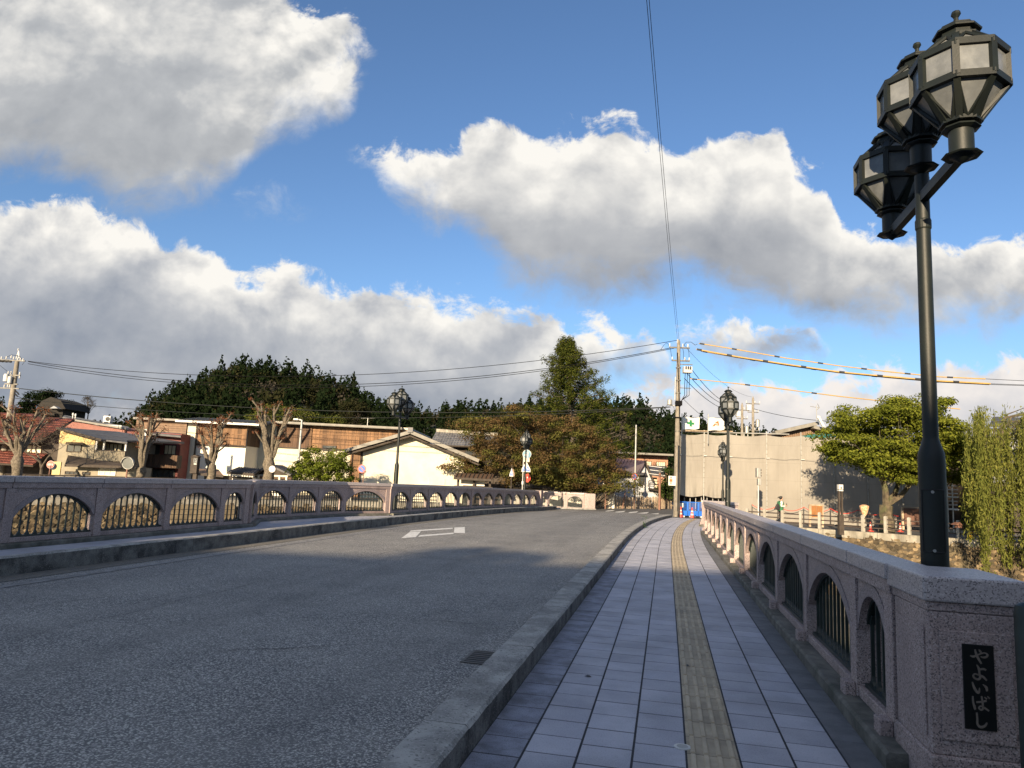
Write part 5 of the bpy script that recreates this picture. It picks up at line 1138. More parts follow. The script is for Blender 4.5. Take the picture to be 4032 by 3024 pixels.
part('window_hood', MB().slab(at(2510, 1868, Yf - .6), at(2548, 1870, Yf - .6), at(2546, 1861, Yf), at(2514, 1860, Yf), .06), M['roof_dark'], hf, world=True)
window(hf, X(2512, 1945, Yf), X(2534, 1945, Yf), Yf - .06, Z(2522, 1954, Yf), Z(2522, 1936, Yf), None, 2, M['white'])
part('annex_wall', MB().box(xg2 + .003, X(2594, 1930, Yf), Yf + .02, Yf + 6, GZ, Z(2585, 1930, Yf)), M['shade_white'], hf, world=True)
part('annex_roof', MB().slab(at(2552, 1924, Yf - .7), at(2597, 1932, Yf - .7), at(2594, 1922, Yf + .6), at(2556, 1917, Yf + .6), .08), M['timber'], hf, world=True)
part('annex_upper', MB().box(xg2 + .003, X(2592, 1900, Yf), Yf + .6, Yf + 4, Z(2585, 1922, Yf), Z(2585, 1880, Yf)), M['cream'], hf, world=True)
part('balcony_frame', MB().tube([at(2555, 1893, Yf - .6), at(2592, 1895, Yf - .6)], .04, 6).tube([at(2554, 1906, Yf - .6), at(2592, 1908, Yf - .6)], .04, 6).tube([at(2555, 1893, Yf - .6), at(2553, 1918, Yf - .6)], .04, 6), M['timber'], hf, world=True)
part('annex_canopy', MB().slab(at(2556, 1868, Yf - .5), at(2618, 1876, Yf - .5), at(2626, 1836, Yf + 2.2), at(2552, 1834, Yf + 2.2), .08), M['roof_dark'], hf, world=True)
for k in range(3):
    part('canopy_edge', MB().beam(at(2556, 1868 - k * 15, Yf - .52 + k * .9) + Vector((0, 0, .08)), at(2618, 1876 - k * 15, Yf - .52 + k * .9) + Vector((0, 0, .08)), .06, .05), M['white'], hf, world=True)
hg = bld('brown_block', 'brown apartment block with flat roof behind the white house', 'building', 2530, 1810, 82)
Yg = 82.; part('wall', MB().box(X(2400, 1810, Yg), X(2630, 1810, Yg), Yg, Yg + 10, GZ, Z(2530, 1792, Yg)), M['tan_wall'], hg, world=True)
part('roof', MB().box(X(2395, 1790, Yg - 1), X(2648, 1790, Yg - 1), Yg - 1.5, Yg + 10.5, Z(2530, 1792, Yg) + .002, Z(2530, 1785, Yg)), M['roof_grey'], hg, world=True)
window(hg, X(2544, 1825, Yg), X(2566, 1825, Yg), Yg, Z(2555, 1834, Yg), Z(2555, 1816, Yg), M['curtain'], 2); window(hg, X(2583, 1826, Yg), X(2620, 1826, Yg), Yg, Z(2600, 1836, Yg), Z(2600, 1818, Yg), M['curtain'], 4)

# ---- hall with ribbed gable behind the netting, and its neighbours
hh_ = bld('ribbed_gable_hall', 'grey brown ribbed metal hall showing above the netting', 'hall', 3150, 1700, 62)
Yh = 62.; pts = [at(3040, 1740, Yh), at(3280, 1770, Yh), at(3270, 1705, Yh), at(3218, 1690, Yh), at(3214, 1672, Yh), at(3050, 1708, Yh)]
zlow = GZ
part('wall', MB().prism([(pts[0].x, Yh, zlow), (X(3290, 1770, Yh), Yh, zlow), pts[2], (pts[3].x, Yh, pts[3].z), pts[4], pts[5]], (0, 10, 0)), M['brown_wall'], hh_, world=True)
for k in range(26):
    u = (k + .5) / 26; x = pts[5].x + (pts[2].x - pts[5].x) * u
    ztop = np.interp(x, [pts[5].x, pts[4].x, pts[3].x + .01, pts[2].x], [pts[5].z, pts[4].z, pts[3].z, pts[2].z]) - .3
    part('wall_rib', MB().box(x - .05, x + .05, Yh - .07, Yh - .003, 3.0, ztop), M['brown_wall'], hh_, world=True)
part('barge_board', MB().beam(at(3046, 1705, Yh - .5), at(3216, 1667, Yh - .5), .9, .3), M['roof_grey'], hh_, world=True); part('barge_board', MB().beam(at(3196, 1682, Yh - .6), at(3290, 1705, Yh - .6), .9, .26), M['roof_grey'], hh_, world=True)
ant = thing('roof_antenna', 'tv antenna on the ribbed gable hall', 'antenna', at(3216, 1668, 62)); part('mast', MB().tube([(0, 0, 0), (0, 0, 1.6)], .03, 6), M['steel'], ant); part('boom', MB().tube([(-.55, 0, 1.5), (.25, 0, 1.42)], .025, 6), M['steel'], ant); part('reflector', MB().tube([(.25, 0, 1.42), (.05, -.1, 1.75)], .025, 6).tube([(.25, 0, 1.42), (.05, .1, 1.2)], .025, 6), M['steel'], ant)
cr = thing('crane_tip', 'white tip of a crane boom behind the green tree', 'crane', at(3248, 1690, 60)); part('boom', MB().beam((0, 0, 0), (-.5, 0, .95), .16, .2), M['white'], cr); part('head', MB().box(-.68, -.42, -.1, .1, .9, 1.1), M['white'], cr)
tw = bld('concrete_tower', 'pale concrete tower in scaffolding between the lamp post and the willow', 'building', 3760, 1720, 64)
part('core', MB().box(X(3764, 1740, 64), X(3790, 1740, 64), 64, 66, GZ, Z(3776, 1696, 64)), M['conc_white'], tw, world=True); part('core', MB().box(X(3730, 1740, 64), X(3763, 1740, 64), 64.5, 66, GZ, Z(3745, 1722, 64)), M['conc_white'], tw, world=True)
for px in (3728, 3742, 3752, 3760, 3782, 3812): x = X(px, 1720, 63.6); part('scaffold_pole', MB().tube([(x, 63.6, GZ), (x, 63.6, Z(px, 1684 + random.uniform(0, 10), 63.6))], .05, 6), M['steel'], tw, world=True)
for py in (1698, 1712): part('scaffold_rail', MB().tube([at(3728, py - 2, 63.6), at(3814, py + 2, 63.6)], .04, 6), M['steel'], tw, world=True)
rb = bld('dark_roof_house', 'dark roofed house behind the willow at the right edge', 'house', 3980, 1700, 56)
part('wall', MB().box(X(3910, 1800, 56), X(4150, 1800, 56), 56, 62, GZ, Z(3980, 1690, 56)), M['grey_base'], rb, world=True); part('roof', MB().slab(at(3895, 1672, 55), at(4180, 1690, 55), at(4180, 1650, 60), at(3910, 1640, 60), .15), M['roof_dark'], rb, world=True)
for k in range(3): window(rb, X(3920 + k * 45, 1800, 56), X(3950 + k * 45, 1800, 56), 56, 1.0, 2.2, None, 2)
sh2 = bld('bank_house', 'grey timber house hidden behind the willow strands', 'house', 3900, 1900, 47)
part('wall', MB().box(X(3825, 1900, 47), X(4180, 1900, 47), 47, 53, GZ, Z(3900, 1800, 47)), M['timber'], sh2, world=True); part('plaster_band', MB().box(X(3825, 1900, 47), X(4180, 1900, 47), 46.9, 46.997, Z(3900, 1900, 47), Z(3900, 1820, 47)), M['grey_base'], sh2, world=True); part('roof', MB().slab(at(3810, 1806, 46), at(4190, 1826, 46), at(4190, 1780, 50), at(3820, 1760, 50), .15), M['roof_dark'], sh2, world=True)
# ---- houses behind the photographer (they shade the near half of the bridge)
def backhouse(label, x0, x1, y0, y1, z, ridge_, m, rm):
    t = thing('town_house', label, 'house', ((x0 + x1) / 2, y1, 0)); part('wall', MB().box(x0, x1, y0, y1, -.1, z), m, t, world=True)
    ym = (y0 + y1) / 2
    part('roof', MB().add([(x0 - .5, y1 + .6, z - .15), (x1 + .5, y1 + .6, z - .15), (x1 + .5, ym, z + ridge_), (x0 - .5, ym, z + ridge_), (x0 - .5, y0 - .6, z - .15), (x1 + .5, y0 - .6, z - .15)], [(0, 1, 2, 3), (3, 2, 5, 4), (0, 3, 4), (1, 5, 2)]), rm, t, world=True)
    for k in range(3):
        xx = x0 + (x1 - x0) * (k + .5) / 3; part('window', MB().box(xx - .6, xx + .6, y1 + .003, y1 + .05, z - 2.0, z - .9), M['window'], t, world=True)
    return t
backhouse('two storey house with grey roof across the road behind the viewer', -27, -8.5, -29, -20, 8.2, 2.8, M['shade_beige'], M['roof_dark'])
backhouse('lower house with dark roof behind the viewer on the right', -7.5, 12, -29, -20, 8.0, 2.7, M['white_plaster'], M['roof_dark'])

backhouse('unseen house added behind the viewer to hold back sky light', 5.0, 24, -15, -5.5, 5.6, 1.8, M['shade_beige'], M['roof_dark'])  # out of view, added to cut the bright sky fill from behind

# ================================================================== TREES
def grow(base, h, spread, seed, levels=4, nb=3, r0=.2, up=.35, first=.35, wob=.15):
    """branch skeleton: list of (points, radii); returns branches and tips"""
    r = random.Random(seed); out, tips = [], []
    def rec(p, d, L, rad, lev):
        pts, rads = [p], [rad]; q = p
        for k in range(4):
            d = (d + Vector((r.uniform(-wob, wob), r.uniform(-wob, wob), r.uniform(-wob * .5, wob)))).normalized(); q = q + d * L / 4; pts.append(q); rads.append(rad * (1 - .12 * (k + 1)))
        out.append((pts, rads))
        if lev == 0: tips.append(q); return
        for k in range(nb + (1 if r.random() < .4 else 0)):
            a = 2 * math.pi * (k + r.uniform(-.3, .3)) / nb; nd = (d * up + Vector((math.cos(a), math.sin(a), r.uniform(-.05, .5))) * spread).normalized()
            rec(q if k else pts[-2 if r.random() < .5 else -1], nd, L * r.uniform(.62, .8), rad * .58, lev - 1)
    rec(Vector(base), Vector((0, 0, 1)), h * first, r0, levels); return out, tips
def branch_mb(br, n=6, mn=.006):
    mb = MB()
    for pts, rads in br: mb.tube(pts, [max(mn, x) for x in rads], n if rads[0] > .06 else 4, cap=False)
    return mb
def clump_leaves(cs, nper, rad, size, rng, flat=.6, aspect=.6, shell=True):
    out = []
    for c in cs:
        d = rng.normal(size=(nper, 3)); d /= np.linalg.norm(d, axis=1)[:, None]; q = rng.random(nper) ** (.45 if shell else .33)
        rr_ = rad * rng.uniform(.7, 1.3); o = d * q[:, None] * rr_; o[:, 2] *= flat; nm = d.copy(); nm[:, 2] = np.abs(nm[:, 2]) + .5
        out.append(leaves_np(np.array(c)[None] + o, size, rng, aspect=aspect, norm=nm))
    return np.concatenate(out)
M['bark_grey'] = mat('mottled_bark', (.065, .053, .039), (.19, .16, .12), 11., .9, .5, 25., c3=(.09, .075, .05), s3=3., a3=.7, space='World')
M['bark_mossy'] = mat('mossy_bark', (.05, .04, .028), (.12, .095, .062), 5., .9, .6, 25., c3=(.09, .10, .04), s3=2.5, a3=.7, space='World')
M['bud'] = leafmat('red_buds', (.12, .05, .028), (.20, .085, .045), .2)
M['zelkova'] = leafmat('fresh_green_leaf', (.09, .115, .016), (.225, .235, .036), .35)
M['cherry'] = leafmat('bronze_cherry_leaf', (.085, .066, .028), (.16, .098, .048), .3)
M['cherry_green'] = leafmat('olive_cherry_leaf', (.08, .085, .022), (.15, .135, .042), .3)
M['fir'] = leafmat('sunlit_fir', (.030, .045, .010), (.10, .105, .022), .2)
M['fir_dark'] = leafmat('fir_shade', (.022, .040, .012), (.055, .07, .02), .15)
M['bush'] = leafmat('bright_bush_leaf', (.075, .11, .014), (.17, .19, .034), .3)
M['willow'] = leafmat('willow_leaf', (.13, .155, .035), (.24, .235, .06), .4)
M['pine'] = leafmat('pine_needles', (.05, .065, .016), (.12, .12, .03), .2)

# pollarded street trees on the left bank
def pollard(label, px, py_base, py_top, Y, width, seed, trunk=.42, fork=.42):
    r = random.Random(seed); b = at(px, py_base, Y); top = at(px, py_top, Y); b.z = GZ; h = top.z - b.z
    t = thing('pollarded_tree', label, 'tree', (b.x, b.y, GZ), group='pollarded trees on the left bank'); zt = h * fork
    mb = MB(); lean = r.uniform(-.2, .2); pts = [Vector((0, 0, 0))]
    for k in range(1, 7): pts.append(Vector((lean * k / 6 + r.uniform(-.05, .05), r.uniform(-.05, .05), zt * k / 6)))
    part('trunk', MB().tube(pts, [trunk * k_ * r.uniform(.88, 1.12) for k_ in (.66, .52, .48, .55, .48, .60, .45)], 10), M['bark_grey'], t, smooth=True)
    tips = []
    for k in range(7):
        a = 2 * math.pi * k / 7 + r.uniform(-.3, .3); p = pts[-1 if k % 2 else -2]; rad = trunk * .25; bp, br = [p], [rad]
        H = h - p.z; reach = width / 2 * r.uniform(.15, .62); hh = H * r.uniform(.72, 1.0) * (1 - .2 * reach / (width / 2))
        for j in range(1, 7):
            u = j / 6; q = p + Vector((math.cos(a) * reach * u ** .85 + r.uniform(-.09, .09), math.sin(a) * reach * u ** .85 * .7 + r.uniform(-.09, .09), hh * u)); bp.append(q); br.append(rad * (1 - .66 * u) * r.uniform(.8, 1.3))
        part('limb', MB().tube(bp, br, 7), M['bark_grey'], t, smooth=True); tips.append((bp[-1], .9)); 
        for j in (2, 3, 4, 5):
            if r.random() < .75:
                a2 = a + r.uniform(-1.2, 1.2); d = Vector((math.cos(a2), math.sin(a2), r.uniform(.5, 1.4))).normalized(); L = r.uniform(.4, 1.1)
                s = [bp[j], bp[j] + d * L * .5 + Vector((0, 0, .04)), bp[j] + d * L + Vector((0, 0, .12))]; part('stub', MB().tube(s, [rad * .42, rad * .36, rad * .3], 6), M['bark_grey'], t, smooth=True); tips.append((s[-1], .6))
    rng = np.random.default_rng(seed); cs = [np.array(p) for p, _ in tips]
    tw = MB()
    for p, s in tips:
        for k in range(4):
            d = Vector((r.uniform(-1, 1), r.uniform(-1, 1), r.uniform(-.1, 1.0))).normalized(); tw.tube([p, p + d * r.uniform(.2, .5) * s], [.014, .005], 3, cap=False)
    part('twigs', tw, M['bark_grey'], t, kind='stuff')
    o = link('buds', np_mesh('buds', clump_leaves(cs, 40, .30, .05, rng, .7), M['bud']), t); o['kind'] = 'stuff'
    return t
pollard('pollarded tree with reddish buds beside the left utility pole', 70, 1880, 1590, 40.5, 4.6, 1, .5)
pollard('pollarded tree between the round mirror and the yellow house balcony', 545, 1880, 1600, 46.5, 4.0, 2, .5, .3)
pollard('pollarded tree before the boarded storehouse, right of the parking sign', 835, 1880, 1625, 47, 3.8, 3, .52, .38)
pollard('tallest pollarded tree, just left of the white round clock', 1060, 1880, 1558, 47.5, 4.8, 4, .62, .40)

def leafy(name, label, base, br, leaf_sets, bark, cat='tree', group=None):
    t = thing(name, label, cat, tuple(base), group=group)
    mb = branch_mb(br); part('trunk', mb, bark, t, world=True, smooth=True)
    inv = ROOTS[t.name].inverted()
    for nm, v, m in leaf_sets:
        o = link(nm, np_mesh(nm, v - np.array(base)[None], m), t)
    return t
# small bare tree in the garden
b = at(300 * .6, 1880, 46); b = Vector((X(166, 1880, 46), 46, GZ)); br, tips = grow(b, 5.2, .75, 21, 5, 3, .13, .45, .34, .25); rng = np.random.default_rng(21)
leafy('bare_tree', 'small bare garden tree with fine dark twigs before the red roofed house', b, br, [('twig_haze', leaves_np(np.concatenate([np.array(p)[None] + rng.normal(size=(12, 3)) * .22 for p in tips]), .05, rng, aspect=.14), M['wood_bare'])], M['trunk'])

# spreading green tree on the right bank
YZ = 39.5; b = Vector((X(3492, 2080, YZ), YZ, GZ)); rng = np.random.default_rng(31)
def Pz(px, py, dy=0.): p = at(px, py, YZ + dy); return np.array((p.x, p.y, p.z))
limbs = []
fork = Vector(Pz(3490, 1990)); tr = [b, b + Vector((.05, 0, .7)), Vector(Pz(3488, 2030)), fork]
limbs.append((tr, [.48, .36, .34, .36]))
for (px, py, dy), rad in (((3470, 1860, -.3), .2), ((3545, 1880, .3), .18), ((3590, 1900, -.5), .17)):
    e_ = Vector(Pz(px, py, dy)); md = (fork + e_) / 2 + Vector((.1, 0, -.1)); limbs.append(([fork, md, e_], [rad, rad * .85, rad * .65]))
crown = []
sil = [(3215, 1720), (3260, 1690), (3300, 1640), (3330, 1600), (3380, 1640), (3420, 1590), (3450, 1640), (3500, 1570), (3560, 1560), (3620, 1560), (3680, 1575), (3740, 1570), (3700, 1640), (3760, 1660), (3820, 1740), (3840, 1800), (3800, 1850), (3840, 1890), (3740, 1900), (3660, 1880), (3580, 1900), (3500, 1880), (3440, 1860), (3360, 1830), (3280, 1800), (3220, 1760)]
from math import floor
def inpoly(x, y, poly):
    c = False; n = len(poly)
    for i in range(n):
        x1, y1 = poly[i]; x2, y2 = poly[(i + 1) % n]
        if (y1 > y) != (y2 > y) and x < (x2 - x1) * (y - y1) / (y2 - y1) + x1: c = not c
    return c
def crown_clumps(sil, Y, n, depth, seed, centre=None):
    """clump centres inside a crown whose outline, seen from the bridge, is sil; rounded in depth"""
    r = random.Random(seed); xs = [p[0] for p in sil]; ys_ = [p[1] for p in sil]; cx, cy = sum(xs) / len(xs), sum(ys_) / len(ys_); hw, hh2 = (max(xs) - min(xs)) / 2, (max(ys_) - min(ys_)) / 2; out = []
    while len(out) < n:
        x, y = r.uniform(min(xs), max(xs)), r.uniform(min(ys_), max(ys_))
        if not inpoly(x, y, sil): continue
        e = max(0., 1 - ((x - cx) / hw) ** 2 * .8 - ((y - cy) / hh2) ** 2 * .5); dy = r.uniform(-1, 1) * depth * math.sqrt(e); p = at(x, y, Y + dy); out.append(np.array((p.x, p.y, p.z)))
    return out
cs = crown_clumps(sil, YZ, 300, 3.4, 31)
for k in range(70):
    c = Vector(cs[rng.integers(len(cs))]); st_ = limbs[1 + k % 3][0][-1]; limbs.append(([st_, (st_ + c) / 2 + Vector((0, 0, -.15)), c], [.07, .04, .015]))
leafy('green_tree', 'broad fresh green tree spreading over the right bank fence', b, limbs, [('crown', clump_leaves(cs, 230, .74, .074, rng, .40), M['zelkova'])], M['bark_mossy'])

# willow at the right edge
YW = 33.5; b = Vector((X(3960, 2150, YW), YW + 1.2, GZ)); rng = np.random.default_rng(41); r = random.Random(41); limbs = []; wl = []
tp = [b, b + Vector((.1, 0, 1.5)), b + Vector((-.1, 0, 2.8)), b + Vector((.2, 0, 4.2))]; limbs.append((tp, [.3, .24, .2, .15])); strands = MB(); cen = []; WCL = [r.uniform(3795, 4190) for _ in range(46)]
for k in range(300):
    px = r.choice(WCL) + r.gauss(0, 9); topy = 1570 + abs(px - 3960) * .22 + r.uniform(0, 190) ** 1.0 if r.random() < .75 else r.uniform(1600, 1850); s_ = at(px, topy, YW + r.uniform(-2.0, 2.6)); botpy = r.uniform(1900, 2290) if r.random() < .7 else r.uniform(1850, 2050)
    if px < 3850: botpy = r.uniform(1880, 2180)
    ez = at(px, botpy, s_.y).z; ez = max(ez, -3.0)
    n = 10; pts = []; sw = r.uniform(-.25, .25)
    for j in range(n + 1):
        u = j / n; pts.append(Vector((s_.x + sw * math.sin(u * 2.2) + .05 * math.sin(u * 9 + k), s_.y + .12 * math.sin(u * 5 + k), s_.z + (ez - s_.z) * u)))
    strands.tube(pts, [.012] * (n + 1), 3, cap=False)
    L = s_.z - ez; m_ = int(L * 42); u = rng.random(m_) ** .8 * n; i0 = np.minimum(u.astype(int), n - 1); f = (u - i0)[:, None]; A_ = np.array([tuple(p) for p in pts]); cen.append(A_[i0] * (1 - f) + A_[i0 + 1] * f + rng.normal(size=(m_, 3)) * np.array([.10, .10, .05]))
    if k < 30:
        limbs.append(([tp[3 - k % 2], (tp[3] + s_) / 2 + Vector((0, 0, .8)), s_], [.08, .04, .014]))
nmw = rng.normal(size=(sum(len(c) for c in cen), 3)); 
wv = leaves_np(np.concatenate(cen), .085, rng, aspect=.26)
# hang the leaves: stretch each one downwards
wv = wv.reshape(-1, 4, 3); wc = wv.mean(1, keepdims=True); d_ = wv - wc; d_[:, :, 2] *= 1.5; d_[:, :, :2] *= .75; wv = (wc + d_).reshape(-1, 3)
wt = leafy('willow_tree', 'weeping willow with yellow green strands at the right edge', b, limbs, [('foliage', wv, M['willow'])], M['bark_mossy'])
part('strands', strands, M['willow'], wt, world=True, kind='stuff')

# brown cherry tree at the far end of the bridge
YQ = 57.5; b = Vector((X(2210, 1960, 62), 62., GZ)); rng = np.random.default_rng(51)
sil = [(1790, 1680), (1815, 1640), (1880, 1640), (1920, 1650), (1960, 1625), (2010, 1600), (2060, 1620), (2110, 1635), (2200, 1635), (2260, 1650), (2320, 1680), (2380, 1720), (2420, 1780), (2430, 1840), (2440, 1880), (2420, 1930), (2330, 1935), (2220, 1925), (2120, 1920), (2030, 1915), (1960, 1900), (1900, 1870), (1850, 1850), (1790, 1835), (1740, 1840), (1770, 1800), (1840, 1800), (1870, 1770), (1850, 1730), (1800, 1700)]
cs = crown_clumps(sil, YQ, 430, 3.8, 51)
for px, py in ((1745, 1842), (1770, 1836), (1790, 1845), (1810, 1830), (1835, 1838), (1800, 1806), (1830, 1812), (1850, 1850)): q_ = at(px, py, 55.0); cs.append(np.array((q_.x, q_.y, q_.z))); limbs = []; fk = b + Vector((0, 0, 1.4)); limbs.append(([b, b + Vector((.1, 0, .7)), fk], [.4, .34, .3]))
for k in range(90):
    c = Vector(cs[rng.integers(len(cs))]); md = fk.lerp(c, .5) + Vector((0, 0, .3)); limbs.append(([fk.lerp(c, .08), md, c], [.10, .06, .02]))
up_ = [c for c in cs if rng.random() < .35 + .45 * (c[2] - 1) / 6.]; lo_ = [c for c in cs if not any(c is q for q in up_)]
leafy('cherry_tree', 'wide bronze leaved cherry tree beyond the end of the bridge', b, limbs, [('bronze_foliage', clump_leaves(up_, 150, .78, .076, rng, .5), M['cherry']), ('olive_foliage', clump_leaves(lo_, 150, .78, .076, rng, .5), M['cherry_green'])], M['trunk'])
# low hanging branches right of it
sil2 = [(2330, 1880), (2390, 1850), (2450, 1855), (2500, 1870), (2530, 1905), (2510, 1935), (2440, 1935), (2380, 1950), (2330, 1960)]; cs = crown_clumps(sil2, 58., 22, 1.2, 52); b = Vector((X(2330, 1960, 58), 58, GZ)); rng = np.random.default_rng(52)
leafy('leaning_shrub', 'low leaning branches with sparse leaves before the white house', b, [([b, Vector(c) * .5 + b * .5 + Vector((0, 0, .3)), Vector(c)], [.03, .02, .01]) for c in cs], [('foliage', clump_leaves(cs, 75, .6, .075, rng, .5), M['cherry_green'])], M['trunk'])

# tall conifer behind the cherry tree
YP = 74.; rng = np.random.default_rng(61); b = Vector((X(2270, 1900, YP), YP, GZ)); tz = Z(2232, 1336, YP); tx = X(2232, 1336, YP)
sil = [(2232, 1334), (2265, 1350), (2290, 1340), (2320, 1390), (2340, 1400), (2335, 1440), (2370, 1445), (2365, 1500), (2400, 1530), (2415, 1550), (2400, 1590), (2430, 1620), (2460, 1650), (2430, 1690), (2400, 1720), (2370, 1760), (2300, 1760), (2150, 1720), (2100, 1660), (2100, 1600), (2140, 1570), (2115, 1520), (2130, 1500), (2160, 1520), (2170, 1470), (2155, 1440), (2190, 1430), (2185, 1380), (2215, 1385)]
ax = lambda z: Vector((b.x + (tx - b.x) * (z - b.z) / (tz - b.z), YP, z)); r = random.Random(61)
limbs = [([ax(b.z), ax(b.z + 6), ax(tz - .6)], [.5, .34, .04])]; li, dk = [], []
for k in range(190):
    u = (k + r.random()) / 190.; z = b.z + 4.2 + (tz - b.z - 4.4) * u; rad = (6.2 * (1 - u) ** .78 + .3) * r.uniform(.66, 1.2) * (1 + .14 * math.sin(u * 40)); a = k * 2.4 + r.uniform(-.4, .4); o = ax(z); d = Vector((math.cos(a), math.sin(a), 0))
    pts = [o, o + d * rad * .5 + Vector((0, 0, -.06 * rad)), o + d * rad + Vector((0, 0, .12 * rad))]; limbs.append((pts, [.06, .045, .015]))
    for f in (.34, .52, .68, .84, 1.0):
        if rad * f < .35 and f < .9: continue
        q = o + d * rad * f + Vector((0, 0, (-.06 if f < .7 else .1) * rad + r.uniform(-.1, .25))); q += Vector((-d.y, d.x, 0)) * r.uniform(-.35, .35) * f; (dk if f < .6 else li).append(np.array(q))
for k in range(5): li.append(np.array(ax(tz - .25 - k * .28)))
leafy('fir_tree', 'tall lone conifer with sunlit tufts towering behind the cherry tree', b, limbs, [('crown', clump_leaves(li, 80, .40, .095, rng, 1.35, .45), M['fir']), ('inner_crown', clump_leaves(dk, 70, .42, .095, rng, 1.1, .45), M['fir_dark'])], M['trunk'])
# second, lower conifers right of it and bushes
def simple_tree(name, label, sil, Y, n, depth, seed, m, px, nper=80, rad=.7, size=.085, bark='trunk', flat=.6, cat='tree', group=None):
    rng = np.random.default_rng(seed); cs = crown_clumps(sil, Y, n, depth, seed); b = Vector((px, Y, GZ)); zm = min(c[2] for c in cs); top = b + Vector((0, 0, max(.3, (zm - GZ) * .9)))
    br = [([b, top], [.16, .12])] + [([top, top.lerp(Vector(c), .55) + Vector((0, 0, .1)), Vector(c)], [.07, .04, .014]) for c in cs[:40]]
    return leafy(name, label, b, br, [('foliage', clump_leaves(cs, nper, rad, size, rng, flat), M[m])], M[bark], cat, group)
simple_tree('bush_tree', 'round bright green bush tree beside the white clock', [(1140, 1850), (1175, 1820), (1200, 1770), (1250, 1765), (1300, 1780), (1340, 1765), (1375, 1800), (1385, 1850), (1392, 1890), (1300, 1905), (1170, 1905)], 50., 120, 2.2, 71, 'bush', X(1270, 1890, 50), 110, .5, .07)
simple_tree('pine_tree', 'spreading yellow green pine behind the storehouse roof', [(975, 1640), (1020, 1612), (1060, 1600), (1120, 1612), (1180, 1612), (1230, 1625), (1255, 1650), (1200, 1665), (1050, 1665)], 76., 60, 2.5, 72, 'pine', X(1110, 1700, 76), 90, .8, .10)
simple_tree('pine_tree', 'small pine top showing over the long storehouse wing', [(1265, 1665), (1290, 1640), (1330, 1645), (1350, 1668), (1300, 1675)], 78., 24, 1.2, 73, 'pine', X(1310, 1700, 78), 80, .7, .10)
simple_tree('garden_tree', 'dark layered garden pine between the white house and the netting', [(2600, 1900), (2620, 1850), (2640, 1830), (2655, 1880), (2660, 1960), (2600, 1965)], 66., 46, 1.2, 74, 'fir_dark', X(2632, 1960, 66), 90, .6, .09)
simple_tree('oak_tree', 'rounded grey green tree on the hillside above the storehouse roof', [(1340, 1660), (1350, 1600), (1390, 1580), (1430, 1590), (1455, 1640), (1450, 1668), (1390, 1672)], 120., 60, 4., 75, 'wood_mixed', X(1395, 1700, 120), 90, 1.3, .17)
simple_tree('bare_hill_tree', 'bare round tree on the low ridge at the left', [(320, 1580), (345, 1564), (370, 1575), (372, 1600), (345, 1612), (318, 1600)], 160., 22, 1.5, 76, 'wood_bare', X(346, 1640, 160), 50, .9, .10)
simple_tree('ridge_tree', 'dark spreading tree beside the hillside hall', [(90, 1580), (120, 1550), (180, 1540), (235, 1550), (225, 1575), (150, 1590), (110, 1640), (80, 1640)], 155., 70, 4., 77, 'wood_dark', X(130, 1690, 155), 80, 1.3, .2)
simple_tree('ridge_tree', 'dark bushy tree right of the hillside hall', [(255, 1600), (275, 1578), (290, 1600), (290, 1640), (255, 1640)], 155., 30, 2., 78, 'wood_dark', X(272, 1690, 155), 80, 1.2, .2)
simple_tree('street_tree', 'leafy street tree behind the viewer', [(0, 0)] and [(2016 - 300, 1900), (2016 - 300, 1600), (2016, 1500), (2316, 1600), (2316, 1900)], 30, 1, .1, 79, 'bush', 0, 2, .2, .05) if False else None
def back_tree(label, x, y, ztop, w, seed):
    rng = np.random.default_rng(seed); b = Vector((x, y, 0)); cs = [np.array((x + rng.normal() * w * .32, y + rng.normal() * w * .3, ztop - .5 - abs(rng.normal()) * 1.3)) for _ in range(36)]
    br = [([b, b + Vector((0, 0, ztop * .5))], [.2, .14])] + [([b + Vector((0, 0, ztop * .5)), Vector(c)], [.06, .02]) for c in cs]
    return leafy('street_tree', label, b, br, [('foliage', clump_leaves(cs, 90, .6, .12, rng, .6), M['bush'])], M['trunk'])
back_tree('leafy tree behind the viewer by the corner house', -20.5, -18, 11.5, 4.2, 81)
back_tree('second leafy tree behind the viewer', -12.2, -17.5, 10.1, 2.6, 82)
from mathutils import noise as mnoise
# ================================================================== POLES, WIRES, SIGNS, WORKS
def catenary(a, b, sag, n=16):
    a, b = Vector(a), Vector(b); return [a.lerp(b, k / n) - Vector((0, 0, 4 * sag * (k / n) * (1 - k / n))) for k in range(n + 1)]
def cable(label, a, b, sag, r=.018, m='wire', n=18):
    pts = catenary(a, b, sag, n); return solo('overhead_cable', MB().tube(pts, r, 5), M[m], label, 'cable', base=tuple(pts[0]))
def insulator(par, p, h=.24, r=.055): return part('insulator', MB().lathe([(r * .5, 0), (r, h * .15), (r * .6, h * .3), (r, h * .45), (r * .6, h * .6), (r * .8, h * .8), (r * .3, h)], 8, (p[0], p[1]), 0, p[2]), M['porcelain'], par)
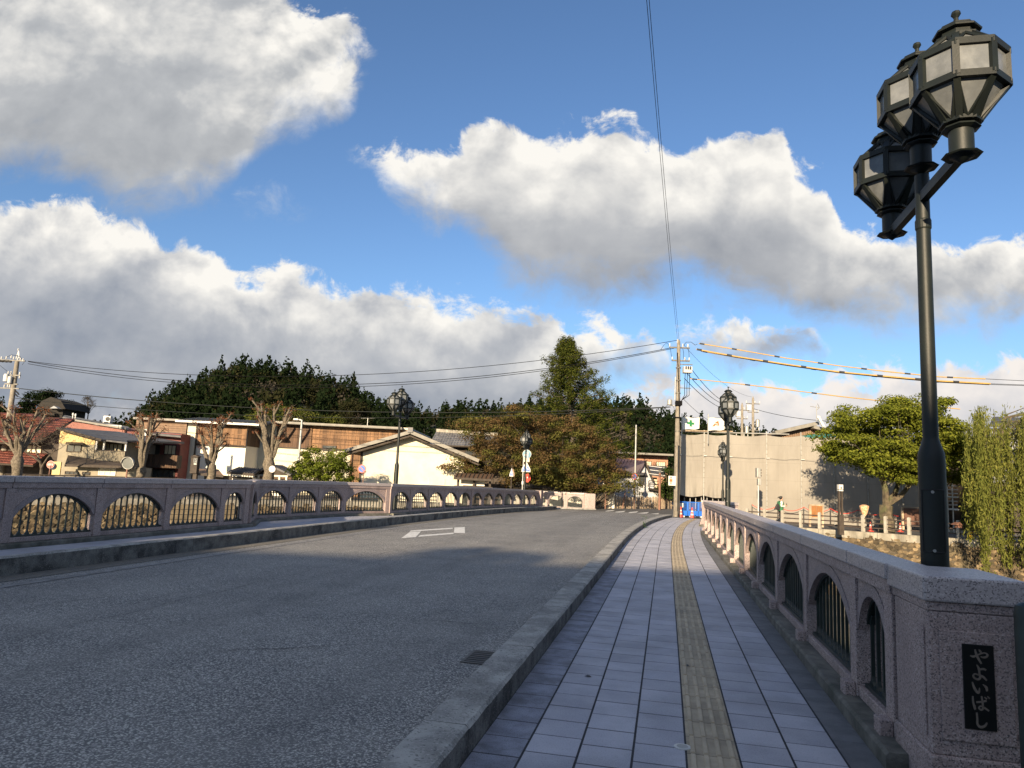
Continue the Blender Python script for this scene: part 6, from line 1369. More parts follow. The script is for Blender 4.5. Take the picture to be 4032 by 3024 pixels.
# right utility pole
YU = 46.8; ub = Vector((X(2664, 1990, YU), YU, GZ)); hU = Z(2683, 1338, YU) - GZ
up = thing('utility_pole', 'tall concrete utility pole with transformer rack beside the flags', 'utility pole', tuple(ub))
part('pole', MB().lathe([(.21, 0), (.12, hU - .6), (.10, hU - .1), (.02, hU)], 14), M['pole_conc'], up, smooth=True)
def uz(py): return Z(2675, py, YU) - GZ
part('crossarm', MB().beam((-.62, 0, uz(1369)), (.75, 0, uz(1369)), .09, .09), M['steel_dark'], up)
for x in (-.60, -.06, .28, .62): insulator(up, (x, 0, uz(1369) + .045))
part('top_bracket', MB().beam((-.08, 0, uz(1369)), (-.08, 0, uz(1336)), .05, .05), M['steel'], up); insulator(up, (-.08, 0, uz(1352)), .3)
part('crossarm', MB().beam((-.45, 0, uz(1420)), (.75, 0, uz(1420)), .1, .1), M['steel_dark'], up)
for x in (-.42, .42, .72): insulator(up, (x, 0, uz(1420) + .05), .2)
part('crossarm', MB().beam((.05, 0, uz(1434)), (.95, 0, uz(1434)), .06, .06), M['steel_dark'], up)
part('switch_box', MB().box(.32, .88, -.25, .25, uz(1468), uz(1443)), M['porcelain'], up, bevel=.03)
for x in (.45, .6, .75):
    part('drop_cable', MB().tube([(x, -.05, uz(1468)), (x - .03, -.05, uz(1520)), (x - .02, -.05, uz(1555)), (.25, -.05, uz(1575)), (.08, 0, uz(1588))], .022, 5), M['wire'], up); part('bushing', MB().lathe([(.05, 0), (.05, .16), (.02, .2)], 8, (x, -.27), 0, uz(1455)), M['black'], up)
part('crossarm', MB().beam((.0, 0, uz(1527)), (.85, 0, uz(1527)), .05, .05), M['steel_dark'], up)
part('transformer', MB().lathe([(.04, 0), (.19, .02), (.17, .06), (.17, .32), (.15, .36), (.03, .38)], 14, (-.55, 0), 0, uz(1597)), M['steel'], up, smooth=True)
part('transformer_bracket', MB().beam((-.55, 0, uz(1598)), (0, 0, uz(1598)), .05, .05), M['steel'], up)
part('cable_coil', MB().tube([(-.55 + .3 * math.sin(k * .42), -.05, uz(1612) + .28 * math.cos(k * .42)) for k in range(16)], .012, 4), M['wire_grey'], up)
part('riser_cable', MB().tube([(.15, -.1, 0), (.14, -.1, uz(1700)), (.05, -.14, uz(1600)), (-.05, -.12, uz(1440)), (-.1, -.1, uz(1390))], .035, 6), M['wire'], up)
part('side_box', MB().box(-.22, .22, -.3, -.16, uz(1598), uz(1580)), M['wire'], up)
for py in (1450, 1500, 1550, 1700, 1760): part('band', MB().lathe([(.185, 0), (.185, .05)], 12, (0, 0), 0, uz(py)), M['steel_dark'], up)
part('side_conduit', MB().tube([(-.22, -.02, uz(1575)), (-.20, -.02, uz(1485))], .035, 6), M['steel'], up)
for py in (1590, 1600, 1648): part('band', MB().lathe([(.20, 0), (.20, .09)], 12, (0, 0), 0, uz(py)), M['wire'], up)
part('jumper', MB().tube([(-.6, 0, uz(1365)), (-.8, 0, uz(1352)), (-1.0, 0, uz(1362)), (-1.2, 0, uz(1380))], .014, 5), M['wire'], up)
part('jumper', MB().tube([(-.55, 0, uz(1372)), (-.5, 0, uz(1395)), (-.43, 0, uz(1410))], .014, 5), M['wire'], up)
for x in (.3, .66): part('jumper', MB().tube([(x - .02, 0, uz(1370)), (x + .04, 0, uz(1390)), (x + .05, 0, uz(1412))], .014, 5), M['wire'], up)
part('jumper', MB().tube([(.3, 0, uz(1362)), (.5, 0, uz(1346)), (.85, 0, uz(1345)), (1.1, 0, uz(1356)), (1.25, 0, uz(1352))], .015, 5), M['wire'], up)
def U(px, py, Y=YU): return at(px, py, Y)
def sleeve(label, pts_px, Y0, Y1, r=.05, black=6, over=None):
    n = len(pts_px); P = [at(px, py, Y0 + (Y1 - Y0) * i / (n - 1)) for i, (px, py) in enumerate(pts_px)]
    t = thing('sleeved_cable', label, 'cable', tuple(P[0])); part('yellow_sleeve', MB().tube(P, r, 6), M['yellow_sleeve'], t, world=True)
    L = [(P[i + 1] - P[i]).length for i in range(n - 1)]
    for k in range(black):
        u = (k + .1) / black * (n - 1); i = min(int(u), n - 2); p = P[i].lerp(P[i + 1], u - i); d = (P[i + 1] - P[i]).normalized(); part('black_clip', MB().tube([p - d * .16, p + d * .16], r * 1.45, 6), M['black'], t, world=True)
    if over: part('bare_end', MB().tube([P[-1], at(*over[0], Y1 + over[1])], .016, 5), M['wire'], t, world=True)
    return t
sleeve('upper yellow sleeved power cable from the pole to the right edge', [(2752, 1352), (2900, 1376), (3100, 1411), (3300, 1440), (3500, 1464), (3700, 1484), (3880, 1492)], YU, 42, .034, 7, ((4100, 1503), 2))
sleeve('lower double yellow sleeved power cable from the pole to the right edge', [(2742, 1375), (2900, 1404), (3100, 1435), (3300, 1464), (3500, 1483), (3700, 1500), (3900, 1511)], YU, 42, .045, 8, ((4100, 1518), 2))
sleeve('second strand of the lower yellow sleeved power cable', [(2760, 1382), (2900, 1407), (3100, 1439), (3300, 1467), (3500, 1487), (3700, 1504), (3895, 1514)], YU + .2, 42.2, .036, 5, ((4100, 1521), 2))
sleeve('thin yellow sleeved cable sagging behind the green tree', [(2715, 1491), (2880, 1508), (3050, 1528), (3300, 1560), (3500, 1582), (3780, 1611)], YU, 44, .032, 4)
topU = ub + Vector((-.08, 0, hU - .05))
far_l = Vector((X(85, 1420, 52), 52, Z(85, 1420, 52)))
cable('upper power line from the pole to the left utility pole', U(2676, 1338), at(110, 1422, 52), 1.75, .020, 'wire', 30)
cable('middle power line from the pole to the left utility pole', U(2660, 1366), at(112, 1424, 52), 2.15, .022, 'wire', 30)
cable('lower power line from the pole to the left utility pole', U(2655, 1371), at(110, 1432, 52), 2.2, .020, 'wire', 30)
cable('twisted grey telephone line across the hill', U(2640, 1602), at(80, 1530, 52), .95, .028, 'wire_grey', 30)
cable('lower telephone line across the hill', U(2640, 1603), at(60, 1568, 52), 1.05, .02, 'wire_grey', 30)
cable('left wire climbing to the top of the picture', topU, at(2541, -60, 15), .3, .008)
cable('right wire climbing to the top of the picture', topU + Vector((.12, 0, -.1)), at(2551, -60, 15), .3, .008)
# twin poles farther back
for px, lab in ((2922, 'left of two distant utility poles with many fittings'), (2965, 'right of two distant utility poles, slightly taller')):
    Y = 74.; bx = X(px, 1700, Y); h = Z(px, 1560 if px > 2940 else 1585, Y) - GZ; t = thing('utility_pole', lab, 'utility pole', (bx, Y, GZ), group=None)
    part('pole', MB().lathe([(.2, 0), (.12, h - .3), (.02, h)], 10), M['pole_conc'], t, smooth=True)
    for dz, w in ((.8, 1.4), (1.7, 1.1), (3.6, 1.2), (4.6, 1.0)):
        part('crossarm', MB().beam((-w / 2, 0, h - dz), (w / 2, 0, h - dz), .09, .09), M['steel_dark'], t)
        for x in (-w / 2, 0.2, w / 2): insulator(t, (x, 0, h - dz + .05), .26, .06)
    part('transformer', MB().lathe([(.22, 0), (.22, .7), (.05, .8)], 10, (.45, -.1), 0, h - 3.2), M['steel'], t, smooth=True); part('fuse_box', MB().box(-.7, -.25, -.2, .2, h - 1.5, h - .95), M['porcelain'], t)
cable('thin line from the distant poles to the ribbed hall', at(2970, 1610, 74), at(3320, 1660, 62), .3, .025, 'wire')
for (a_, b_, lab) in (((2720, 1450), (2905, 1595), 'upper dark service cable from pole to distant poles'), ((2705, 1470), (2905, 1600), 'middle dark service cable with clips to distant poles'), ((2695, 1490), (2905, 1615), 'lower dark service cable to distant poles'), ((2690, 1355), (2960, 1563), 'fine high wire from the pole down to the distant poles')):
    cable(lab, U(*a_), at(*b_, 74), .7, .022 if 'fine' not in lab else .010)
guy = U(2700, 1575); 
cable('thin guy wire with small clips above the flags', U(2690, 1570), at(2790, 1655, 60), .1, .014, 'wire_grey')
# left utility pole
YV = 52.; vb = Vector((X(9, 1840, YV), YV, GZ)); hV = Z(73, 1380, YV) - GZ; t = thing('utility_pole', 'concrete utility pole with grey transformer at the left edge', 'utility pole', tuple(vb))
part('pole', MB().lathe([(.24, 0), (.15, hV - .9), (.13, hV - .75), (.02, hV - .7)], 14), M['pole_conc'], t, smooth=True); vz = lambda py: Z(50, py, YV) - GZ
for dx in (-.12, .12): part('top_strut', MB().tube([(dx, 0, vz(1412)), (0, 0, vz(1380))], .03, 5), M['steel'], t)
insulator(t, (-.05, 0, vz(1380)), .18)
for py, x0, x1 in ((1420, -1.15, .65), (1478, -.6, .45), (1513, -.6, .35), (1530, -.9, .5)): part('crossarm', MB().beam((x0, -.1, vz(py)), (x1, -.1, vz(py)), .09, .09), M['steel_dark'], t)
for x, py in ((-1.1, 1418), (-.75, 1416), (-.4, 1412), (-.2, 1416), (.1, 1419), (.3, 1420), (.5, 1422), (-.45, 1474), (-.25, 1474), (.4, 1476), (.42, 1490), (-.6, 1528), (-.35, 1526), (-.2, 1527)): insulator(t, (x, -.12, vz(py)), .22, .06)
for x in (-1.2, -.9, -.6): part('cable_boot', MB().tube([(x, -.15, vz(1424)), (x + .28, -.15, vz(1426))], .08, 6), M['black'], t)
part('transformer', MB().lathe([(.05, 0), (.16, .02), (.16, .48), (.12, .56), (.03, .58)], 12, (-.48, -.25), 0, vz(1505)), M['porcelain'], t, smooth=True); part('transformer', MB().lathe([(.05, 0), (.14, .02), (.14, .46), (.03, .54)], 12, (-.14, -.3), 0, vz(1511)), M['porcelain'], t, smooth=True)
for k in range(5): part('cable_boot', MB().tube([(.25 + .1 * (k % 3), -.1, vz(1538 + k * 4)), (.38 + .08 * (k % 3), -.1, vz(1545 + k * 4))], .05, 5), M['black'], t)
part('jumper', MB().tube([(-.9, -.1, vz(1412)), (-.4, -.1, vz(1398)), (.2, -.1, vz(1402)), (.6, -.1, vz(1424)), (.48, -.1, vz(1436))], .014, 4), M['wire'], t)
part('jumper', MB().tube([(-1.2, -.1, vz(1440)), (-.6, -.1, vz(1462)), (-.35, -.1, vz(1474))], .014, 4), M['wire'], t)
cable('power line leaving the left edge from the utility pole', at(20, 1418, 52), at(-500, 1425, 40), .6, .02)
cable('service wire sagging from the left pole to the red hall', at(70, 1560, 52), at(440, 1664, 61), .5, .018, 'wire_grey')
# slim poles
def slim(label, px, pyb, pyt, Y, r, m='steel', extra=None, base=True):
    b = Vector((X(px, pyb, Y), Y, GZ)); h = Z(px, pyt, Y) - GZ; t = thing('slim_pole', label, 'pole', tuple(b)); part('shaft', MB().lathe([(r, 0), (r * .8, h - .03), (r * .3, h)], 10), M[m], t, smooth=True); part('base_collar', MB().lathe([(r * 1.25, 0), (r * 1.25, .45), (r * 1.02, .47)], 10), M['pole_conc'], t); return t
slp = slim('slim pale steel pole beside the picket fence carrying the round sign', 2498, 2004, 1672, 61, .085)
t = slim('pale street pole standing behind the bush by the clock', 1170, 1880, 1652, 54, .1); part('lamp_arm', MB().tube([(0, 0, Z(1170, 1654, 54) - GZ), (-.3, 0, Z(1165, 1651, 54) - GZ)], .05, 6), M['white'], t); part('lamp_housing', MB().box(-.62, -.28, -.12, .12, Z(1165, 1654, 54) - GZ, Z(1165, 1648, 54) - GZ), M['white'], t); part('speaker_box', MB().box(.1, .3, -.12, .12, 1.4, 2.3), M['timber'], t)
t = slim('pale pole at the corner of the netted scaffold', 2662, 2035, 1740, 46.0, .085, 'pole_conc')
t = slim('dark timber pole behind the mirror tree', 562, 1880, 1640, 50, .1, 'wood_dk'); part('camera_box', MB().box(-.3, -.05, -.1, .1, Z(560, 1715, 50) - GZ, Z(560, 1690, 50) - GZ), M['porcelain'], t)
# brown post lantern before the white house
lp = thing('post_lantern', 'brown post lantern in front of the white house', 'street lamp', tuple(gnd(2596, 2008))); Yl_ = gnd(2596, 2008).y; zl_ = lambda py: Z(2596, py, Yl_) - GZ
M['rust'] = mat('rust_brown_paint', (.20, .10, .07), (.16, .08, .055), 5., .6)
part('post', MB().lathe([(.10, 0), (.10, zl_(1862))], 10), M['rust'], lp, smooth=True); part('lantern_glass', MB().lathe([(.07, zl_(1861)), (.13, zl_(1851))], 6), M['frost'], lp); part('lantern_roof', MB().lathe([(.22, zl_(1850)), (.2, zl_(1848)), (.04, zl_(1843))], 6), M['timber'], lp)

# ------------------------------------------------------------------ road signs
M['sign_blue'] = mat('sign_blue', (.02, .10, .36), (.03, .13, .42), 3., .5); M['sign_pale'] = mat('faded_sign_blue', (.10, .24, .33), (.15, .30, .36), 3., .5, c3=(.03, .12, .26), s3=2., a3=.6); M['sign_red'] = mat('sign_red', (.62, .08, .05), (.66, .11, .08), 3., .5); M['sign_white'] = mat('sign_white', (.52, .52, .49), rough=.5); M['sign_back'] = mat('sign_back', (.35, .22, .15), (.30, .19, .13), 4., .6)
def disc(par, name, c, r, m, d=.012, n=32, yaw=0.): 
    mb = MB().lathe([(r, 0), (r, d)], n); rot = Matrix.Translation(Vector(c)) @ Matrix.Rotation(yaw, 4, 'Z') @ Matrix.Rotation(R(90), 4, 'X'); mb.v = [tuple(rot @ Vector(v)) for v in mb.v]; return part(name, mb, m, par)
def flat(par, name, pts, y, m, d=.010): return part(name, MB().prism([(x, y, z) for x, z in pts], (0, -d, 0)), m, par)
def text(par, s, x, y, z, size, m, name='lettering'):
    cu = bpy.data.curves.new('txt', 'FONT'); cu.body = s; cu.size = size; cu.align_x = 'CENTER'; cu.align_y = 'CENTER'; cu.extrude = .002; to = bpy.data.objects.new('txt', cu); COL.objects.link(to)
    dg = bpy.context.evaluated_depsgraph_get(); me = bpy.data.meshes.new_from_object(to.evaluated_get(dg)); bpy.data.objects.remove(to); bpy.data.curves.remove(cu); me.materials.clear(); me.materials.append(m)
    me.transform(Matrix.Translation((x, y, z)) @ Matrix.Rotation(R(90), 4, 'X')); o = link(name, me, par); return o
def walker(par, x, z, s, m, y):
    flat(par, 'head', [(x + .06 * s * math.cos(a * math.pi / 5), z + .36 * s + .06 * s * math.sin(a * math.pi / 5)) for a in range(10)], y, m)
    flat(par, 'figure', [(x + dx * s, z + dz * s) for dx, dz in ((-.09, .28), (.07, .28), (.13, .17), (.20, .05), (.16, .03), (.08, .12), (.08, .0), (.20, -.22), (.22, -.36), (.14, -.36), (.02, -.1), (-.10, -.36), (-.2, -.36), (-.07, -.02), (-.08, .14), (-.16, .04), (-.22, .07))], y, m)
YS = 50.5; sb = Vector((X(2056, 1940, YS), YS, GZ)); sg = thing('road_sign', 'pole with faded blue arrow disc and blue crossing sign at the far bridge end', 'road sign', tuple(sb)); sz = lambda py: Z(2065, py, YS) - GZ; sx = lambda px, py=1850: X(px, py, YS) - sb.x
part('pole', MB().lathe([(.045, 0), (.045, sz(1795))], 10), M['steel'], sg, smooth=True)
c = (sx(2072), -.07, sz(1788)); disc(sg, 'disc_rim', c, .31, M['sign_white']); disc(sg, 'disc_face', (c[0], -.0825, c[2]), .285, M['sign_pale'])
flat(sg, 'arrow_up', [(c[0] + dx, c[2] + dz) for dx, dz in ((.02, -.24), (.09, -.24), (.09, .08), (.14, .08), (.055, .2), (-.03, .08), (.02, .08))], -.096, M['cream'], .004); flat(sg, 'arrow_left', [(c[0] + dx, c[2] + dz) for dx, dz in ((.019, -.09), (-.10, -.09), (-.10, -.14), (-.22, -.055), (-.10, .03), (-.10, -.02), (.019, -.02))], -.096, M['cream'], .004)
flat(sg, 'plate', [(c[0] + dx, sz(1811) + dz) for dx, dz in ((-.2, -.13), (.2, -.13), (.2, .13), (-.2, .13))], -.07, M['cream']); text(sg, '自転車を除く', c[0], -.083, sz(1811) + .05, .062, M['timber']); text(sg, '7 - 19', c[0], -.083, sz(1811) - .06, .08, M['letter'])
z0, z1 = sz(1858), sz(1820); xc_ = sx(2071); wv_ = .31
flat(sg, 'triangle_rim', [(xc_ - wv_, z0), (xc_ + wv_, z0), (xc_ + wv_, z0 + .2), (xc_ + .05, z1), (xc_ - .05, z1), (xc_ - wv_, z0 + .2)], -.06, M['sign_white']); flat(sg, 'triangle_face', [(xc_ - wv_ + .04, z0 + .075), (xc_ + wv_ - .04, z0 + .075), (xc_ + wv_ - .045, z0 + .19), (xc_, z1 - .08), (xc_ - wv_ + .045, z0 + .19)], -.071, M['sign_blue'])
walker(sg, xc_, z0 + .36, .62, M['sign_white'], -.083)
for dx in (-.19, .17): flat(sg, 'stripe', [(xc_ + dx - .05, z0 + .18), (xc_ + dx + .05, z0 + .18), (xc_ + dx + .05, z0 + .23), (xc_ + dx - .05, z0 + .23)], -.083, M['sign_white'])
flat(sg, 'small_plate', [(sx(2056) - .0, sz(1908)), (sx(2066), sz(1908)), (sx(2066), sz(1895)), (sx(2056), sz(1895))], -.06, M['sign_white'])
# red tilted sign beside it
rs = thing('road_sign', 'tilted red round sign on a thin post beside the blue crossing sign', 'road sign', (X(2067, 1900, 52), 52, GZ)); part('post', MB().lathe([(.035, 0), (.035, Z(2067, 1870, 52) - GZ)], 8), M['timber'], rs); disc(rs, 'disc', (.18, -.06, Z(2075, 1882, 52) - GZ), .31, M['sign_red'], yaw=R(-48)); disc(rs, 'disc_mark', (.165, -.08, Z(2075, 1880, 52) - GZ), .06, M['sign_white'], .01, 16, R(-48))
s2 = thing('road_sign', 'small blue crossing sign turned sideways, left of the arrow sign', 'road sign', (X(2012, 1925, 53), 53, GZ)); q = lambda py: Z(2012, py, 53) - GZ; part('post', MB().lathe([(.04, 0), (.04, q(1832))], 8), M['timber'], s2)
flat(s2, 'triangle_rim', [(-.16, q(1876)), (.13, q(1876)), (.13, q(1868)), (.0, q(1844)), (-.02, q(1844)), (-.16, q(1868))], -.05, M['sign_white']); flat(s2, 'triangle_face', [(-.13, q(1872)), (.1, q(1872)), (.1, q(1868)), (-.01, q(1848)), (-.13, q(1868))], -.062, M['sign_blue']); walker(s2, -.01, q(1863), .34, M['sign_white'], -.074)
part('back_plate', MB().prism([(.14, .05, q(1876)), (.22, .05, q(1874)), (.20, .05, q(1862)), (.10, .05, q(1846)), (.06, .05, q(1846))], (0, .02, 0)), M['sign_back'], s2)
def nopark(label, px, py, Y, r, post=True, par=None):
    b = Vector((X(px, 1940, Y), Y, GZ)); t = thing('road_sign', label, 'road sign', tuple(b)); z = Z(px, py, Y) - GZ
    part('post', MB().lathe([(.03, 0), (.03, z + .2)], 8), M['rust'], t); xo = X(px, py, Y) - b.x; disc(t, 'rim', (xo, -.05, z), r, M['sign_red']); disc(t, 'face', (xo, -.0625, z), r * .78, M['sign_blue']); part('slash', MB().beam((xo - r * .55, -.079, z + r * .55), (xo + r * .55, -.079, z - r * .55), r * .16, .006, up=Vector((0, 1, 0))), M['sign_red'], t); return t
nopark('blue and red no parking disc before the cream gable', 1426, 1846, 50, .29)
nopark('red ringed blue no parking disc on the slim pale pole', 2498, 1876, 60.7, .25)
# brown finger posts
fp = thing('signpost', 'brown wooden signpost with white lettered boards by the picket fence', 'signpost', tuple(gnd(2383, 2004))); Yf_ = gnd(2383, 2004).y; fz = lambda py: Z(2383, py, Yf_) - GZ; fx = lambda px: X(px, 1880, Yf_) - X(2383, 1880, Yf_)
part('post', MB().lathe([(.05, 0), (.05, fz(1846))], 8), M['rust'], fp)
for x0, x1, y0, y1, tx_ in ((2371, 2400, 1855, 1849, '高山駅'), (2365, 2403, 1883, 1870, '古い町並'), (2368, 2402, 1912, 1900, '陣屋前')):
    part('board', MB().box(fx(x0), fx(x1), -.08, -.055, fz(y0), fz(y1)), M['rust'], fp); part('board_face', MB().box(fx(x0) + .04, fx(x1) - .06, -.089, -.081, fz(y0) + .05, fz(y1) - .05), M['sign_white'], fp); text(fp, tx_, (fx(x0) + fx(x1)) / 2, -.094, (fz(y0) + fz(y1)) / 2, .16, M['rust'])
# parking sign cabinet
pk = thing('parking_sign', 'dark wooden parking cabinet with a letter P and a little roof', 'sign', (X(768, 1880, 46), 46, GZ)); kz = lambda py: Z(765, py, 46) - GZ; kx = lambda px: X(px, 1830, 46) - X(768, 1830, 46)
part('cabinet', MB().box(kx(750), kx(776), -.2, .2, kz(1864), kz(1798)), M['timber'], pk, bevel=.01); part('post', MB().box(-.12, .12, -.1, .1, 0, kz(1864) - .002), M['timber'], pk); part('roof', MB().prism([(kx(747), -.3, kz(1799)), (kx(783), -.3, kz(1799)), (kx(766), -.3, kz(1791))], (0, .6, 0)), M['timber'], pk); part('panel', MB().box(kx(761), kx(775), -.215, -.2005, kz(1822), kz(1803)), M['frost'], pk); text(pk, 'P', kx(768), -.22, kz(1812), .36, M['black']); part('note', MB().box(kx(763), kx(774), -.215, -.2005, kz(1829), kz(1825)), M['sign_white'], pk)
# clock, mirror, round red sign
ck = thing('street_clock', 'white round clock beside the tallest pollarded tree', 'clock', (X(1068, 1880, 46.5), 46.5, GZ)); cz_ = Z(1070, 1847, 46.5) - GZ; part('post', MB().lathe([(.06, 0), (.06, cz_)], 8), M['timber'], ck); disc(ck, 'case', (.05, -.02, cz_), .24, M['timber'], .1); disc(ck, 'face', (.05, -.122, cz_), .215, M['sign_white'], .01)
part('hour_hand', MB().beam((.05, -.138, cz_), (.05 - .06, -.138, cz_ - .09), .02, .005, up=Vector((0, 1, 0))), M['black'], ck); part('minute_hand', MB().beam((.05, -.14, cz_), (.05 + .16, -.14, cz_), .014, .004, up=Vector((0, 1, 0))), M['black'], ck)
for k in range(12): a = k * math.pi / 6; part('hour_mark', MB().beam((.05 + .17 * math.sin(a), -.136, cz_ + .17 * math.cos(a)), (.05 + .195 * math.sin(a), -.136, cz_ + .195 * math.cos(a)), .016, .004, up=Vector((0, 1, 0))), M['black'], ck)
M['mirror'] = mat('convex_mirror', (.06, .07, .07), (.04, .05, .05), 2., .3, metal=.0)
mr = thing('traffic_mirror', 'round convex traffic mirror on an orange post left of the pollarded tree', 'traffic mirror', (X(497, 1880, 45), 45, GZ)); mz = Z(500, 1824, 45) - GZ; part('post', MB().lathe([(.05, 0), (.05, mz + .3)], 10), M['rust'], mr); disc(mr, 'rim', (.05, -.04, mz), .37, M['steel'], .05); disc(mr, 'glass', (.05, -.092, mz), .345, M['mirror'], .02); part('hood', MB().prism([(.05 + .39 * math.cos(a * math.pi / 12), -.02, mz + .39 * math.sin(a * math.pi / 12)) for a in range(13)] + [(.05 + .375 * math.cos(a * math.pi / 12), -.02, mz + .375 * math.sin(a * math.pi / 12)) for a in range(12, -1, -1)], (0, -.2, 0)), M['steel'], mr)
rs = thing('road_sign', 'round red sign with white lettering behind the left balustrade', 'road sign', (X(192, 1880, 44), 44, GZ)); mz = Z(195, 1829, 44) - GZ; part('post', MB().lathe([(.03, 0), (.03, mz)], 8), M['rust'], rs); disc(rs, 'face', (.03, -.04, mz), .22, M['sign_red']); disc(rs, 'rim', (.03, -.028, mz), .235, M['sign_white']); part('white_band', MB().box(-.13, .19, -.06, -.053, mz - .055, mz + .055), M['sign_white'], rs); text(rs, '止まれ', .03, -.064, mz, .1, M['sign_red'])
disc(rs, 'second_sign_back', (.16, .06, mz - .12), .2, M['steel'], .015, 24, R(60))
hd = Vector((X(90, 1870, 43), 43, 0)); 
# dark handrail along the left bank street
hr = thing('street_railing', 'dark low railing along the street behind the left balustrade', 'railing', (X(200, 1880, 42), 42, GZ))
for k in range(9):
    a_, b_ = at(20 + k * 78, 1866 + k * 2.2, 42 + k * .6), at(20 + (k + 1) * 78, 1866 + (k + 1) * 2.2, 42.6 + k * .6); part('top_rail', MB().tube([a_, b_], .04, 6), M['timber'], hr, world=True); part('post', MB().tube([a_, (a_.x, a_.y, GZ)], .05, 6), M['timber'], hr, world=True)

# ------------------------------------------------------------------ pink cross rail and picket fence beyond the junction
cr_ = thing('stone_balustrade', 'sunlit pink granite balustrade across the junction street', 'balustrade', tuple(gnd(2230, 1998)))
a_, b_ = gnd(2085, 1992), gnd(2302, 2004); n0 = [a_.lerp(b_, k / 3.) for k in range(4)]
balustrade(cr_, n0, 1.22, -1, feet=False, post_w=.3, nbar=11)
e_ = b_; part('end_pier', MB().box(e_.x - .1, e_.x + .75, e_.y - .5, e_.y + .05, GZ, GZ + 1.2), M['granite'], cr_, world=True, bevel=.02)
post_o = solo('traffic_delineator', MB().lathe([(.14, 0), (.13, .04), (.05, .06), (.045, .95), (.02, 1.0)], 12, (gnd(2131, 1990).x, gnd(2131, 1990).y), 0, GZ), mat('orange_plastic', (.75, .12, .03), rough=.5), 'orange flexible post before the pink balustrade', 'delineator', smooth=True)
M['picket'] = mat('weathered_picket', (.34, .26, .18), (.48, .38, .27), 5., .85, .2, 30., island=.3, c3=(.16, .12, .085), s3=3., a3=.5, space='World')
pf = thing('picket_fence', 'weathered brown picket fence along the far side of the street', 'fence', tuple(gnd(2345, 2003))); a_, b_ = gnd(2346, 2001), gnd(2652, 2004); N = 38; inv = ROOTS[pf.name].inverted(); pm = []
for k in range(3):
    h = .95 + .07 * k; pm.append(mesh('picket', MB().prism([(-.085, 0, 0), (.085, 0, 0), (.085, 0, h - .1), (.05, 0, h), (-.05, 0, h), (-.085, 0, h - .1)], (0, .06, 0)), M['picket']))
for k in range(N):
    o = link('picket', pm[random.randrange(3)], pf); p = a_.lerp(b_, (k + random.uniform(-.12, .12)) / N); o.location = inv @ p; o.rotation_euler = (0, random.uniform(-.04, .04), math.atan2((b_ - a_).y, (b_ - a_).x) + random.uniform(-.25, .25))
for h in (.3, .68): part('rail', MB().beam(a_ + Vector((0, .1, h)), b_ + Vector((0, .1, h)), .06, .09), M['picket'], pf, world=True)
st_ = solo('marker_stake', MB().tube([gnd(2451, 2003), gnd(2451, 2003) + Vector((.2, 0, 1.45))], .05, 6), M['rust'], 'leaning rust brown stake at the picket fence', 'stake')

# ------------------------------------------------------------------ netted scaffold
M['net'] = mat('beige_scaffold_net', (.225, .21, .185), (.255, .238, .21), .6, .9, .15, 60., c3=(.195, .18, .158), s3=.5, a3=.4, space='World', stretch=(1, 1, .5))
def net_grid():
    t = NT(M['net'].node_tree); b = t.n['Principled BSDF'].inputs['Base Color']; src = b.links[0].from_socket
    sp = t.new('ShaderNodeSeparateXYZ'); t.l.new(t.new('ShaderNodeNewGeometry').outputs['Position'], sp.inputs[0])
    gx = t.step(t.m('FRACT', t.m('MULTIPLY', t.add(sp.outputs[0], t.mul(sp.outputs[1], -.3)), 1.6)), .05, .0); gz = t.step(t.m('FRACT', t.m('MULTIPLY', sp.outputs[2], .85)), .05, .0)
    col = t.mix(t.mul(t.m('MAXIMUM', gx, gz), .22), src, (.10, .092, .08)); col = t.mix(t.mul(t.step(t.noise(t.vm('MULTIPLY', t.new('ShaderNodeNewGeometry').outputs['Position'], (1, 1, .25)), 1.2, 5, .6), .5, .72), .22), col, (.14, .128, .108)); t.l.new(col, b)
net_grid()
sc0, sc1 = Vector((X(2672, 1950, 50.), 50., GZ)), Vector((X(3700, 1950, 45.2), 45.2, GZ)); scd = sc1 - sc0; SL = scd.length; scd.normalize(); scn = Vector((scd.y, -scd.x, 0))
ztop = Z(2680, 1706, 50.)
sf = thing('scaffold_enclosure', 'building wrapped in beige scaffold netting on the right bank', 'scaffold', tuple(sc0))
cuts = [0.0, 0.105, .21, .36, .495, .62, .745, .87, 1.0]
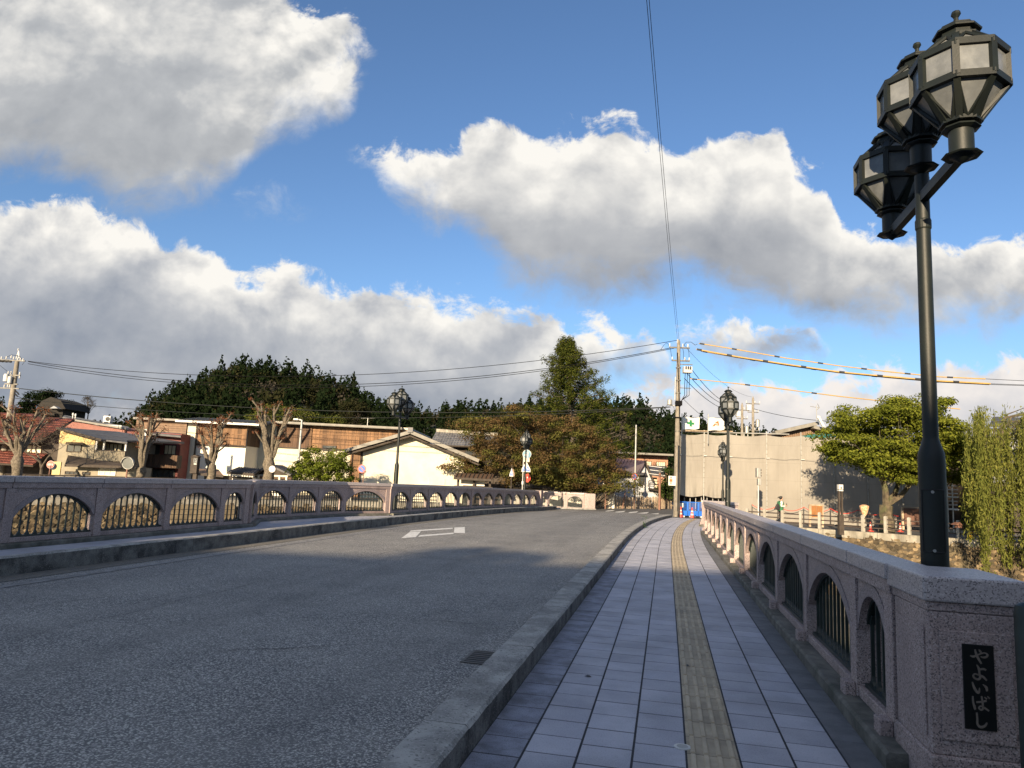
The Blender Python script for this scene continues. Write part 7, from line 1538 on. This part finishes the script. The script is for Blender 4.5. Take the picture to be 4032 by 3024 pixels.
for k in range(8):
    s0_, s1_ = cuts[k] * SL, cuts[k + 1] * SL; nu, nv = 34, 30; mb = MB(); r = random.Random(k + 5); zb = (Z(2760, 1950, 49.5) if k < 2 else GZ + .03); zb_ = zb
    ph = [r.uniform(0, 6.28) for _ in range(6)]
    for j in range(nv + 1):
        for i in range(nu + 1):
            u, v = i / nu, j / nv; z = zb + (ztop - zb) * v - (.12 * math.sin(math.pi * u) * (v > .98)) - (.14 * math.sin(math.pi * u) if (k < 2 and j == 0) else 0)
            fold = math.sin(math.pi * u) ** .6; nz = mnoise.noise
            w = .16 * fold * nz((u * 1.7 + ph[0], v * 1.4 + ph[1], k)) + .07 * fold * nz((u * 5 + v * 2.2 + ph[2], v * 1.6 - u * 1.2, k + 7.)) + .03 * fold * nz((u * 9 - v * 3 + ph[3], v * 6 + u * 4, k + 3.)) + .06 * fold
            if k < 2: w += .09 * fold * max(0, .35 - v) * 3 * math.sin(17 * u + ph[4])
            p = sc0 + scd * (s0_ + (s1_ - s0_) * u) + scn * (w + .02); mb.v.append((p.x, p.y, z))
    mb.f = [(j * (nu + 1) + i, j * (nu + 1) + i + 1, (j + 1) * (nu + 1) + i + 1, (j + 1) * (nu + 1) + i) for j in range(nv) for i in range(nu)]
    part('net_panel', mb, M['net'], sf, world=True, smooth=True)
    zs_ = Z(2900, 1795, 48) - .02 * k; q0, q1 = sc0 + scd * (s0_ + .1) + scn * .16, sc0 + scd * (s1_ - .1) + scn * .16
    part('seam', MB().tube([(q0.x, q0.y, zs_), ((q0.x + q1.x) / 2, (q0.y + q1.y) / 2 - .12, zs_ - .05), (q1.x, q1.y, zs_)], .012, 4), M['net'], sf, world=True); part('tie', MB().box(q0.x - .12, q0.x + .1, q0.y - .05, q0.y - .02, zs_ - .02, zs_ + .02), M['white'], sf, world=True)
    for s_ in ((s0_,) if k else (s0_,)) + ((s1_,) if k == 7 else ()):
        p = sc0 + scd * s_ + scn * .05; part('scaffold_pole', MB().tube([(p.x, p.y, GZ), (p.x, p.y, ztop + .25)], .035, 6), M['steel'], sf, world=True)
        for j in range(14): part('lacing', MB().box(p.x - .045, p.x + .045, p.y - .06, p.y - .036, GZ + .6 + j * .35, GZ + .63 + j * .35), M['net'], sf, world=True) if j % 1 == 0 and s_ > 0 else None
for k in range(12):
    p = sc0 + scd * (SL * .26 * k / 11) - scn * .35; part('standard', MB().tube([(p.x, p.y, GZ), (p.x, p.y, GZ + 2.2)], .03, 6), M['steel'], sf, world=True)
part('top_rail', MB().tube([sc0 + Vector((0, 0, ztop - GZ + .12)), sc0 + scd * SL * .45 + Vector((0, 0, ztop - GZ + .1))], .04, 6), M['steel'], sf, world=True)
part('plank', MB().beam(sc0 + Vector((-.3, 0, ztop - GZ + .16)), sc0 + scd * 3.6 + Vector((0, 0, ztop - GZ + .2)), .3, .06), M['picket'], sf, world=True)
back = scn * -7.
part('building_core', MB().prism([sc0 - scn * 1.2, sc1 - scn * 1.2, sc1 + back, sc0 + back], (0, 0, ztop - GZ - .4)), M['timber'], sf, world=True)
part('side_net', MB().quad(sc0, sc0 + back, sc0 + back + Vector((0, 0, ztop - GZ)), sc0 + Vector((0, 0, ztop - GZ))), M['net'], sf, world=True)
M['green_net'] = mat('green_net', (.03, .20, .16), (.04, .25, .2), 2., .9)
gn = solo('green_tarp', MB().quad(at(3070, 1727, 50), at(3400, 1745, 50), at(3420, 1712, 54), at(3240, 1705, 54)), M['green_net'], 'green tarpaulin roof over the netted building', 'tarpaulin')
# open scaffold at its right end
so = thing('open_scaffold', 'open steel scaffolding beside the willow', 'scaffold', (X(3720, 1990, 43), 43, GZ))
for i, px in enumerate((3716, 3732, 3748, 3764)): x = X(px, 1900, 43); part('standard', MB().tube([(x, 43 + (i % 2) * .9, GZ), (x, 43 + (i % 2) * .9, Z(3740, 1900, 43))], .04, 6), M['steel'], so, world=True)
for k in range(7): part('ledger', MB().tube([at(3712, 1912 + k * 15, 43), at(3770, 1914 + k * 15, 43)], .03, 6), M['steel'], so, world=True)
for k in range(2): part('deck', MB().box(X(3712, 1950, 43), X(3770, 1950, 43), 42.9, 43.9, Z(3740, 1958 + k * 50, 43), Z(3740, 1954 + k * 50, 43)), M['steel'], so, world=True)
# flags on the scaffold
def flag(label, px, py, pw, ph_, Y, mark):
    b = at(px, py, Y); w, h = pw * Y / F_PX, ph_ * Y / F_PX; t = thing('flag', label, 'flag', (b.x, b.y, b.z - h - .9)); z1 = h + .9
    part('staff', MB().tube([(-.03, 0, 0), (-.03, 0, z1 + .25)], .03, 6), M['steel'], t)
    def S(u, v, o=0.): return (u * w, -.10 * math.sin(u * 5.5 + v) * u - o, .9 + h * v * (1 - .12 * u) + h * .12 * u * 1.0 + .05 * math.sin(u * 7) * u)
    n = 14; mb = MB()
    for j in range(n + 1):
        for i in range(n + 1): mb.v.append(S(i / n, j / n))
    mb.f = [(j * (n + 1) + i, j * (n + 1) + i + 1, (j + 1) * (n + 1) + i + 1, (j + 1) * (n + 1) + i) for j in range(n) for i in range(n)]
    part('cloth', mb, M['sign_white'], t, smooth=True); part('hoist_rope', MB().tube([(0, 0, .9 + h), (w, 0, z1 + .03)], .01, 4), M['wire_grey'], t)
    for poly, m in mark:
        for o in (.012, -.012): part('flag_mark', MB().add([S(u, v, o) for u, v in poly], [tuple(range(len(poly)))]), m, t)
    return t
gm = mat('flag_green', (.01, .16, .05), rough=.8); om = mat('flag_orange', (.72, .10, .02), rough=.8)
flag('white flag with a green cross on the netted scaffold', 2687, 1642, 68, 50, 49.6, [([(.27, .42), (.42, .42), (.42, .24), (.56, .24), (.56, .42), (.70, .42), (.70, .60), (.56, .60), (.56, .78), (.42, .78), (.42, .60), (.27, .60)], gm)])
flag('white flag with an orange red letter mark, right of the green cross flag', 2790, 1644, 64, 52, 48.9, [([(.22, .30), (.36, .32), (.44, .46), (.40, .56)], om), ([(.38, .58), (.62, .80), (.66, .42), (.57, .40), (.56, .62), (.50, .56)], om), ([(.42, .44), (.54, .40), (.56, .46), (.46, .50)], om)])

# blue construction barrier and cones
M['blue_panel'] = mat('blue_barrier', (.015, .11, .50), (.02, .14, .56), 3., .45, c3=(.05, .2, .5), s3=3., a3=.3)
bf = thing('construction_barrier', 'blue mesh construction barrier in front of the netted scaffold', 'barrier', tuple(gnd(2730, 2042))); a_, b_ = gnd(2664, 2036), gnd(2792, 2041)
for k in range(3):
    p0, p1 = a_.lerp(b_, k / 3. + .008), a_.lerp(b_, (k + 1) / 3. - .008); z0, z1, z2 = .12, .45, 1.02
    V3 = lambda p, z: Vector((p.x, p.y, GZ + z))
    part('solid_panel', MB().beam(V3(p0, (z0 + z1) / 2), V3(p1, (z0 + z1) / 2), .05, z1 - z0), M['blue_panel'], bf, world=True)
    fr = MB().beam(V3(p0, z2), V3(p1, z2), .06, .05)
    part('top_bar', fr, M['blue_panel'], bf, world=True); part('upright', MB().beam(V3(p0, z1), V3(p0, z2), .06, .06), M['blue_panel'], bf, world=True); part('upright', MB().beam(V3(p1, z1), V3(p1, z2), .06, .06), M['blue_panel'], bf, world=True)
    ms = MB(); d = p1 - p0
    for q in range(1, 14): ms.beam(V3(p0.lerp(p1, q / 14), z1), V3(p0.lerp(p1, q / 14), z2), .012, .012)
    for q in range(1, 5): ms.beam(V3(p0, z1 + (z2 - z1) * q / 5), V3(p1, z1 + (z2 - z1) * q / 5), .012, .012)
    part('mesh_infill', ms, M['blue_panel'], bf, world=True, kind='stuff')
    part('weight', MB().box(p0.x + .05, p0.x + .45, p0.y - .35, p0.y - .1, GZ + .01, GZ + .13), M['sign_white'], bf, world=True, bevel=.03)
part('notice', MB().box(a_.x + .12, a_.x + .42, a_.y - .09, a_.y - .06, GZ + .66, GZ + .94), M['sign_white'], bf, world=True)
M['cone_red'] = mat('cone_red', (.70, .06, .03), (.62, .05, .03), 4., .5)
def cone(label, p, h=.72):
    t = thing('traffic_cone', label, 'traffic cone', tuple(p), group='traffic cones'); part('base_plate', MB().box(-.19, .19, -.19, .19, 0, .035), M['cone_red'], t, bevel=.01)
    rr_ = lambda z: .14 - .105 * z / h
    for i in range(7):
        z0, z1 = .036 + (h - .036) * i / 7, .036 + (h - .036) * (i + 1) / 7; part('band', MB().lathe([(rr_(z0), z0), (rr_(z1), z1)], 14), M['sign_white'] if i in (2, 4) else M['cone_red'], t, smooth=True)
    return t
c0 = cone('red and white traffic cone at the left end of the blue barrier', gnd(2680, 2039)); 
for p, lab in ((gnd(2725, 2043), 'red and white traffic cone in the middle of the blue barrier'), (gnd(3428, 2092), 'red and white traffic cone behind the right bank fence'), (gnd(3545, 2094), 'small red cone beside the trunk of the green tree, behind the fence')):
    c = copy_tree(c0, tuple(p)); c['label'] = lab; c.scale = (.7,) * 3 if p.x > 15 else (1,) * 3
# traffic signal seen from the side, lamp post, boards, tree wrap on the right bank
ts = thing('traffic_signal', 'pedestrian signal on a slim dark post before the netting', 'traffic signal', tuple(gnd(2986, 2062))); Ys_ = gnd(2986, 2062).y; tz_ = lambda py: Z(2988, py, Ys_) - GZ
part('post', MB().lathe([(.06, 0), (.05, tz_(1910))], 8), M['steel'], ts, smooth=True); part('signal_case', MB().box(-.13, .11, -.16, .16, tz_(1880), tz_(1843)), M['steel'], ts, bevel=.02); part('signal_case', MB().box(-.05, .14, -.14, .14, tz_(1910), tz_(1884)), M['steel'], ts, bevel=.02)
for k in range(3): part('visor', MB().lathe([(.07, 0), (.07, .1)], 10, (.11, -.05), 0, tz_(1876 - k * 11)), M['timber'], ts)
bl = thing('bollard_lamp', 'square white topped bank lamp on twin dark posts', 'street lamp', (*(gnd(3311, 2098)[:2]), GZ - .1)); Yb_ = gnd(3311, 2098).y; bz = lambda py: Z(3311, py, Yb_) - GZ + .1
part('base', MB().box(-.12, .12, -.12, .12, 0, bz(2027)), M['timber'], bl, bevel=.01)
for x in (-.075, .075): part('post', MB().box(x - .035, x + .035, -.06, .06, bz(2027) + .002, bz(1935)), M['timber'], bl)
part('lamp_box', MB().box(-.115, .115, -.115, .115, bz(1934), bz(1908)), M['sign_white'], bl, bevel=.01); part('lamp_mark', MB().box(-.03, .03, -.125, -.116, bz(1925), bz(1917)), M['timber'], bl); part('lamp_band', MB().box(-.118, .118, -.118, .118, bz(1929), bz(1927)), M['timber'], bl)
M['orange_wood'] = mat('varnished_wood', (.29, .125, .035), (.22, .095, .03), 4., .6, stretch=(8, 8, 1), space='World')
wb = thing('notice_board', 'varnished orange wooden notice board on posts behind the right bank fence', 'notice board', (*(gnd(3214, 2075)[:2]), GZ)); Yw = gnd(3214, 2075).y; wz = lambda py: Z(3214, py, Yw) - GZ; wx = lambda px: X(px, 2010, Yw) - X(3214, 2010, Yw)
for px in (3189, 3239): part('post', MB().box(wx(px) - .05, wx(px) + .05, -.05, .05, 0, wz(1988)), M['picket'], wb)
part('frame', MB().box(wx(3188), wx(3241), -.08, -.051, wz(2039), wz(1987)), M['picket'], wb)
for a0, a1 in ((3194, 3213.5), (3214.5, 3236)):
    for k in range(7): part('board', MB().box(wx(a0), wx(a1), -.1, -.081, wz(2036 - k * 6.4), wz(2030 - k * 6.4)), M['orange_wood'], wb)
M['brown_board'] = mat('brown_board', (.11, .055, .04), (.13, .065, .045), 3., .7)
bb_ = thing('map_board', 'wide brown board on posts between the green tree and the lamp post', 'notice board', (*(gnd(3600, 2088)[:2]), GZ)); Yq = gnd(3600, 2088).y; qz = lambda py: Z(3600, py, Yq) - GZ; qx = lambda px: X(px, 2030, Yq) - X(3600, 2030, Yq)
part('board', MB().box(qx(3560), qx(3730), -.06, .0, qz(2066), qz(2002)), M['brown_board'], bb_)
for px in (3558, 3640, 3728): part('post', MB().box(qx(px) - .06, qx(px) + .06, .001, .12, 0, qz(2000)), M['picket'], bb_)
part('top_rail', MB().box(qx(3556), qx(3734), -.08, .13, qz(2000), qz(1997)), M['picket'], bb_)
bp = thing('work_panel', 'blue site panel with white notices behind the green tree', 'panel', (*(gnd(3545, 2080)[:2]), GZ)); part('panel', MB().box(-.55, .75, .3, .34, .6, 1.75), M['blue_panel'], bp); 
for x, z in ((-.2, .55), (.35, .5)): part('notice', MB().box(x - .13, x + .13, .26, .295, z, z + .35), M['sign_white'], bp)
wr = thing('wrapped_sapling', 'cloth wrapped stake with pale patterned bundle by the fence', 'wrapped stake', (*(gnd(3405, 2088)[:2]), GZ)); part('stake', MB().tube([(0, 0, 0), (0, 0, .9)], .03, 6), M['picket'], wr); part('cloth', MB().lathe([(.05, .78), (.16, .95), (.22, 1.2), (.26, 1.38), (.1, 1.45)], 9), mat('patterned_cloth', (.62, .5, .33), (.6, .25, .12), 14., .9), wr, smooth=True)
for k, px in enumerate((2945, 3020, 3110, 3190, 3330, 3400)):
    pass
rp = thing('barrier_chain', 'red brown rope chain hung along the front of the netting', 'chain', tuple(gnd(3100, 2055)))
for k in range(6):
    s_ = SL * (.30 + .1 * k); p0 = sc0 + scd * s_ + scn * .7 + Vector((0, 0, 1.05)); p1 = sc0 + scd * (s_ + SL * .1) + scn * .7 + Vector((0, 0, 1.05)); part('chain_span', MB().tube(catenary(p0, p1, .28, 8), .018, 5), M['cone_red'], rp, world=True); part('chain_post', MB().tube([(p0.x, p0.y, GZ), tuple(p0)], .02, 6), M['black'], rp, world=True)
bh = solo('nest_box', MB().box(X(3766, 2065, 34.6), X(3786, 2065, 34.6), 34.5, 34.75, Z(3776, 2078, 34.6), Z(3776, 2066, 34.6)).prism([at(3763, 2067, 34.4), at(3790, 2067, 34.4), at(3780, 2057, 34.4)], (0, .4, 0)), M['rust'], 'little roofed box on a fence post beside the willow', 'box')
yb = solo('yellow_sign', MB().prism([at(3808, 2122, 36.5), at(3830, 2124, 36.5), at(3832, 2094, 36.5), at(3813, 2094, 36.5)], (0, .05, 0)), mat('yellow_board', (.75, .6, .02), (.65, .12, .03), 3., .6), 'yellow and red works sign behind the fence by the willow', 'sign')
sg_ = thing('hanging_sign', 'small white and orange vertical sign on the scaffold corner pole', 'sign', at(2648, 1910, 46.0)); part('board', MB().box(-.27, .2, -.04, .02, -.03, .58), M['sign_white'], sg_); part('picture', MB().box(-.21, -.02, -.052, -.041, .2, .38), M['orange_wood'], sg_); part('arm', MB().tube([(.1, 0, .5), (.3, 0, .5)], .02, 5), M['steel'], sg_); text(sg_, '旅', -.12, -.056, .46, .16, M['black']); text(sg_, '館', -.12, -.056, .1, .16, M['orange_wood'])

# ------------------------------------------------------------------ walking person
def person():
    Y = gnd(3075, 2052).y; g = gnd(3075, 2066, GZ); Y = g.y; o = Vector((X(3072, 2000, Y), Y, GZ)); t = thing('person', 'person in a green vest and white sleeves walking while looking at a phone', 'person', tuple(o))
    # x = walking direction (to the right)
    J = {'pel': (0, 0, .90, .15, .12), 'wst': (0, 0, 1.05, .135, .11), 'chs': (.02, 0, 1.28, .165, .12), 'nck': (.04, 0, 1.43, .055, .055), 'hd0': (.07, 0, 1.50, .07, .065), 'hd1': (.10, 0, 1.60, .10, .085), 'hd2': (.08, 0, 1.68, .06, .06),
         'hpL': (.0, -.09, .84, .10, .10), 'knL': (.17, -.09, .48, .065, .065), 'anL': (.10, -.09, .09, .045, .045), 'toL': (.24, -.09, .035, .04, .03),
         'hpR': (.0, .09, .84, .10, .10), 'knR': (.02, .09, .46, .065, .065), 'anR': (-.26, .09, .16, .045, .045), 'toR': (-.17, .09, .04, .035, .03),
         'shL': (.03, -.19, 1.36, .07, .07), 'elL': (-.02, -.22, 1.10, .05, .05), 'wrL': (.24, -.15, 1.12, .034, .034), 'haL': (.31, -.12, 1.15, .035, .02),
         'shR': (.03, .19, 1.36, .07, .07), 'elR': (-.02, .22, 1.10, .05, .05), 'wrR': (.22, .14, 1.12, .034, .034), 'haR': (.29, .11, 1.15, .035, .02)}
    E_ = [('pel', 'wst'), ('wst', 'chs'), ('chs', 'nck'), ('nck', 'hd0'), ('hd0', 'hd1'), ('hd1', 'hd2')] + [(a + s, b + s) for s in 'LR' for a, b in (('hp', 'kn'), ('kn', 'an'), ('an', 'to'), ('sh', 'el'), ('el', 'wr'), ('wr', 'ha'))] + [('pel', 'hpL'), ('pel', 'hpR'), ('chs', 'shL'), ('chs', 'shR')]
    # fingers
    for s, sy in (('L', -1), ('R', 1)):
        hx, hy, hz = J['ha' + s][:3]
        for k in range(4): J['f%d%s' % (k, s)] = (hx + .055, hy - sy * .02, hz + .03 - k * .018, .009, .009); J['g%d%s' % (k, s)] = (hx + .085, hy - sy * .045, hz + .035 - k * .018, .008, .008); E_ += [('ha' + s, 'f%d%s' % (k, s)), ('f%d%s' % (k, s), 'g%d%s' % (k, s))]
        J['t' + s] = (hx + .03, hy - sy * .045, hz + .04, .01, .01); E_.append(('ha' + s, 't' + s))
    names = list(J); me = bpy.data.meshes.new('body'); me.from_pydata([J[n][:3] for n in names], [(names.index(a), names.index(b)) for a, b in E_], [])
    sk = bpy.data.materials.new('person_body'); sk.use_nodes = True; tt = NT(sk.node_tree); ob = tt.new('ShaderNodeTexCoord').outputs['Object']; sp = tt.new('ShaderNodeSeparateXYZ'); tt.l.new(ob, sp.inputs[0])
    col = tt.mix(tt.step(sp.outputs[2], .895, .90), (.012, .012, .014), (.70, .69, .66)); col = tt.mix(tt.step(sp.outputs[2], 1.415, 1.42), col, (.50, .30, .21)); hand = tt.mul(tt.step(sp.outputs[0], .235, .24), tt.step(sp.outputs[2], .95, .96)); col = tt.mix(hand, col, (.50, .30, .21)); tt.put(tt.n['Principled BSDF'].inputs['Base Color'], col)
    me.materials.append(sk); o_ = link('body', me, t); md = o_.modifiers.new('skin', 'SKIN'); md.use_smooth_shade = True; sv = me.skin_vertices[0].data
    for i, n in enumerate(names): sv[i].radius = J[n][3:5]; sv[i].use_root = (n == 'pel')
    o_.modifiers.new('sub', 'SUBSURF').levels = 1; o_.modifiers['sub'].render_levels = 2
    part('vest', MB().lathe([(.17, .84), (.185, .95), (.175, 1.1), (.20, 1.28), (.17, 1.38), (.08, 1.425), (.07, 1.43)], 16, (.012, 0)), mat('green_vest', (.03, .13, .06), (.04, .16, .075), 9., .9), t, smooth=True)
    part('hair', MB().lathe([(.05, 1.50), (.09, 1.55), (.10, 1.62), (.085, 1.69), (.03, 1.715)], 14, (.045, 0)), M['black'], t, smooth=True); part('ponytail', MB().tube([(-.03, 0, 1.64), (-.11, 0, 1.64), (-.15, 0, 1.57)], [.03, .035, .012], 8), M['black'], t, smooth=True)
    bagm = mat('black_bag', (.008, .008, .01), rough=.6); bag = thing('handbag', 'black shoulder bag on the back of the walking person', 'bag', tuple(o + Vector((-.2, -.1, .92)))); part('bag_body', MB().prism([(-.2, -.08, -.02), (.12, -.08, -.06), (.16, -.08, .12), (.05, -.08, .34), (-.05, -.08, .30)], (0, .16, 0)), bagm, bag, bevel=.03); part('strap', MB().tube([(-.02, -.03, .3), (.1, -.1, .48), (.2, -.06, .52)], .012, 6), bagm, bag)
    ph = thing('phone', 'small dark phone in the hands of the walking person', 'phone', tuple(o + Vector((.385, -.02, 1.16)))); part('case', MB().box(-.006, .006, -.04, .04, -.02, .13), bagm, ph, bevel=.003); part('screen', MB().box(-.0075, -.0062, -.034, .034, -.012, .122), M['window'], ph)
person()
